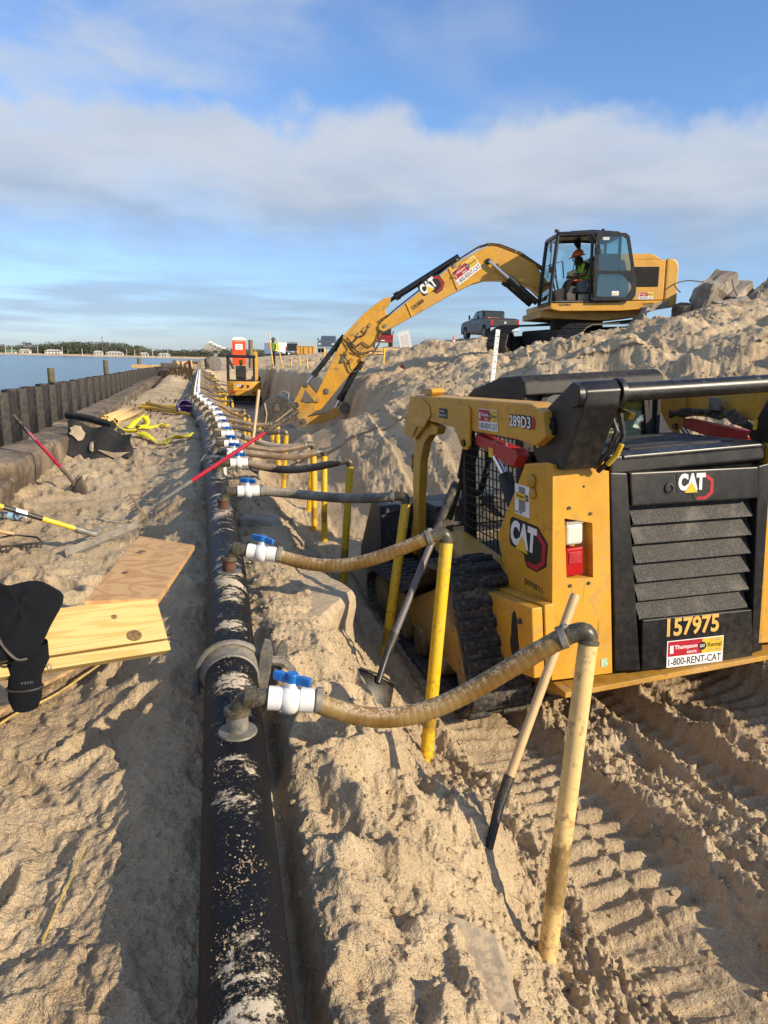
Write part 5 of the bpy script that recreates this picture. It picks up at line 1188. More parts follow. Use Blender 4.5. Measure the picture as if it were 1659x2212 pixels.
th = [(5.78, -2.44), (5.68, -2.39), (5.50, -2.36), (5.22, -2.31), (5.00, -2.20), (4.85, -2.11), (4.72, -2.07), (4.68, -2.20), (4.78, -2.30), (5.0, -2.44), (5.25, -2.53), (5.55, -2.56), (5.72, -2.58)]
tip = [(4.74, -2.05), (4.62, -2.09), (4.52, -2.20), (4.45, -2.38), (4.60, -2.30), (4.78, -2.30), (4.84, -2.18)]
for x in (.95, 1.40):
    o = MB().prism(th, x, x+.09, 'x', .02).build('thumb_arm', M['yellow_dirty'], X); MB().prism(tip, x-.02, x+.11, 'x', .01).build('thumb_tip', M['bucketsteel'], o)
    MB().lathe([(.11, 0), (.11, .02)], (x-.015, 5.711, -2.487), (1, 0, 0), 16).build('pin_boss', M['yellow_dirty'], o)
ram('thumb_cylinder', (4.28, -1.04), (5.0, -2.30), .75, .075, 1.2)
# undercarriage
UW = machine_frame((8.95, 16.1, 1.74), R(-117), R(-5), 0)
UL = EW.inverted() @ UW
und = MB().box2((-.8, -1.1, .35), (.8, 1.1, .70), .05).cyl((0, 0, .65), (0, 0, .98), .62, None, 28).build('undercarriage', M['blackmatte'], X); und.matrix_local = UL
shoe = MB().box((0, 0, 0), (.60, .155, .022), None, .004, 1).box((0, .06, .022), (.60, .018, .03)).box((0, -.02, .022), (.60, .018, .03)).mesh('track_shoe', M['steelshoe'] if 'steelshoe' in M else M.setdefault('steelshoe', dusty('sandy_track_steel', (.085, .078, .07), .6, .3, .55, metal=.4, scale=5)))
tl_ = [(-1.80, .42), (-1.72, .20), (-1.55, .06), (-1.3, .0), (1.3, .0), (1.55, .06), (1.72, .20), (1.80, .42), (1.72, .62), (1.55, .76), (1.3, .82), (.0, .79), (-1.3, .82), (-1.55, .76), (-1.72, .62)]
P, d = lenloop(tl_)
for sx in (-1.0, 1.0):
    tf = MB().box2((sx-.16, -1.35, .22), (sx+.16, 1.35, .58), .04).build('track_frame', M['blackmatte'], X); tf.matrix_local = UL
    mm = 54
    for k in range(mm):
        s_ = (k+.5)*d[-1]/mm; j = max(i for i in range(len(d)) if d[i] <= s_); f_ = (s_-d[j])/(d[j+1]-d[j]); a, b_ = Vector(P[j]), Vector(P[j+1]); c_ = a+(b_-a)*f_; t = (b_-a).normalized(); nv = Vector((t.y, -t.x)); nv = -nv if nv.dot(Vector((0, .4))-c_) > 0 else nv
        o = link('track_shoe', shoe, tf); o.matrix_local = basis((sx, c_.x, c_.y), (1, 0, 0), (0, t.x, t.y), (0, nv.x, nv.y))
    for y_, r_ in ((-1.45, .32), (1.45, .32), (-.9, .13), (-.45, .13), (0, .13), (.45, .13), (.9, .13)):
        MB().lathe([(.05, -.1), (r_, -.07), (r_, .07), (.05, .1)], (sx, y_, .41 if r_ > .2 else .17), (1, 0, 0), 18).build('track_wheel', M['blackmatte'], tf)
# operator
P2 = empty('person', EW, 'excavator operator with long dreadlocks, orange hard hat and lime vest seated in the cab', 'person')
jp = {'pelvis': (.5, -.95, .66), 'spine': (.5, -.94, .80), 'chest': (.5, -.88, .98), 'neck': (.5, -.80, 1.10), 'jaw': (.5, -.71, 1.14), 'head': (.5, -.70, 1.21), 'crown': (.5, -.72, 1.28)}
for s_, k in (('l', -1), ('r', 1)):
    jp.update({s_+'sho': (.5+k*.19, -.87, 1.03), s_+'elb': (.5+k*.26, -.80, .80), s_+'wri': (.5+k*.28, -.62, .80), s_+'hand': (.5+k*.28, -.56, .82), s_+'fing': (.5+k*.27, -.53, .80), s_+'thumb': (.5+k*.24, -.57, .84), s_+'hip': (.5+k*.10, -.90, .64), s_+'knee': (.5+k*.17, -.52, .70), s_+'ank': (.5+k*.16, -.38, .34), s_+'toe': (.5+k*.16, -.27, .27)})
rd = {n: rads(n) for n in jp}
bd = make_person(P2, {n: (p_, rd[n]) for n, p_ in jp.items()}, EDG, [(M['navy'], {'pelvis', 'spine', 'chest', 'lsho', 'rsho'}), (M['skin'], {'neck', 'jaw', 'head', 'crown', 'lelb', 'relb', 'lwri', 'rwri', 'lhand', 'rhand', 'lfing', 'rfing', 'lthumb', 'rthumb'}), (M['khaki'], {'lhip', 'rhip', 'lknee', 'rknee'}), (M['boot'], {'lank', 'rank', 'ltoe', 'rtoe'})])
def vest(parent, c0, c1, rx, ry, fwd, m=None):
    """open waistcoat shell around the chest from c0 (hem) to c1 (shoulders)"""
    c0, c1 = Vector(c0), Vector(c1); f = Vector(fwd).normalized(); zc = (c1-c0).normalized(); x = f.cross(zc).normalized(); f = zc.cross(x); mb = MB(); prof = ((0, 1.0), (.25, 1.0), (.55, 1.04), (.8, 1.0), (.95, .80), (1.0, .60)); n_ = 18; vs = []
    for h_, k_ in prof:
        for j in range(n_):
            a = 2*math.pi*j/n_; vs.append(c0+zc*((c1-c0).length*h_)+x*(math.cos(a)*rx*k_)+f*(math.sin(a)*ry*k_))
    fs = [(i*n_+j, i*n_+(j+1) % n_, (i+1)*n_+(j+1) % n_, (i+1)*n_+j) for i in range(len(prof)-1) for j in range(n_)]
    v = mb.add(vs, fs).build('vest', m or M['hivis'], parent, 60)
    s_ = MB().tube([c0+zc*((c1-c0).length*.35)+x*(math.cos(a)*rx*1.03)+f*(math.sin(a)*ry*1.03) for a in np.linspace(0, 2*math.pi, 20, endpoint=False)], .018, 6, False, True); s_.build('reflective_band', M['lampwhite'], v)
    return v
vest(P2, (.5, -.95, .70), (.5, -.85, 1.09), .20, .155, (0, 1, 0))
hardhat(P2, (.5, -.70, 1.245), M['orange'], (0, 1, -.25)); face(P2, (.5, -.70, 1.185), (0, 1, -.2))
for k in range(22):
    a = R(150+k*11.4); r_ = .085; c_ = (.5+math.cos(a)*r_*.95, -.715+math.sin(a)*r_, 1.22); L_ = random.uniform(.16, .30)
    MB().tube([c_, (c_[0]+math.cos(a)*.03, c_[1]+math.sin(a)*.03, c_[2]-L_*.45), (c_[0]+math.cos(a)*.045, c_[1]+math.sin(a)*.03+random.uniform(-.02, .03), c_[2]-L_)], [.012, .012, .007], 5).build('dreadlock', M['hair'], P2)
MB().cyl((.18+.035, -.645, .80), (.215, -.625, .80), .036, None, 10).build('wristwatch', M['text_black'], P2)
M['sandyconc'] = dusty('sand_crusted_concrete', (.40, .32, .22), .95, .3, .9, scale=5, bumps=.8, top=.6)
# ------------------------------------------------------------------ broken slabs beside the header pipe
slab('concrete_slab', [(.16, 3.30), (.46, 3.08), (.80, 3.62), (.60, 4.35)], -.12, .37, 'broken concrete slab edge with sand heaped on it right of the header pipe', 31, (0, 0), .016, 'sandyconc')
slab('concrete_slab', [(.36, 1.06), (.70, 1.0), (.745, 1.50), (.44, 1.75)], -.2, .10, 'half-buried concrete slab edge in the foreground right of the pipe', 32, (R(3), R(6)), .03, 'sandyconc')
slab('concrete_slab', [(.60, 1.02), (.80, .98), (.86, 1.22), (.64, 1.26)], -.4, .02, 'dark grey concrete lump at the bottom edge beside the slab', 33, (R(5), R(12)), .03, 'oldconc')
slab('concrete_slab', [(.22, 5.0), (.52, 4.92), (.60, 5.5), (.30, 5.6)], .1, .435, 'pale slab corner under the fourth hose from the camera', 34, (R(-4), R(5)), .02, 'rubble')

# ------------------------------------------------------------------ timber at the left edge
def woodmat(name, ca, cb, ring, stretch, knots=True, axis='x'):
    m, nt, b = mat(name); p = objc(nt)
    mp = N(nt, 'ShaderNodeMapping'); mp.inputs['Scale'].default_value = stretch; nt.links.new(p, mp.inputs[0])
    n1 = noise(nt, mp.outputs[0], 2.2, 3, .5, .4)
    wv = N(nt, 'ShaderNodeMath', operation='SINE'); nt.links.new(mth(nt, 'MULTIPLY', n1, ring), wv.inputs[0])
    g = noise(nt, mp.outputs[0], 18, 4, .6)
    f = mth(nt, 'ADD', maprange(nt, wv.outputs[0], -.6, 1.0, 0, .8), mth(nt, 'MULTIPLY', g, .25))
    c = mixc(nt, f, ca, cb); nt.links.new(c, b.inputs['Base Color']); b.inputs['Roughness'].default_value = .6
    bump(nt, b, f, .25, .002); return m
M['pine'] = woodmat('treated_pine', (.58, .41, .155), (.46, .295, .085), 70, (.4, 9, 9))
M['ply'] = woodmat('plywood_face', (.59, .36, .145), (.46, .24, .085), 40, (1.9, 1.2, 3.2))
M['plyedge'] = dusty('plywood_edge', (.42, .27, .13), .8, .4, .3, scale=30)
M['knot'] = dusty('wood_knot', (.17, .10, .04), .8, .6, 0, scale=90)
A, B = Vector((-.160, 2.376, .803)), Vector((-.141, 2.284, .694)); Ax = (Vector((-.56, 2.10, .878))-A).normalized()
vdn = (B-A); vdn = (vdn-Ax*vdn.dot(Ax)); hgt = vdn.length; vdn.normalize(); nf = Ax.cross(vdn).normalized()
if nf.dot(Vector((0, -1, .5))) < 0: nf = -nf
FM = basis(A, Ax, vdn, nf) if Ax.cross(vdn).dot(nf) > 0 else basis(A, Ax, vdn, -nf)
LF = empty('lumber_frame', FM, 'pale treated lumber boards with plywood deck, raised at the left edge in front', 'lumber')
sgn = 1 if Ax.cross(vdn).dot(nf) > 0 else -1
bd1 = MB().box2((0, 0, -.040*sgn), (1.15, hgt, 0), .004).build('board', M['pine'], LF)
bd2 = MB().box2((-.004, hgt+.004, -.046*sgn), (1.15, hgt+.040, -.004*sgn), .005).build('board', M['pine'], LF)
for kx, ky, r_ in ((.165, .048, .009), (.115, .118, .022)):
    MB().lathe([(r_, 0), (r_*.9, .0008), (.001, .001)], (kx, ky, .0*sgn), (0, 0, sgn), 14).xf(Matrix.Translation((kx, ky, 0)) @ Matrix.Diagonal((1.25, .85, 1, 1)) @ Matrix.Translation((-kx, -ky, 0))).build('knot', M['knot'], bd1)
inv = FM.inverted()
pc = [Vector(p_) for p_ in ((-.158, 2.405, .792), (-.375, 2.31, .83), (-.30, 3.50, .745), (-.045, 3.36, .725))]
pc = [pc[0], pc[1], pc[2], pc[3]]
lc = [inv @ p_ for p_ in pc]; ld = [inv @ (p_-Vector((0, 0, .022))) for p_ in pc]
pd = MB().add(lc+ld, [(0, 1, 2, 3), (7, 6, 5, 4), (0, 4, 5, 1), (1, 5, 6, 2), (2, 6, 7, 3), (3, 7, 4, 0)]).build('plywood_deck', M['ply'], LF, smooth=False)
for kp, r_ in ((Vector((-.26, 3.10, .775)), .016), (Vector((-.29, 2.72, .797)), .011)):
    MB().lathe([(r_, 0), (r_, .0012), (.001, .0016)], inv @ kp, inv.to_3x3() @ Vector((0.05, 0.06, 1)), 10).build('knot', M['knot'], pd)
for xw in (-1.02, -1.08): 
    MB().box2((0, 0, 0), (.04, .09, .80)).xf(inv @ Matrix.Translation((xw, 2.0 if xw > -1.05 else 2.75, .06))).build('leg', M['pine'], LF)

# black fleece jacket over the boards
mj, nt, b = mat('black_fleece'); p = objc(nt)
c = mixc(nt, noise(nt, p, 120, 3), (.004, .0045, .006), (.010, .011, .014)); nt.links.new(c, b.inputs['Base Color']); b.inputs['Roughness'].default_value = .95
b.inputs['Sheen Weight'].default_value = .02; b.inputs['Specular IOR Level'].default_value = .15; bump(nt, b, noise(nt, p, 260, 3, .7), .5, .003, bump(nt, None, noise(nt, p, 14, 3), .6, .02))
M['fleece'] = mj
J = empty('jacket', (-.52, 2.05, .8), 'black fleece jacket with a zip draped over the pale boards, its empty cuff hanging below', 'jacket')
def tojk(v): return Vector(v)-Vector((-.52, 2.05, .8))
jb = bmesh.new()
outline = [(-.66, 2.16, .965), (-.57, 2.135, .962), (-.545, 2.118, .948), (-.525, 2.12, .950), (-.49, 2.15, .955), (-.455, 2.155, .950), (-.425, 2.165, .918), (-.398, 2.16, .905), (-.402, 2.09, .885), (-.432, 2.06, .842), (-.44, 2.03, .808), (-.475, 1.975, .792), (-.50, 1.965, .795), (-.545, 1.955, .790), (-.66, 1.93, .80)]
def cloth_sheet(pts, thick, bulge, seed):
    """padded cloth: fan of quads from the outline to its middle, front and back"""
    P = [tojk(p_) for p_ in pts]; c_ = sum(P, Vector())/len(P); nrm = Vector((.1, -.75, .65)).normalized(); vs = []; fs = []; n_ = len(P); rings = (1.0, .985, .93, .8, .6, .35, .1); q_ = random.Random(seed)
    for s_ in (1, -1):
        o_ = len(vs)
        for k, r_ in enumerate(rings):
            for j, p_ in enumerate(P):
                h_ = thick*(0, .45, .75, .95, 1, 1, 1)[k]*s_ + (bulge*(1-r_)*(1 if s_ > 0 else .3) + (q_.uniform(-.006, .006)+.012*math.sin(j*1.9+k*1.1) if k > 1 else 0))
                vs.append(c_+(p_-c_)*r_+nrm*h_)
        for k in range(len(rings)-1):
            for j in range(n_): fs.append((o_+k*n_+j, o_+k*n_+(j+1) % n_, o_+(k+1)*n_+(j+1) % n_, o_+(k+1)*n_+j))
        fs.append(tuple(o_+(len(rings)-1)*n_+j for j in range(n_)))
    mb = MB().add(vs, fs); return mb
o = cloth_sheet(outline, .022, .030, 3).build('fleece_body', M['fleece'], J, 80); sm_ = o.modifiers.new('sub', 'SUBSURF'); sm_.levels = 1; sm_.render_levels = 1
z_path = [tojk(v) for v in ((-.62, 2.0, .935), (-.575, 1.985, .90), (-.545, 1.972, .868), (-.522, 1.955, .83), (-.492, 1.945, .80), (-.468, 1.95, .797))]
MB().tube(catmull(z_path, 6), .0045, 6).build('zip_tape', M['blackmatte'], J)
zz_ = catmull(z_path, 16); zt = MB()
for k in range(0, len(zz_)-1): zt.box(zz_[k]+Vector((0, -.004, .003)), (.004, .003, .0018))
o = zt.build('zip_teeth', M['galv'], J); o['kind'] = 'stuff'
sl = [tojk(v) for v in ((-.495, 2.06, .80), (-.492, 2.03, .76), (-.490, 2.005, .725), (-.491, 1.995, .70), (-.492, 1.993, .667), (-.492, 1.99, .642))]
mb = MB(); vs = []; fs = []; n_ = 16
for i, c_ in enumerate(sl):
    rx, ry = (.058, .03) if i < 2 else (.052-.003*i, .026); rx += .004*math.sin(i*2.1)
    for j in range(n_): a = 2*math.pi*j/n_; vs.append(c_+Vector((math.cos(a)*rx, math.sin(a)*ry, math.sin(a)*.006)))
for i in range(len(sl)-1):
    for j in range(n_): fs.append((i*n_+j, i*n_+(j+1) % n_, (i+1)*n_+(j+1) % n_, (i+1)*n_+j))
fs.append(tuple((len(sl)-1)*n_+j for j in range(n_)))
mb.add(vs, fs).build('sleeve', M['fleece'], J, 80)
MB().tube([sl[3]+Vector((math.cos(a)*.0455, math.sin(a)*.0275, -.004)) for a in np.linspace(0, 2*math.pi, 18, endpoint=False)], .0035, 6, False, True).build('cuff_seam', M['blackmatte'], J)
lettering(J, 'MSR', sl[2]+Vector((-.005, -.029, -.012)), (1, .05, 0), (0, 0, 1), .032, .008, M['seat'], .01)
MB().tube([sl[1]+Vector((.062, -.01, -.01)), sl[1]+Vector((.068, -.012, -.022)), sl[1]+Vector((.060, -.012, -.03)), sl[1]+Vector((.055, -.012, -.018))], .0022, 6, False, True).build('zip_pull', M['galv'], J)
# loose plywood sheet on the sand, lower left
def g2(x, y, dz=0): return (x, y, gz(x, y)+dz)
pp = [(-.47, 3.38), (-.60, 3.12), (-.71, 2.98), (-.79, 2.79), (-1.5, 2.75), (-1.75, 3.5)]
zb_ = max(gz(*q_) for q_ in pp)+.005
o = MB().prism([(a+.9, b_-3.1) for a, b_ in pp], 0, .016, 'z').build('plywood_sheet', M['plyedge'], None, smooth=False); o.location = (-.9, 3.1, zb_); tag(o, 'splintered brown plywood sheet lying flat on the sand under the boards', 'plywood')

# ------------------------------------------------------------------ hand tools
def tool(name, path_mw, label, cat, group=None): return empty(name, path_mw, label, cat, group)
def along(a, b_, rollref=(0, 0, 1)):
    """frame with z from a to b"""
    z_ = (Vector(b_)-Vector(a)).normalized(); x_ = Vector(rollref).cross(z_).normalized(); y__ = z_.cross(x_); return basis(a, x_, y__, z_), (Vector(b_)-Vector(a)).length
def shovel(a, b_, label, handle, socket, grip=None, glen=.0, roll=(0, 0, 1), blade=True, group='long handled digging tools', sl_=.30, tipmat=None):
    mw, L = along(a, b_, roll); t = tool('shovel', mw, label, 'shovel', group)
    MB().tube([(0, 0, sl_*.8), (0, 0, L*.5), (0, 0, L-.01), (0, 0, L)], [.017, .017, .0185, .014], 16).build('handle', M[handle], t)
    MB().tube([(0, -.03, .05), (0, -.015, .12), (0, 0, .2), (0, 0, sl_)], [.014, .016, .019, .0205], 14).build('socket', M[socket], t)
    if grip: MB().tube([(0, 0, L-glen), (0, 0, L-.02), (0, 0, L+.005)], [.0205, .0215, .016], 16).build('grip', M[grip], t)
    if blade:
        vs = []; fs = []; nu, nv = 7, 8
        for i in range(nv+1):
            v_ = i/nv; w_ = .105*(1 if v_ < .55 else math.sqrt(max(0, 1-((v_-.55)/.45)**2))*.94+.06) 
            for j in range(nu+1):
                u_ = -1+2*j/nu; vs.append((u_*w_, -.055+.03*u_*u_*(1-v_*.5)-.02*v_+.045*(1-v_)**3, .08-v_*.27))
        for i in range(nv):
            for j in range(nu): fs.append((i*(nu+1)+j, i*(nu+1)+j+1, (i+1)*(nu+1)+j+1, (i+1)*(nu+1)+j))
        o = MB().add(vs, fs).build('blade', M[tipmat or socket], t, 60); sm_ = o.modifiers.new('solid', 'SOLIDIFY'); sm_.thickness = .003
        MB().tube([(-.105, -.015, .08), (-.05, -.02, .085), (0, -.018, .09), (.05, -.02, .085), (.105, -.015, .08)], .006, 6).build('step', M[tipmat or socket], o)
    return t
M['toolblack'] = dusty('black_tool_socket', (.013, .013, .014), .4, .2, .2, scale=20)
shovel((.890, 1.998, -.09), (1.365, 2.315, .742), 'shovel with bare wooden handle and black socket stuck upright behind the nearest standpipe', 'ash', 'toolblack', roll=(0, 1, 0), blade=False)
t = shovel((.735, 2.985, .075), (1.262, 3.40, .985), 'shovel with grey fibreglass shaft and black rubber grip leaning between two standpipes', 'greyglass', 'toolblack', 'rubber', .30, roll=(0, 1, 0))
M['redglass'] = dusty('red_fibreglass', (.46, .012, .035), .35, .15, .1, scale=9)
M['toolrust'] = dusty('rusty_tool_steel', (.13, .09, .06), .7, .3, .45, scale=16)
t = shovel((-1.175, 7.42, gz(-1.175, 7.42)+.05), (-1.885, 8.165, .945), 'red-handled shovel with black grip leaning across the broken seawall', 'redglass', 'toolrust', 'rubber', .30, roll=(.3, .9, 0), sl_=.32)
lettering(t, 'RAZOR-BACK', (.0, -.0185, .78), (0, 0, 1), (1, 0, 0), .22, .02, M['text_white'], .02)
shovel((.50, 7.9, .30), (.655, 8.28, 1.235), 'wooden-handled shovel with black socket standing among the hoses in the middle distance', 'ash', 'toolblack', roll=(0, 1, 0))
# red bow rake across the header pipe
mw, L = along((-.44, 5.72, gz(-.44, 5.72)+.07), (.80, 6.0, 1.165), (0, 1, 0)); t = tool('rake', mw, 'red-handled bow rake lying across the black header pipe', 'rake')
MB().tube([(0, 0, .40), (0, 0, .8), (0, 0, L-.3)], [.0165]*3, 16).build('handle', M['redglass'], t); MB().tube([(0, 0, L-.34), (0, 0, L-.01), (0, 0, L)], [.0205, .021, .015], 16).build('grip', M['rubber'], t)
MB().tube([(0, 0, .10), (0, 0, .2), (0, 0, .43)], [.012, .017, .020], 12).build('socket', M['galv'], t)
rb = MB().box((0, 0, -.02), (.36, .012, .020), None, .003)
for k in range(14): rb.prism([(-.0, -.075), (.008, -.03), (-.008, -.03)], -.175+k*.027, -.168+k*.027, 'x')
rb.build('rake_head', M['toolrust'], t); MB().tube([(-.17, 0, -.02), (-.14, 0, .03), (-.05, 0, .06), (0, 0, .11), (.05, 0, .06), (.14, 0, .03), (.17, 0, -.02)], .005, 8).build('bow', M['toolrust'], t)
# yellow landscape rake at the left edge
A = Vector((-.78, 5.19, .37)); Bq = Vector((-1.62, 4.86, .78))
mw, L = along(A, Bq, (0, 0, 1)); t = tool('landscape_rake', mw, 'landscape rake with yellow and black handle and wide grey head at the left edge', 'rake')
MB().cyl((0, 0, -.05), (0, 0, .10), .022, None, 14).cyl((0, 0, .04), (0, 0, .085), .027, None, 14).build('ferrule', M['galv'], t)
MB().cyl((0, 0, .09), (0, 0, L+.6), .017, None, 16).build('handle', M['yellowtool'] if 'yellowtool' in M else M.setdefault('yellowtool', dusty('yellow_tool_handle', (.80, .53, .02), .35, .1, .08)), t)
MB().cyl((0, 0, .32), (0, 0, .57), .0178, None, 16).build('sleeve', M['toolblack'], t)
hl = [mw.inverted() @ Vector(v) for v in ((-.93, 5.05, gz(-.93, 5.05)+.085), (-.50, 5.60, gz(-.50, 5.60)+.085))]
dd = (hl[1]-hl[0]).normalized(); dn_ = (mw.inverted().to_3x3() @ Vector((.2, -.25, -.95))).normalized(); nn_ = dd.cross(dn_).normalized()
hm = basis(hl[0], dd, dn_, nn_); hw = (hl[1]-hl[0]).length
h_ = MB().box2((0, .03, -.006), (hw, .085, .006), .003)
for k in range(44): h_.box((.008+k*(hw-.016)/43, .095, 0), (.008, .022, .008))
h_.xf(hm); hh = h_.build('rake_head', M['galv'], t)
mid = (hl[0]+hl[1])/2
MB().tube([Vector((0, 0, .02)), hl[0]*.65+hl[1]*.35], .008, 8).build('brace', M['galv'], t); MB().tube([Vector((0, 0, .02)), hl[0]*.3+hl[1]*.7], .008, 8).build('brace', M['galv'], t); MB().tube([Vector((0, 0, -.04)), mid+dn_*.0], .016, 8).build('neck', M['galv'], t)
plate(t, rect(.075, .026, -.0375, -.013), mw.inverted() @ (A+(Bq-A)*(.45/L)+Vector((0, -.0, .0))) + (mw.inverted().to_3x3() @ Vector((.10, -.75, .62))).normalized()*.0185, (0, 0, -1), (mw.inverted().to_3x3() @ Vector((0, .6, .8))), M['text_white'], 'maker_label')
# black rake head at the very edge
t = empty('rake', Matrix.Translation((-1.30, 5.25, gz(-1.30, 5.25)+.03)), 'black rake head lying on the sand at the left edge', 'rake')
rb = MB().box((0, 0, 0), (.40, .016, .018), (0, 0, R(18)), .003)
for k in range(13): rb.box((-.18+k*.030, (-.18+k*.03)*.32, -.02), (.008, .010, .05))
rb.build('rake_head', M['toolblack'], t); MB().tube([(.19, .06, .0), (.15, .10, .03), (0, .12, .05), (-.12, .05, .04), (-.19, -.06, .0)], .007, 8).build('bow', M['toolblack'], t); MB().cyl((0, .12, .05), (-1.0, .2, .35), .016, None, 12).build('handle', M['ash'], t)
# water bottle
t = empty('water_bottle', Matrix.Translation((-1.50, 6.20, gz(-1.50, 6.20)+.035)) @ Matrix.Rotation(R(70), 4, 'Z') @ Matrix.Rotation(R(90), 4, 'X'), 'clear plastic water bottle lying on the sand by the left edge', 'bottle')
MB().lathe([(.01, -.10), (.03, -.098), (.033, -.085), (.031, -.05), (.033, -.02), (.033, .03), (.026, .06), (.013, .085), (.013, .10)], (0, 0, 0), (0, 0, 1), 18).build('bottle', M['bottleglass'], t)
MB().lathe([(.0335, -.03), (.0338, -.028), (.0338, .018), (.0335, .02)], (0, 0, 0), (0, 0, 1), 18).build('label', M['paleblue'] if 'paleblue' in M else M.setdefault('paleblue', dusty('pale_blue_label', (.35, .55, .75), .4, .2, 0)), t); MB().cyl((0, 0, .098), (0, 0, .115), .015, None, 14).build('cap', M['white'], t)

# ------------------------------------------------------------------ fabric, pipes and straps on the left
t = empty('silt_fabric', (-1.2, 9.5, .3), 'sheet of black geotextile with sand pockets hung from a black roll by the seawall', 'fabric')
def grid_cloth(c00, c10, c11, c01, nu, nv, fn, keep, m, name, parent, off):
    vs = []; fs = []; c00, c10, c11, c01 = map(Vector, (c00, c10, c11, c01))
    for i in range(nv+1):
        for j in range(nu+1):
            u_, v_ = j/nu, i/nv; p_ = (c00*(1-u_)+c10*u_)*(1-v_)+(c01*(1-u_)+c11*u_)*v_; vs.append(p_+fn(u_, v_)-Vector(off))
    for i in range(nv):
        for j in range(nu):
            if keep((j+.5)/nu, (i+.5)/nv): fs.append((i*(nu+1)+j, i*(nu+1)+j+1, (i+1)*(nu+1)+j+1, (i+1)*(nu+1)+j))
    return MB().add(vs, fs).build(name, m, parent, 80)
o = grid_cloth((-1.70, 10.15, .73), (-.85, 9.55, .60), (-.83, 9.25, gz(-.83, 9.25)), (-1.66, 9.35, gz(-1.66, 9.35)-.02), 30, 18, lambda u_, v_: Vector((.02*math.sin(v_*7+u_*3), -.05*math.sin(u_*9)*v_, .03*math.sin(u_*13+v_*2)-.06*math.sin(v_*3.1)*(1-.4*u_))), lambda u_, v_: True, M['fabric'] if 'fabric' in M else M.setdefault('fabric', dusty('black_geotextile', (.014, .015, .017), .9, .3, .10, scale=7)), 'fabric_sheet', t, (-1.2, 9.5, .3))
mb = MB()
for cx, cz, rx_, rz_, rot_ in ((.16, .24, .12, .14, 0), (.72, .72, .20, .10, .5), (.08, .92, .14, .10, 0), (.42, .55, .03, .22, .6)):
    vs = []; n_ = 16; q_ = random.Random(int(cx*100))
    for k in range(n_):
        a = 2*math.pi*k/n_; u_ = cx+rx_*math.cos(a)*q_.uniform(.7, 1.25); v_ = cz+rz_*math.sin(a)*q_.uniform(.7, 1.25); u_ = min(max(u_, 0.01), .99); v_ = min(max(v_, .01), .99)
        c00, c10, c11, c01 = map(Vector, ((-1.70, 10.15, .73), (-.85, 9.55, .60), (-.83, 9.25, gz(-.83, 9.25)), (-1.66, 9.35, gz(-1.66, 9.35)-.02)))
        p_ = (c00*(1-u_)+c10*u_)*(1-v_)+(c01*(1-u_)+c11*u_)*v_+Vector((.02*math.sin(v_*7+u_*3), -.05*math.sin(u_*9)*v_-.025, .03*math.sin(u_*13+v_*2)-.06*math.sin(v_*3.1)*(1-.4*u_)+.012)); vs.append(p_-Vector((-1.2, 9.5, .3)))
    c_ = sum(vs, Vector())/n_+Vector((0, -.012, .008)); mb.add(vs+[c_], [(k, (k+1) % n_, n_) for k in range(n_)])
o = mb.build('sand_pocket', M['sand'], t); o['kind'] = 'stuff'
o = MB().tube([(-1.82, 10.95, .73), (-1.5, 10.55, .72), (-1.12, 10.05, .66)], [.055, .052, .045], 16).build('fabric_roll', M['fabric'], t); o.location = (1.2, -9.5, -.3)
# bundle of short pale yellow pipes
q = random.Random(9)
for k in range(9):
    r_ = .036; x0 = -1.72+.055*(k % 6)+.02*(k // 6); z0 = .40+.06*(k // 6)
    a = Vector((x0, 13.7+q.uniform(-.3, .3), z0)); b_ = a+Vector((.32+q.uniform(-.08, .08), 2.1, .06))
    a.z = max(a.z, gz(a.x, a.y)+.04); b_.z = max(b_.z, gz(b_.x, b_.y)+.04)
    t = MB().tube([Vector((0, 0, 0)), (b_-a)], r_, 12, False).build('short_pipe', M['pvcpale']); t.location = a; sm_ = t.modifiers.new('solid', 'SOLIDIFY'); sm_.thickness = .006
    tag(t, ['leftmost', 'second from the left', 'third from the left', 'fourth from the left', 'fifth from the left', 'rightmost', 'upper left', 'upper middle', 'upper right'][k]+' short pale yellow pipe in the bundle by the seawall', 'pipe', 'bundle of short pale yellow pipes by the seawall')
for k, (a, b_) in enumerate((((-1.26, 17.2, .47), (.02, 15.85, .50)), ((-1.22, 16.8, .46), (-.17, 14.3, .48)), ((-1.15, 17.0, .53), (-.45, 14.9, .52)), ((-1.3, 16.6, .46), (-.6, 15.9, .46)))):
    a, b_ = Vector(a), Vector(b_); t = MB().tube([Vector((0, 0, 0)), b_-a], .036, 12).build('long_pipe', M['pvc']); t.location = a
    tag(t, ('long yellow pipe laid out with its right end touching the header pipe', 'long yellow pipe running in front of the purple bucket', 'long yellow pipe lying across on top of the others', 'shortest of the loose yellow pipes, tucked under the left ends')[k], 'pipe', 'loose long yellow pipes left of the header pipe')
t = empty('bucket', Matrix.Translation((-.33, 14.95, gz(-.33, 14.95)+.12)) @ Matrix.Rotation(R(80), 4, 'X') @ Matrix.Rotation(R(20), 4, 'Y'), 'purple plastic bucket tipped on its side behind the yellow pipes', 'bucket')
MB().lathe([(.11, -.15), (.115, -.148), (.145, .15), (.152, .15), (.152, .135), (.140, .13), (.10, -.13)], (0, 0, 0), (0, 0, 1), 20).build('pail', M['purple'], t); MB().tube([(.15*math.cos(a), .02, .14+.14*math.sin(a)) for a in np.linspace(0, math.pi, 10)], .004, 6).build('bail_handle', M['galv'], t)
M['strap'] = dusty('yellow_strap', (.72, .66, .02), .7, .2, .1, scale=20, dirt=.3)
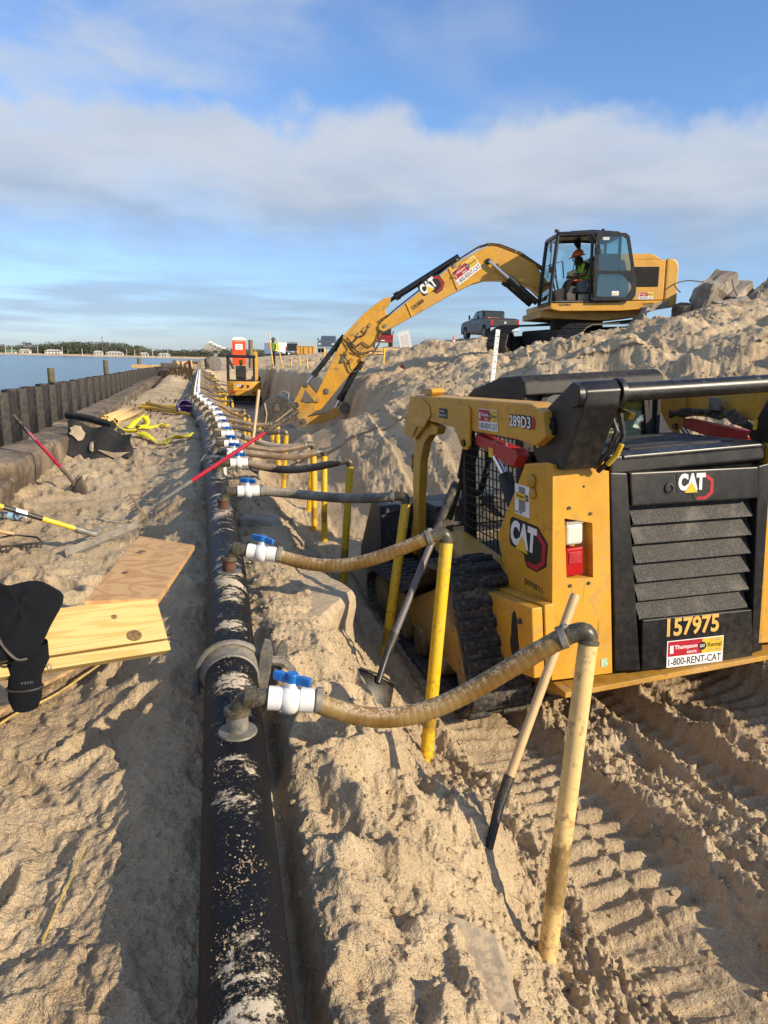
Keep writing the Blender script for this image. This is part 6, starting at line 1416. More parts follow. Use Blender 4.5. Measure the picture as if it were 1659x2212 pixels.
def strap(pts, wdt, label):
    P = catmull([Vector(p_) for p_ in pts], 6); c0 = P[0].copy(); vs = []; fs = []
    for i, p_ in enumerate(P):
        t_ = (P[min(i+1, len(P)-1)]-P[max(i-1, 0)]).normalized(); s_ = Vector((-t_.y, t_.x, .55*math.sin(i*.5))).normalized()
        vs += [p_-c0+s_*wdt/2, p_-c0-s_*wdt/2]
    for i in range(len(P)-1): fs.append((2*i, 2*i+1, 2*i+3, 2*i+2))
    o = MB().add(vs, fs).build('lifting_strap', M['strap'], None, 80); o.location = c0; sm_ = o.modifiers.new('solid', 'SOLIDIFY'); sm_.thickness = .008
    return tag(o, label, 'strap', 'yellow lifting straps on the sand')
def gs(x, y, d_=.03): return (x, y, gz(x, y)+d_)
strap([(-1.18, 10.55, .64), (-1.05, 10.9, .52), (-.92, 11.2, .46), gs(-.75, 10.95, .05), gs(-.58, 10.6), gs(-.42, 10.55, .05), gs(-.28, 10.45, .06), gs(-.12, 10.35, .05)], .11, 'long yellow lifting strap trailing from the black roll towards the header pipe')
strap([gs(-1.1, 11.9, .10), (-1.0, 12.4, .56), (-.92, 12.6, .60), (-.86, 12.4, .48), gs(-.98, 12.2, .05), gs(-.78, 12.5, .05), gs(-.62, 12.7, .06), gs(-.55, 12.55, .05)], .10, 'yellow lifting strap twisted into a loop on the sand')
# dry reeds in the foreground
def reed(pts, r_, label):
    P = [Vector(p_) for p_ in pts]; c0 = P[0].copy(); o = MB().tube(catmull([p_-c0 for p_ in P], 5), r_, 6).build('dry_reed', M['reed'] if 'reed' in M else M.setdefault('reed', dusty('dry_reed', (.50, .36, .10), .7, .3, .1, scale=20))); o.location = c0; tag(o, label, 'reed')
reed([gs(-.365, 1.98, .02), gs(-.385, 1.88, .012), gs(-.41, 1.78, .008), gs(-.43, 1.69, .004)], .0028, 'yellow reed stem lying on the shaded sand at lower left')
reed([gs(-.46, 3.35, .01), gs(-.62, 3.0, .03), gs(-.74, 2.83, .03), gs(-.80, 2.72, .02)], .005, 'splintered strip of pale wood along the plywood edge')
# wild dry weeds
def weeds(name, n, xr, yr, h, label, seed):
    q = random.Random(seed); vs = []; fs = []
    for _ in range(n):
        x, y = q.uniform(*xr), yr[0]+(yr[1]-yr[0])*q.random(); z_ = gz(x, y)
        for b_ in range(q.randint(5, 10)):
            a = q.random()*6.3; L = h*q.uniform(.4, 1.2); c_, s_ = math.cos(a), math.sin(a); w_ = .0025*(1+y*.12); k = len(vs); ln = q.uniform(.4, 1.3)
            for t_ in (0, .4, .75, 1): vs += [(x+c_*L*ln*t_**1.5-s_*w_*(1-t_*.8), y+s_*L*ln*t_**1.5+c_*w_*(1-t_*.8), z_+L*(t_-.35*t_*t_)), (x+c_*L*ln*t_**1.5+s_*w_*(1-t_*.8), y+s_*L*ln*t_**1.5-c_*w_*(1-t_*.8), z_+L*(t_-.35*t_*t_)+.001)]
            fs += [(k+2*i, k+2*i+1, k+2*i+3, k+2*i+2) for i in range(3)]
    o = MB().add(vs, fs).build(name, M['weed'] if 'weed' in M else M.setdefault('weed', dusty('dry_weeds', (.10, .062, .030), .9, .4, 0, scale=20))); return tag(o, label, kind='stuff')
weeds('beach_weeds', 70, (-1.7, -.5), (9.6, 20), .16, 'dry brown beach weeds scattered over the sand on the left', 3)
weeds('beach_weeds', 170, (-1.6, -.3), (33, 47), .42, 'dense brown scrub along the far end of the seawall', 4)
weeds('beach_weeds', 160, (6, 26), (30, 62), .35, 'dry dune grass along the crest by the parked vehicles', 6)
# twigs and litter
q = random.Random(31); vs = []; fs = []
for _ in range(90):
    x, y = (q.uniform(-1.8, -.15), q.uniform(.9, 5)) if q.random() < .6 else (q.uniform(.3, 3.4), q.uniform(.8, 3)); z_ = gz(x, y)+.006; a = q.random()*6.3; L = q.uniform(.01, .06); w_ = q.uniform(.0006, .0018); c_, s_ = math.cos(a), math.sin(a); k = len(vs)
    vs += [(x-s_*w_, y+c_*w_, z_), (x+s_*w_, y-c_*w_, z_), (x+c_*L+s_*w_, y+s_*L-c_*w_, z_+.004), (x+c_*L-s_*w_, y+s_*L+c_*w_, z_+.004), (x+c_*L*.5, y+s_*L*.5, z_+w_*2.5)]
    fs += [(k, k+1, k+4), (k+1, k+2, k+4), (k+2, k+3, k+4), (k+3, k, k+4)]
tag(MB().add(vs, fs).build('twigs', M['weed']), 'small twigs and bits of debris on the sand', kind='stuff')
# ------------------------------------------------------------------ rubble heap on the crest
def chunk(c, size, rot, seed, label, m='rubble'):
    bm = bmesh.new(); bmesh.ops.create_cube(bm, size=1.0); q = random.Random(seed)
    for v in bm.verts: v.co = Vector((v.co.x*size[0]*q.uniform(.78, 1.15), v.co.y*size[1]*q.uniform(.8, 1.15), v.co.z*size[2]*q.uniform(.75, 1.15)))
    bmesh.ops.bevel(bm, geom=bm.edges[:], offset=min(size)*.07, segments=1, affect='EDGES')
    bmesh.ops.subdivide_edges(bm, edges=bm.edges[:], cuts=5, use_grid_fill=True)
    bm.normal_update(); cc = np.array([v.co for v in bm.verts]); nn = [v.normal.copy() for v in bm.verts]
    d = fbm(cc[:, 0]*1.3+cc[:, 2]*2+seed*3.1, cc[:, 1]*1.3+cc[:, 2]*.7, 2.2, 5, 3, .6)*.20*min(size)**.5
    for v, k, n_ in zip(bm.verts, d, nn): v.co += n_*float(k)
    o = MB().addbm(bm).build('concrete_chunk', M[m], None, 22); o.location = c; o.rotation_euler = tuple(R(a) for a in rot)
    return tag(o, label, 'rubble', 'broken concrete heaped on the crest behind the excavator')
CH = [((11.0, 13.95, 3.38), (1.25, .6, .50), (10, -32, 20), 'long pale slab with a broken white end, tallest in the rubble behind the excavator'),
      ((11.55, 13.95, 3.28), (.95, .5, .36), (5, -30, 25), 'rust-stained slab tilted beside the tallest rubble slab'),
      ((10.62, 13.7, 2.98), (.60, .5, 1.05), (8, 16, 15), 'upright grey slab at the left side of the rubble heap'),
      ((10.85, 13.15, 2.92), (.85, .5, .42), (12, -12, 10), 'broad flat-faced chunk at the front of the rubble heap'),
      ((10.75, 12.75, 2.72), (.70, .4, .26), (4, -8, -6), 'low brown slab at the foot of the rubble heap'),
      ((11.45, 13.2, 3.02), (.60, .4, .40), (-8, 22, 20), 'smaller pale chunk on the sand right of the broad chunk'),
      ((12.1, 13.7, 3.35), (.95, .35, .30), (6, -33, 15), 'lone tilted slab at the right end of the crest'),
      ((12.75, 14.0, 3.55), (.55, .6, .85), (0, 12, 30), 'dark block cut by the right edge of the photo', 'oldconc'),
      ((12.6, 13.6, 3.25), (.5, .5, .5), (0, 40, 10), 'grey chunk under the dark block at the right edge'),
      ((10.30, 13.95, 2.75), (.45, .5, .7), (0, -14, 40), 'dark wedge-shaped chunk leaning at the far left of the rubble heap', 'oldconc'),
      ((10.0, 14.6, 3.0), (.85, .22, .20), (0, -16, 10), 'narrow concrete beam sticking out of the rubble behind the counterweight'),
      ((9.45, 14.2, 2.55), (.6, .5, .35), (10, 28, 10), 'grey chunk lying behind the excavator tracks')]
for i, c_ in enumerate(CH): chunk((c_[0][0], c_[0][1], c_[0][2]-.10), tuple(s_*k_ for s_, k_ in zip(c_[1], (.88, .85, .74))), c_[2], 60+i, c_[3], c_[4] if len(c_) > 4 else 'rubble')
def rebar(pts, label):
    P = [Vector(p_) for p_ in pts]; c0 = P[0].copy(); o = MB().tube(catmull([p_-c0 for p_ in P], 5), .013, 6).build('rebar', M['steel']); o.location = c0; tag(o, label, 'rebar', 'bent reinforcing bars in the rubble')
rebar([(10.55, 13.75, 3.38), (10.2, 13.8, 3.40), (9.95, 13.9, 3.33), (9.8, 14.0, 3.2)], 'long bent rebar arching left from the upright slab')
rebar([(10.0, 14.0, 3.34), (10.05, 13.95, 3.24), (10.12, 13.9, 3.16)], 'short rebar stub crossing the long arched bar')
rebar([(11.18, 13.65, 3.45), (11.12, 13.5, 3.25), (11.15, 13.4, 3.10)], 'rebar hooked down the face of the tallest slab')
rebar([(11.38, 13.0, 3.25), (11.32, 12.95, 3.05), (11.25, 12.9, 2.9)], 'rebar poking up between the two front chunks')

# ------------------------------------------------------------------ survey and site markers
t = empty('levelling_rod', basis((3.585, 8.51, 1.22), (1, -.05, -.12), (.05, 1, -.14), (.115, .15, .98)), 'white graduated levelling rod standing in the bank above the loader', 'levelling rod')
MB().box2((-.028, -.006, 0), (.028, .006, .80), .003).build('rod', M['white'], t)
tk = MB()
for k in range(38): tk.box((-.015+.010*(k % 2), -.0072, .03+k*.02), (.024-.012*(k % 2), .001, .005))
o = tk.build('graduations', M['text_black'], t); o['kind'] = 'stuff'
for k in range(9): lettering(t, str(9-k), (.004, -.0064, .06+k*.08), (1, 0, 0), (0, 0, 1), .014, .026, M['text_black'], .03)
MB().box2((-.075, -.03, -.04), (.02, .0, .02), .006).box2((-.07, -.035, .0), (-.02, -.02, .035), .004).build('level_clamp', M['decal_yellow'], t)
def flagm(c): 
    t = empty('marker_flag', c, 'small orange marker flag stuck in the sand of the bank', 'flag'); MB().cyl((0, 0, -.05), (0, 0, .15), .004, None, 6).build('wire', M['galv'], t)
    o = MB().add([(0, 0, .15), (.03, -.02, .12), (.08, 0, .08), (.07, .02, -.02), (.0, 0, .0), (-.05, -.01, .06)], [(0, 1, 2, 3, 4, 5)]).build('flag', M['orange'], t); sm_ = o.modifiers.new('solid', 'SOLIDIFY'); sm_.thickness = .003
flagm((5.25, 18.65, gz(5.25, 18.65)+.03))
t = empty('notice_board', basis((7.38, 25.6, gz(7.38, 25.6)-.02), (.95, -.25, .25), (.2, .95, .2), (-.25, -.15, .96)), 'white site notice board leaning on the dune', 'sign')
MB().box2((-.22, 0, 0), (.20, .02, .62), .004).build('board', M['text_white'], t)
for k in range(7): MB().box2((-.15, -.003, .12+k*.055), (.12, -.001, .13+k*.055)).build('printed_line', M['decal_grey'], t)
for k in range(2): MB().box2((-.2+.36*k, .02, 0), (-.17+.36*k, .25, .03)).build('leg', M['wood_new'], t)
def cone(c):
    t = empty('traffic_cone', c, 'orange traffic cone with a white band beside the grey pickup', 'cone')
    MB().box2((-.19, -.19, 0), (.19, .19, .03), .01).build('base', M['orange'], t); MB().lathe([(.14, .03), (.03, .72), (.02, .72)], (0, 0, 0), (0, 0, 1), 18).build('body', M['orange'], t); MB().lathe([(.106, .26), (.080, .42), (.079, .42)], (0, 0, 0), (0, 0, 1), 18).build('reflective_band', M['text_white'], t)
cone((15.0, 41.8, gz(15.0, 41.8)-.02))
def stick(top, bot, label, r_=.033, m='pvc'):
    b_ = Vector(bot); b_.z = min(b_.z, gz(b_.x, b_.y))-.05; a = Vector(top); o = MB().tube([Vector((0, 0, 0)), (a-b_)*.5, a-b_], r_, 10).build('marker_pole', M[m]); o.location = b_; tag(o, label, 'pole', 'yellow poles standing in the sand')
stick((4.16, 44.6, 3.05), (4.40, 44.1, .9), 'tall yellow pole leaning left of the standing man')
stick((4.42, 42.4, 2.62), (4.72, 41.9, .9), 'tall yellow pole leaning in front of the standing man')
stick((5.09, 40.9, 1.66), (4.98, 40.8, .9), 'short yellow pole leaning right, right of the standing man')
stick((5.23, 38.8, 1.65), (5.31, 38.6, .9), 'short yellow pole leaning left near the trench edge')
stick((4.44, 30.5, 1.56), (4.46, 30.3, .8), 'yellow pole at the rim of the trench left of the excavator stick')
stick((5.50, 32.4, 2.08), (5.49, 32.2, 1.0), 'yellow pole standing just left of the excavator stick')
stick((5.57, 21.8, 1.96), (5.51, 21.7, 1.2), 'yellow pole on the dune right of the excavator stick')
stick((4.70, 21.1, 2.1), (4.67, 20.9, 1.15), 'yellow pole partly hidden behind the excavator stick')
stick((5.95, 29.8, 2.2), (5.95, 29.7, 1.2), 'yellow pole seen between the bucket cylinder and the stick')
t = MB().tube([(0, 0, -.5), (0, 0, .8), (0, 0, 1.75)], [.17, .165, .16], 14).build('wooden_post', M['wood_old']); t.location = (3.58, 51.9, 1.0); tag(t, 'weathered wooden post standing right of the orange portable toilet', 'post')
for (c, h_, r_, lb) in (((-5.05, 27.6), 2.0, .12, 'thick mossy timber pile in the water, nearest of the three'), ((-4.82, 41.3), 2.2, .13, 'mossy timber pile in the water, middle of the three'), ((-4.06, 53.8), 2.25, .13, 'mossy timber pile in the water by the plank, farthest of the three')):
    t = MB().tube([(0, 0, -2.2), (0, 0, 0), (0, 0, h_-.95)], [r_, r_, r_*.96], 14).build('timber_pile', M['pilewood'] if 'pilewood' in M else M.setdefault('pilewood', dusty('mossy_pile_wood', (.13, .115, .06), .9, .4, .05, scale=5, bumps=.6))); t.location = (*c, 0); tag(t, lb, 'timber pile', 'timber piles in the water')
t = MB().box2((-1.4, -.06, -.12), (1.45, .06, .12), .01).build('timber_waler', M['wood_new']); t.location = (-3.0, 51.4, .80); t.rotation_euler = (0, 0, R(-8)); tag(t, 'pale timber plank fixed across the water end of the sheet piling', 'plank')
# lumber stack on the dune
for k in range(7):
    t = MB().box((0, 0, 0), (1.55+.2*(k % 3), .14, .045), None, .004).build('stacked_plank', M['wood_new']); t.location = (7.45+.07*(k % 3), 29.8+.16*(k % 3), gz(7.4, 29.8)+.06+.06*k); t.rotation_euler = (0, 0, R(-12+6*(k % 4))); tag(t, ['lowest', 'second lowest', 'third lowest', 'middle', 'third highest', 'second highest', 'topmost'][k]+' plank of the loose lumber stack on the dune behind the excavator stick', 'plank', 'lumber stack on the dune')
# pump by the seawall
t = empty('pump', (-1.85, 42.2, gz(-1.85, 42.2)+.1), 'small black engine pump with pale hoses at the far end of the sheet piling', 'pump')
MB().box((0, 0, .30), (.55, .5, .40), None, .08).cyl((-.3, 0, .25), (.3, 0, .25), .16, None, 14).build('engine', M['blackmatte'], t)
fr_ = MB()
for sx in (-.36, .36): fr_.tube([(sx, -.3, .03), (sx, -.3, .62), (sx, .3, .62), (sx, .3, .03), (sx, -.3, .03)], .02, 6)
fr_.tube([(-.36, -.3, .62), (.36, -.3, .62)], .02, 6).build('frame', M['blackmatte'], t)
MB().tube([(-.3, 0, .35), (-.6, 0, .5), (-.95, -.2, .45), (-1.1, -.5, .2)], .07, 10).build('suction_hose', M['hosepale'] if 'hosepale' in M else M.setdefault('hosepale', dusty('pale_ribbed_hose', (.42, .43, .42), .5, .2, .1)), t); MB().tube([(.3, 0, .38), (.55, 0, .48), (.85, .1, .35), (1.0, .3, .05)], .06, 10).build('discharge_hose', M['hosepale'], t)
MB().box((.28, -.25, .5), (.12, .1, .1), None, .02).build('fuel_tank', M['decal_yellow'], t)
# filter tank with black hoses
t = empty('filter_tank', (1.05, 52.4, gz(1.05, 52.4)), 'galvanised filter tank with thick black hoses at the end of the header pipe', 'tank')
MB().prism([(-.6, 0), (-.68, .75), (-.3, .95), (.4, .93), (.5, .65), (.5, 0)], -.45, .45, 'y', .05).build('tank', M['galv'], t); MB().lathe([(.22, .85), (.22, 1.12), (.15, 1.17)], (.05, 0, 0), (0, 0, 1), 18).build('hatch', M['galv'], t)
MB().tube(catmull([(.3, -.2, .9), (.7, -.3, 1.15), (.95, -.3, .85), (1.2, -.4, .4), (1.35, -.5, .05)], 4), .10, 10).build('hose', M['rubber'], t); MB().tube(catmull([(-.3, -.3, .9), (-.5, -.55, .7), (-.4, -.6, .3), (-.6, -.8, .0)], 4), .11, 10).build('hose', M['rubber'], t)
MB().box2((-.7, -.5, -.05), (.6, .5, .04)).build('skid', M['steel'], t)
# timber forms beside the tank
for k, (x, y, a) in enumerate(((-.75, 50.5, 10), (-.25, 50.9, -12), (-1.35, 51.4, 20))):
    t = MB().box((-.3, 0, .35), (.08, .9, .7), None, .01).box((.3, 0, .35), (.08, .9, .7), None, .01).box((0, .4, .55), (.6, .06, .2), None, .01).build('timber_form', M['wood_old' if k == 1 else 'wood_new']); t.location = (x, y, gz(x, y)-.03); t.rotation_euler = (0, R(8*k-8), R(a)); tag(t, ('pale timber form left of the filter tank', 'weathered timber form right beside the filter tank', 'low pale timber form at the water side')[k], 'formwork', 'timber forms at the far end of the pipe')
# portable toilet
t = empty('portable_toilet', Matrix.Translation((3.35, 62.6, gz(3.35, 62.6))) @ Matrix.Rotation(R(-4), 4, 'Z'), 'orange portable toilet with a white roof behind the small excavator', 'portable toilet')
MB().box2((-.55, -.55, 0), (.55, .55, 2.0), .03).build('cabin', M['toiletorange'] if 'toiletorange' in M else M.setdefault('toiletorange', dusty('orange_red_plastic', (.75, .075, .012), .45, .12, .05)), t); MB().prism([(-.6, 2.0), (-.58, 2.14), (-.3, 2.28), (.3, 2.28), (.58, 2.14), (.6, 2.0)], -.6, .6, 'y', .03).build('roof', M['white'], t)
d_ = MB().box2((-.42, -.58, .08), (.42, -.55, 1.9), .015).build('door', M['toiletorange'], t); MB().box2((-.3, -.60, 1.25), (.3, -.578, 1.72), .01).build('sign_panel', M['text_white'], d_)
for k in range(3): MB().box2((-.18, -.604, 1.36+k*.11), (.2-.08*(k % 2), -.601, 1.40+k*.11)).build('printed_line', M['decal_grey'], d_)
for k in range(4): MB().box2((-.40+k*.22, -.565, 1.83), (-.25+k*.22, -.552, 1.93)).build('vent', M['white'], t)

# ------------------------------------------------------------------ mini excavator
MW_ = machine_frame((2.40, 40.6, -1.12), R(4), 0, 0)
t = empty('mini_excavator', MW_, 'small yellow excavator with an open black canopy working down in the trench', 'excavator')
hb = [(-.95, .62), (-.95, 1.20), (-.82, 1.36), (-.5, 1.45), (.5, 1.45), (.82, 1.36), (.95, 1.20), (.95, .62)]
def rounded(x, y0, y1, n=8): pass
pl = [(-.93, .5), (-.93, -.35), (-.80, -.78), (-.45, -1.0), (0, -1.05), (.45, -1.0), (.80, -.78), (.93, -.35), (.93, .5)]
MB().prism(pl, .62, 1.40, 'z', .07).build('house', Y_, t)
MB().prism([(a*1.01, b_*1.01) for a, b_ in pl], .66, .80, 'z', .02).build('rear_bumper', M['yellow_dirty'], t)
dpl = MB().box((-.16, -1.045, 1.12), (.78, .04, .42), None, .02).build('engine_cover', Y_, t)
track_logo(dpl, (-.46, -1.068, 1.03), (1, 0, 0), (0, 0, 1), .46, .24); MB().box((.22, -1.07, 1.14), (.12, .012, .16), None, .004).build('latch', M['text_black'], dpl)
MB().prism([(.5, .92), (.55, 1.30), (.80, 1.25), (.86, .95), (.7, .88)], -.62, -.56, 'y').xf(Matrix.Rotation(R(0), 4, 'Z')).build('side_cover', M['yellow_dirty'], t)
for sx in (-.55, .55): MB().box((sx, -.99, .84), (.22, .05, .07), None, .01).build('tail_light', M['taillight'], t)
lf = MB()
for x, y in ((-.85, -.45), (-.85, .75), (.55, -.45), (.55, .75)): lf.box2((x-.06, y-.06, 1.38), (x+.06, y+.06, 2.72), .015)
lf.box2((-.95, -.58, 2.64), (.65, .88, 2.80), .04).box2((-.87, -.47, 1.38), (.57, -.40, 1.48), .01).build('canopy', K_, t)
MB().box((-.15, -.1, 1.55), (.55, .5, .16), None, .05).box((-.15, -.36, 1.90), (.55, .14, .65), None, .05).build('seat', M['blackmatte'], t)
MB().prism([(.75, 1.2), (1.0, 2.0), (1.6, 2.75), (2.3, 3.0), (2.4, 2.85), (1.8, 2.5), (1.25, 1.85), (1.05, 1.1)], .55, .78, 'x', .02).build('boom', Y_, t); MB().cyl((.66, 1.2, 1.2), (.66, 1.9, 2.35), .06).build('boom_cylinder', M['black'], t); MB().prism([(2.25, 3.05), (2.45, 3.0), (2.75, 1.6), (2.6, 1.55)], .58, .74, 'x', .01).build('stick', Y_, t)
MB().prism([(2.5, 1.6), (2.9, 1.5), (3.0, 1.1), (2.7, .9), (2.45, 1.2)], .4, .95, 'x', .02).build('bucket', M['bucketsteel'], t)
mtl = [(-1.05, .25), (-1.0, .08), (-.85, .0), (.95, .0), (1.1, .08), (1.15, .25), (1.08, .42), (.95, .5), (-.85, .5), (-1.0, .42)]
for sx in (-.78, .78):
    inn_ = [(y*.9, .25+(z_-.25)*.78) for y, z_ in mtl]; tk = MB().ring(mtl, inn_, sx-.2, sx+.2, 'x').build('track_belt', M['rubber'], t)
    P, d = lenloop(mtl)
    for k in range(34):
        s_ = (k+.5)*d[-1]/34; j = max(i for i in range(len(d)) if d[i] <= s_); f_ = (s_-d[j])/(d[j+1]-d[j]); a, b_ = Vector(P[j]), Vector(P[j+1]); c_ = a+(b_-a)*f_; tt_ = (b_-a).normalized(); nv = Vector((tt_.y, -tt_.x)); nv = -nv if nv.dot(Vector((0, .25))-c_) > 0 else nv
        o = link('tread_lug', lug_me, tk); o.matrix_local = basis((sx, c_.x, c_.y), (1.1, 0, 0), (0, tt_.x, tt_.y), (0, nv.x, nv.y))
    MB().box2((sx-.1, -.8, .15), (sx+.1, .85, .38), .03).build('track_frame', M['blackmatte'], t)
    for y in (-.82, .9): MB().cyl((sx-.14, y, .25), (sx+.14, y, .25), .2, None, 16).build('track_wheel', M['blackmatte'], t)
MB().box2((-.6, -.5, .3), (.6, .6, .55), .03).cyl((0, 0, .5), (0, 0, .66), .42).build('undercarriage', M['blackmatte'], t); MB().box2((-.95, 1.3, .05), (.95, 1.38, .42), .02).build('dozer_blade', Y_, t)
def seated(root, o_, fwd, top, legs, hat, label_vest=None, s=1.0):
    o_ = Vector(o_); f = Vector(fwd).normalized(); x = f.cross(Vector((0, 0, 1)))
    def P(r_, fo, up__): return o_+x*r_*s+f*fo*s+Vector((0, 0, up__*s))
    jp = {'pelvis': P(0, 0, 0), 'spine': P(0, 0, .18), 'chest': P(0, .03, .38), 'neck': P(0, .05, .53), 'jaw': P(0, .09, .60), 'head': P(0, .09, .68), 'crown': P(0, .08, .75)}
    for s_, k in (('l', -1), ('r', 1)): jp.update({s_+'sho': P(k*.19, .03, .44), s_+'elb': P(k*.27, .10, .20), s_+'wri': P(k*.24, .33, .22), s_+'hand': P(k*.24, .40, .23), s_+'fing': P(k*.23, .46, .21), s_+'thumb': P(k*.20, .39, .26), s_+'hip': P(k*.10, .04, -.01), s_+'knee': P(k*.14, .43, .05), s_+'ank': P(k*.13, .52, -.34), s_+'toe': P(k*.13, .64, -.38)})
    make_person(root, {n: (p_, rads(n)) for n, p_ in jp.items()}, EDG, [(M[top], {'spine', 'chest', 'neck', 'lsho', 'rsho', 'lelb', 'relb'}), (M['skin'], {'jaw', 'head', 'crown', 'lwri', 'rwri', 'lhand', 'rhand', 'lfing', 'rfing', 'lthumb', 'rthumb'}), (M[legs], {'pelvis', 'lhip', 'rhip', 'lknee', 'rknee'}), (M['boot'], {'lank', 'rank', 'ltoe', 'rtoe'})])
    hardhat(root, P(0, .09, .70), M[hat], f); face(root, P(0, .09, .64), f)
    return P
M['hatlime'] = dusty('lime_hat', (.55, .75, .02), .4, .1, 0)
pm3 = empty('person', MW_, 'operator in a lime hard hat and vest, seen from behind in the small excavator', 'person')
Pm = seated(pm3, (-.15, -.08, 1.70), (0, 1, 0), 'navy', 'navy', 'hatlime'); vest(pm3, (-.15, -.08, 1.76), (-.15, -.04, 2.22), .21, .165, (0, 1, 0))

# standing man in a vest
pz = gz(4.66, 46.25)
t = empty('person', (4.66, 46.25, pz), 'bearded worker in a lime hi-vis vest and dark clothes standing between two yellow poles', 'person')
jp = {'pelvis': (0, 0, .95), 'spine': (.01, 0, 1.10), 'chest': (.02, 0, 1.32), 'neck': (-.01, 0, 1.49), 'jaw': (-.05, 0, 1.56), 'head': (-.05, 0, 1.64), 'crown': (-.04, 0, 1.72)}
for s_, k in (('l', -1), ('r', 1)):
    jp.update({s_+'sho': (.02, k*.20, 1.40), s_+'elb': (.06, k*.25, 1.13), s_+'wri': (-.06, k*.20, .98), s_+'hand': (-.10, k*.19, .95), s_+'fing': (-.13, k*.18, .90), s_+'thumb': (-.12, k*.15, .96), s_+'hip': (0, k*.10, .92), s_+'knee': (-.02, k*.11, .50), s_+'ank': (.02, k*.11, .09), s_+'toe': (-.14, k*.13, .04)})
make_person(t, {n: (p_, rads(n)) for n, p_ in jp.items()}, EDG, [(M['navy'], {'pelvis', 'spine', 'chest', 'lsho', 'rsho', 'lelb', 'relb', 'lhip', 'rhip', 'lknee', 'rknee'}), (M['skin'], {'neck', 'jaw', 'head', 'crown', 'lwri', 'rwri', 'lhand', 'rhand', 'lfing', 'rfing', 'lthumb', 'rthumb'}), (M['boot'], {'lank', 'rank', 'ltoe', 'rtoe'})])
vest(t, (.01, 0, .98), (.02, 0, 1.46), .225, .17, (-1, 0, 0)); hardhat(t, (-.05, 0, 1.665), M['seat'], (-1, 0, 0)); face(t, (-.05, 0, 1.61), (-1, 0, 0)); MB().ball((-.10, 0, 1.53), (.06, .065, .07), 12, 8).build('beard', M['hair'], t)

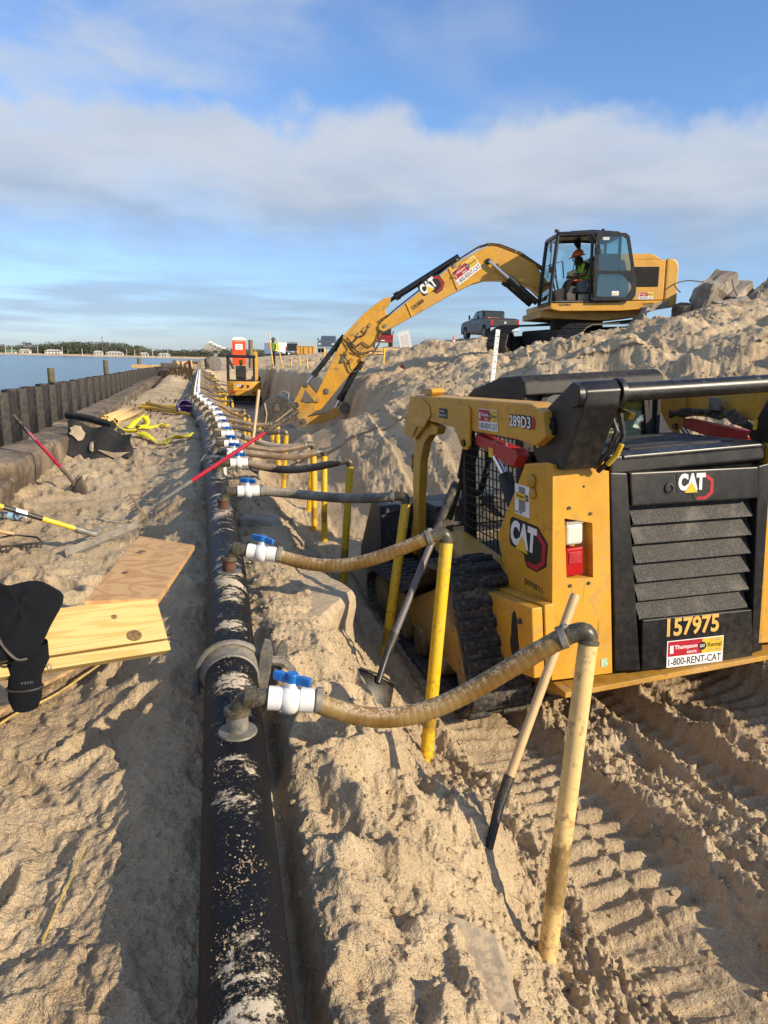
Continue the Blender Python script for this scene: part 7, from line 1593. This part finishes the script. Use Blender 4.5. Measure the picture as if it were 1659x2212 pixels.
# ------------------------------------------------------------------ vehicles
def wheel(parent, x, y, r_, w_=.26):
    k = MB().lathe([(r_*.62, -w_/2), (r_*.93, -w_/2), (r_, -w_*.38), (r_, w_*.38), (r_*.93, w_/2), (r_*.62, w_/2)], (x, y, r_), (1, 0, 0), 22).build('wheel', M['tyre'], parent)
    sg = 1 if x > 0 else -1
    MB().lathe([(r_*.62, 0), (r_*.55, .03), (r_*.2, .02), (r_*.15, .05), (.01, .05)], (x+sg*w_*.42, y, r_), (sg, 0, 0), 16).build('rim', M['galv'], k)
    for q_ in range(6):
        a = q_*math.pi/3; MB().box((x+sg*w_*.47, y+math.cos(a)*r_*.38, r_+math.sin(a)*r_*.38), (.02, r_*.42, .06), (a, 0, 0), .006, 1).build('spoke', M['galv'], k)
def vehicle(kind, mw, paint, label, cat):
    t = empty(kind, mw, label, cat); W_ = .99
    if kind.startswith('pickup'):
        prof = [(-2.85, .72), (-2.88, 1.22), (-2.80, 1.28), (-.95, 1.30), (-.95, 1.34), (1.05, 1.36), (2.55, 1.22), (2.82, 1.05), (2.86, .60), (2.3, .50), (2.22, .80), (1.9, .95), (1.55, .80), (1.45, .48), (-1.30, .50), (-1.40, .82), (-1.72, .97), (-2.05, .82), (-2.15, .58)]
        MB().prism(prof, -W_, W_, 'x', .05).build('body', M[paint], t)
        MB().prism([(-.98, 1.30), (-.90, 1.84), (-.70, 1.92), (.35, 1.90), (.62, 1.80), (1.35, 1.33)], -.80, .80, 'x', .08).build('cab', M[paint], t)
        MB().prism([(-.80, 1.38), (-.76, 1.80), (.34, 1.80), (.60, 1.70), (1.05, 1.38)], -.815, .815, 'x', .02).build('side_glass', M['carglass'], t)
        MB().prism([(-.66, 1.36), (-.70, 1.80), (.70, 1.80), (.66, 1.36)], -1.00, -.90, 'y', .02).xf(Matrix.Translation((0, .0, 0))).build('rear_glass', M['carglass'], t)
        MB().box2((-.84, -.06, 1.36), (-.80, .0, 1.82), .005).box2((.80, -.06, 1.36), (.84, .0, 1.82), .005).build('door_pillar', M[paint], t)
        MB().box2((-.82, -2.70, 1.20), (.82, -1.05, 1.33), .01).build('bed', M['blackmatte'], t)
        MB().box2((-.92, -2.90, .76), (.92, -2.86, 1.22), .02).build('tailgate', M[paint], t)
        MB().box2((-.98, -3.02, .48), (.98, -2.84, .72), .04).build('rear_bumper', M['chrome'], t); MB().box2((-.98, 2.80, .42), (.98, 2.95, .68), .04).build('front_bumper', M['chrome'], t)
        wy, wr = (1.88, -1.72), .42
    else:
        prof = [(-2.45, .55), (-2.50, 1.05), (-2.42, 1.15), (1.05, 1.18), (2.35, 1.10), (2.55, .9), (2.55, .55), (2.1, .5), (1.95, .85), (1.65, .92), (1.3, .80), (1.22, .48), (-1.10, .48), (-1.2, .80), (-1.5, .92), (-1.85, .80), (-1.95, .5)]
        MB().prism(prof, -W_, W_, 'x', .06).build('body', M[paint], t)
        MB().prism([(-2.42, 1.15), (-2.28, 1.82), (-2.05, 1.92), (.25, 1.90), (.55, 1.80), (1.2, 1.17)], -.84, .84, 'x', .09).build('cabin', M[paint], t)
        MB().prism([(-2.2, 1.22), (-2.08, 1.78), (.25, 1.78), (.45, 1.70), (.95, 1.22)], -.855, .855, 'x', .02).build('side_glass', M['carglass'], t)
        MB().prism([(-.78, 1.20), (-.74, 1.80), (.74, 1.80), (.78, 1.20)], -2.50, -2.30, 'y', .03).build('rear_glass', M['carglass'], t)
        MB().box2((-.95, -2.62, .45), (.95, -2.46, .68), .04).build('rear_bumper', M[paint], t)
        wy, wr = (1.62, -1.52), .38
    ry = -2.90 if kind.startswith('pickup') else -2.52
    for sx in (-.91, .91): MB().box2((sx-.075, ry-.02, .84), (sx+.075, ry+.06, 1.20), .02).build('tail_light', M['taillight'], t)
    for sx in (-.75, .75): MB().box2((sx-.16, 2.50 if wr < .4 else 2.72, .85), (sx+.16, 2.60 if wr < .4 else 2.86, 1.02), .02).build('headlight', M['lampwhite'], t)
    MB().box2((-.17, ry-.035, .56 if wr < .4 else .50), (.17, ry-.018, .66 if wr < .4 else .60)).xf(Matrix.Translation((0, -.115, 0))).build('number_plate', M['text_white'], t)
    for sx in (-1, 1):
        MB().tube([(sx*.85, .80, 1.38), (sx*1.05, .78, 1.42)], .03, 6).box((sx*1.14, .76, 1.50), (.10, .12, .30), None, .03).build('wing_mirror', M['blackmatte'], t)
        for y in (.30, -.62): MB().box((sx*1.0, y, 1.16), (.03, .16, .035), None, .008).build('door_handle', M['chrome'], t)
        for y in wy: wheel(t, sx*.86, y, wr)
    return t
tz = gz(18.6, 46.3)
t = vehicle('pickup_truck', Matrix.Translation((19.35, 47.0, tz+.02)) @ Matrix.Rotation(R(-1), 4, 'Z'), 'truckgrey', 'dark grey pickup truck with a chrome bumper parked on the crest, seen from behind', 'pickup truck')
MB().lathe([(.085, 0), (.08, .012), (.01, .014)], (0, -2.905, 1.03), (0, -1, 0), 12).build('tailgate_badge', M['chrome'], t); MB().box2((.5, -2.912, .84), (.78, -2.905, .89)).build('tailgate_lettering', M['chrome'], t)
for k in range(3):
    o = MB().box((0, 0, 0), (1.0-.1*k, .6, .08), None, .02).build('orange_crate', M['orange']); o.matrix_world = Matrix.Translation((19.35, 47.0, tz+.02)) @ Matrix.Rotation(R(-1), 4, 'Z') @ Matrix.Translation((-.1-.1*k, -1.35, 1.20+.085*k)); tag(o, ('bottom', 'middle', 'top')[k]+' orange tray stacked in the bed of the grey pickup', 'tray', 'orange trays in the pickup bed')
vehicle('suv', Matrix.Translation((17.75, 70.5, gz(17.75, 69)-.0)) @ Matrix.Rotation(R(-12), 4, 'Z'), 'truckred', 'dark red SUV parked on the crest behind the excavator arm, seen from behind', 'car')
vehicle('pickup_truck', Matrix.Translation((14.4, 82, gz(14.4, 80)-.05)) @ Matrix.Rotation(R(165), 4, 'Z'), 'carblue', 'slate blue pickup facing the camera behind the bucket cylinder', 'pickup truck')
t = vehicle('pickup_truck', Matrix.Translation((14.7, 117.8, gz(14.7, 117))) @ Matrix.Rotation(R(-5), 4, 'Z'), 'black', 'black work pickup with a headache rack near the yellow skip', 'pickup truck')
MB().tube([(-.8, -.95, 1.3), (-.8, -.95, 2.05), (.8, -.95, 2.05), (.8, -.95, 1.3)], .05, 6).build('rack', M['blackmatte'], t)
t = empty('trailer', Matrix.Translation((12.9, 124, gz(12.9, 123))) @ Matrix.Rotation(R(20), 4, 'Z'), 'white enclosed box trailer behind the standing man', 'trailer')
MB().box2((-1.1, -2.6, .55), (1.1, 2.6, 2.4), .05).build('box_body', M['text_white'], t); MB().box2((-.12, -2.9, .45), (.12, 3.4, .55)).build('chassis', M['blackmatte'], t)
for sx in (-1, 1): wheel(t, sx*.98, -.3, .34); MB().box2((sx*1.1-.02, -2.62, .55), (sx*1.1+.02, -2.56, 2.4)).build('corner_trim', M['galv'], t)
t = empty('skip', Matrix.Translation((14.05, 96.9, gz(14.05, 96.9)-.02)) @ Matrix.Rotation(R(-14), 4, 'Z'), 'yellow steel roll-off skip on the far dune', 'skip')
MB().prism([(-1.05, .15), (-1.15, 1.22), (1.15, 1.22), (1.05, .15)], -1.6, 1.6, 'y', .03).build('container', M['skipyellow'] if 'skipyellow' in M else M.setdefault('skipyellow', dusty('faded_yellow_paint', (.62, .34, .06), .6, .3, .25)), t)
for k in range(5): MB().box2((-1.12+k*.53, -1.66, .15), (-1.02+k*.53, -1.6, 1.2)).build('rib', M['skipyellow'], t)
MB().box2((-1.2, -1.68, 1.18), (1.2, 1.66, 1.26), .02).build('rim', M['skipyellow'], t); MB().box2((-.2, -1.70, .2), (.2, -1.66, 1.1)).build('door', M['skipyellow'], t)

# ------------------------------------------------------------------ bridge, far shore
t = empty('bridge', (0, 0, 0), 'distant grey causeway bridge rising to a hump above the shore', 'bridge')
br = [(2.0, 1.0), (5.0, 7.8), (7.2, 10.6), (8.6, 11.2), (10.5, 10.7), (15, 8.6), (21, 6.2), (28, 4.0), (34, 3.0), (34, .5), (2, .5)]
bm_o = MB().prism([(a, b_*.94) for a, b_ in br], 590, 640, 'y').build('embankment', M['bridgeside'] if 'bridgeside' in M else M.setdefault('bridgeside', dusty('bridge_concrete', (.36, .33, .28), .9, .2, .1, scale=.3)), t, smooth=False)
rd_ = MB()
for (a, b_), (c_, d_) in zip(br[1:8], br[2:9]): rd_.add([(a, 588, b_+.05), (c_+3.2, 588, d_-1.1), (c_+3.2, 600, d_-.6), (a, 600, b_+.4)], [(0, 1, 2, 3)])
MB().tube([(a, 589, b_+.4) for a, b_ in br[:9]], .35, 6).build('parapet', M['bridgeside'], t)
for k, (x, z_) in enumerate(((9.6, 11.5), (13.0, 9.9), (16.0, 8.6), (19.5, 7.2), (23.5, 5.8))):
    o = MB().prism([(-2, .0), (-2, .8), (-1.2, 1.5), (1.0, 1.5), (1.7, .8), (2.1, .7), (2.1, 0)], -.9, .9, 'y', .1).build('parked_car', M['text_white']); o.location = (x, 595, z_-.2); tag(o, ('highest', 'second highest', 'middle', 'second lowest', 'lowest')[k]+' of the white cars crossing the distant bridge', 'car', 'white cars on the distant bridge')
land = MB(); xs = np.linspace(-420, 160, 90); q_ = random.Random(3); vs = []
def shore_y(x): return 556+.0*x-(x+16)*.262
for x in xs:
    y = shore_y(x)
    for dy, z_ in ((-3, -1.0), (0, -.75), (6, .0), (14, .35), (90, 1.2), (260, 4)): vs.append((x+dy*.26, y+dy, z_))
fs = [(i*6+j, i*6+j+1, (i+1)*6+j+1, (i+1)*6+j) for i in range(len(xs)-1) for j in range(5)]
tag(land.add(vs, fs).build('far_shore', M['sand'], None, 80), kind='structure')
mf, nt, b = mat('far_foliage'); p = worldpos(nt)
c = mixc(nt, maprange(nt, noise(nt, p, .25, 4), .35, .65), (.045, .058, .036), (.10, .11, .070)); c = mixc(nt, maprange(nt, noise(nt, p, .05, 2), .55, .68, 0, .5), c, (.10, .075, .055)); nt.links.new(c, b.inputs['Base Color']); b.inputs['Roughness'].default_value = .9  # foliage lightened, the haze of distance put into its colour
M['foliage'] = mf
q_ = random.Random(8); vs = []; fs = []
def leafball(vs, fs, c, r_, n_, q_):
    for _ in range(n_):
        d_ = Vector((q_.gauss(0, 1), q_.gauss(0, 1), q_.gauss(0, .8))).normalized()*q_.uniform(.55, 1.05); p_ = Vector(c)+Vector((d_.x*r_[0], d_.y*r_[1], d_.z*r_[2])); s_ = q_.uniform(.14, .30)*r_[2]*.9; k = len(vs)
        u_ = Vector((q_.gauss(0, 1), q_.gauss(0, 1), q_.gauss(0, 1))).normalized(); v_ = u_.orthogonal().normalized()
        w2 = u_.cross(v_)
        vs += [tuple(p_+v_*s_), tuple(p_+w2*s_), tuple(p_-v_*s_), tuple(p_-w2*s_)]; fs.append((k, k+1, k+2, k+3))
for i in range(1500):
    x = q_.uniform(-330, 110); row = q_.random(); y = shore_y(x)+22+row*70; H_ = (6.0+2.4*math.sin(x*.05)+q_.uniform(-1.4, 2.0))*(1 if x < -60 else max(.62, 1-(x+60)*.0035)); r_ = q_.uniform(2.0, 4.0)
    leafball(vs, fs, (x+row*18, y, H_-r_*.55+row*1.2), (r_*1.3, r_*1.1, r_*.75), 34, q_)
    leafball(vs, fs, (x+row*18, y, H_*.35), (r_*1.3, r_, H_*.4), 18, q_)
tag(MB().add(vs, fs).build('far_woodland', M['foliage'], None, smooth=False), 'dark band of woods along the far shore of the bay', kind='stuff')
for k, (x, y, h_, lb) in enumerate(((-122.4, 583, 8.9, 'round-topped tree standing above the far woods left of the white houses'), (-92.8, 575, 8.4, 'flat-topped pine standing above the far woods near the shore middle'), (-41.3, 562, 8.2, 'tall pine above the far woods left of the bridge'))):
    t = empty('pine_tree', (x, y, 0), lb, 'tree', 'trees rising above the far woods'); MB().tube([(0, 0, 0), (.2, 0, h_*.5), (0, 0, h_-1)], [.35, .28, .15], 8).build('trunk', M['wood_old'], t); v2, f2 = [], []
    for _ in range(7): leafball(v2, f2, (q_.uniform(-2.6, 2.6), q_.uniform(-1.5, 1.5), h_-q_.uniform(.5, 2.6)), (1.6, 1.4, .9), 70, q_)
    MB().add(v2, f2).build('crown', M['foliage'], t, smooth=False)
M['whitewall'] = dusty('white_wall', (.58, .58, .55), .7, .08, 0, scale=.5); M['roofgrey'] = dusty('pale_roof', (.42, .42, .41), .7, .1, 0, scale=.5); M['roofgreen'] = dusty('green_roof', (.12, .24, .16), .7, .1, 0)
def house(x, w_, h_, roofm, label, storeys=1):
    y = shore_y(x)+15; t = empty('house', (x, y, 0), label, 'house', 'waterfront houses on the far shore')
    MB().box2((-w_/2, -3, 0), (w_/2, 4, h_)).build('wall', M['whitewall'], t, smooth=False)
    MB().prism([(-w_/2-.5, h_), (-w_*.28, h_+1.3), (w_*.28, h_+1.3), (w_/2+.5, h_)], -3.6, 4.5, 'y').build('roof', M[roofm], t, smooth=False)
    n_ = max(3, int(w_/2))
    for k in range(n_):
        for s_ in range(storeys): MB().box2((-w_/2+w_*(k+.25)/n_, -3.08, .5+s_*h_/storeys), (-w_/2+w_*(k+.7)/n_, -3.02, .5+s_*h_/storeys+h_/storeys*.5)).build('window', M['carglass'], t)
for x, w_, h_, rm, lb, st in ((-137, 7, 1.6, 'roofgreen', 'low house with a green roof at the far left of the opposite shore', 1), (-126.5, 7, 2.3, 'roofgrey', 'white gabled house near the left end of the opposite shore', 1), (-106, 11, 2.4, 'roofgrey', 'long two-storey white house left of the flat-topped pine', 2), (-73, 6, 2.2, 'roofgrey', 'white house under the radio mast on the opposite shore', 1), (-61, 12, 2.0, 'roofgrey', 'longest white building right of the radio mast on the opposite shore', 1), (-39.5, 6, 1.7, 'roofgrey', 'small pale house beneath the tall pine on the opposite shore', 1), (-25, 8, 1.6, 'roofgrey', 'bluish-white house nearest the bridge on the opposite shore', 1)):
    house(x, w_, h_, rm, lb, st)
t = empty('radio_mast', (-70.4, 590, 0), 'thin radio mast rising above the far woods', 'mast'); MB().tube([(0, 0, 0), (0, 0, 13.5)], [.35, .22], 6).build('lattice', M['steel'], t); MB().box((0, 0, 13.3), (1.0, 1.0, .5)).build('antenna_platform', M['steel'], t)
for k, (x, h_) in enumerate(((-139.5, 6.0), (-134.8, 6.0), (-116.1, 6.0), (-98.3, 5.7), (-84, 5.0), (-51.8, 5.2), (-46, 4.8), (-33, 5.0), (-22, 5.0))):
    o = MB().tube([(0, 0, 0), (0, 0, h_)], [.22, .16], 6).cyl((0, 0, h_), (0, -1.2, h_+.2), .08, None, 6).build('light_pole', M['whitewall']); o.location = (x, shore_y(x)+9, 0); tag(o, ('leftmost', 'second', 'third', 'fourth', 'fifth', 'sixth', 'seventh', 'eighth', 'rightmost')[k]+' white light pole along the opposite shore'+('' if k in (0, 8) else ' counting from the left'), 'light pole', 'light poles on the far shore')
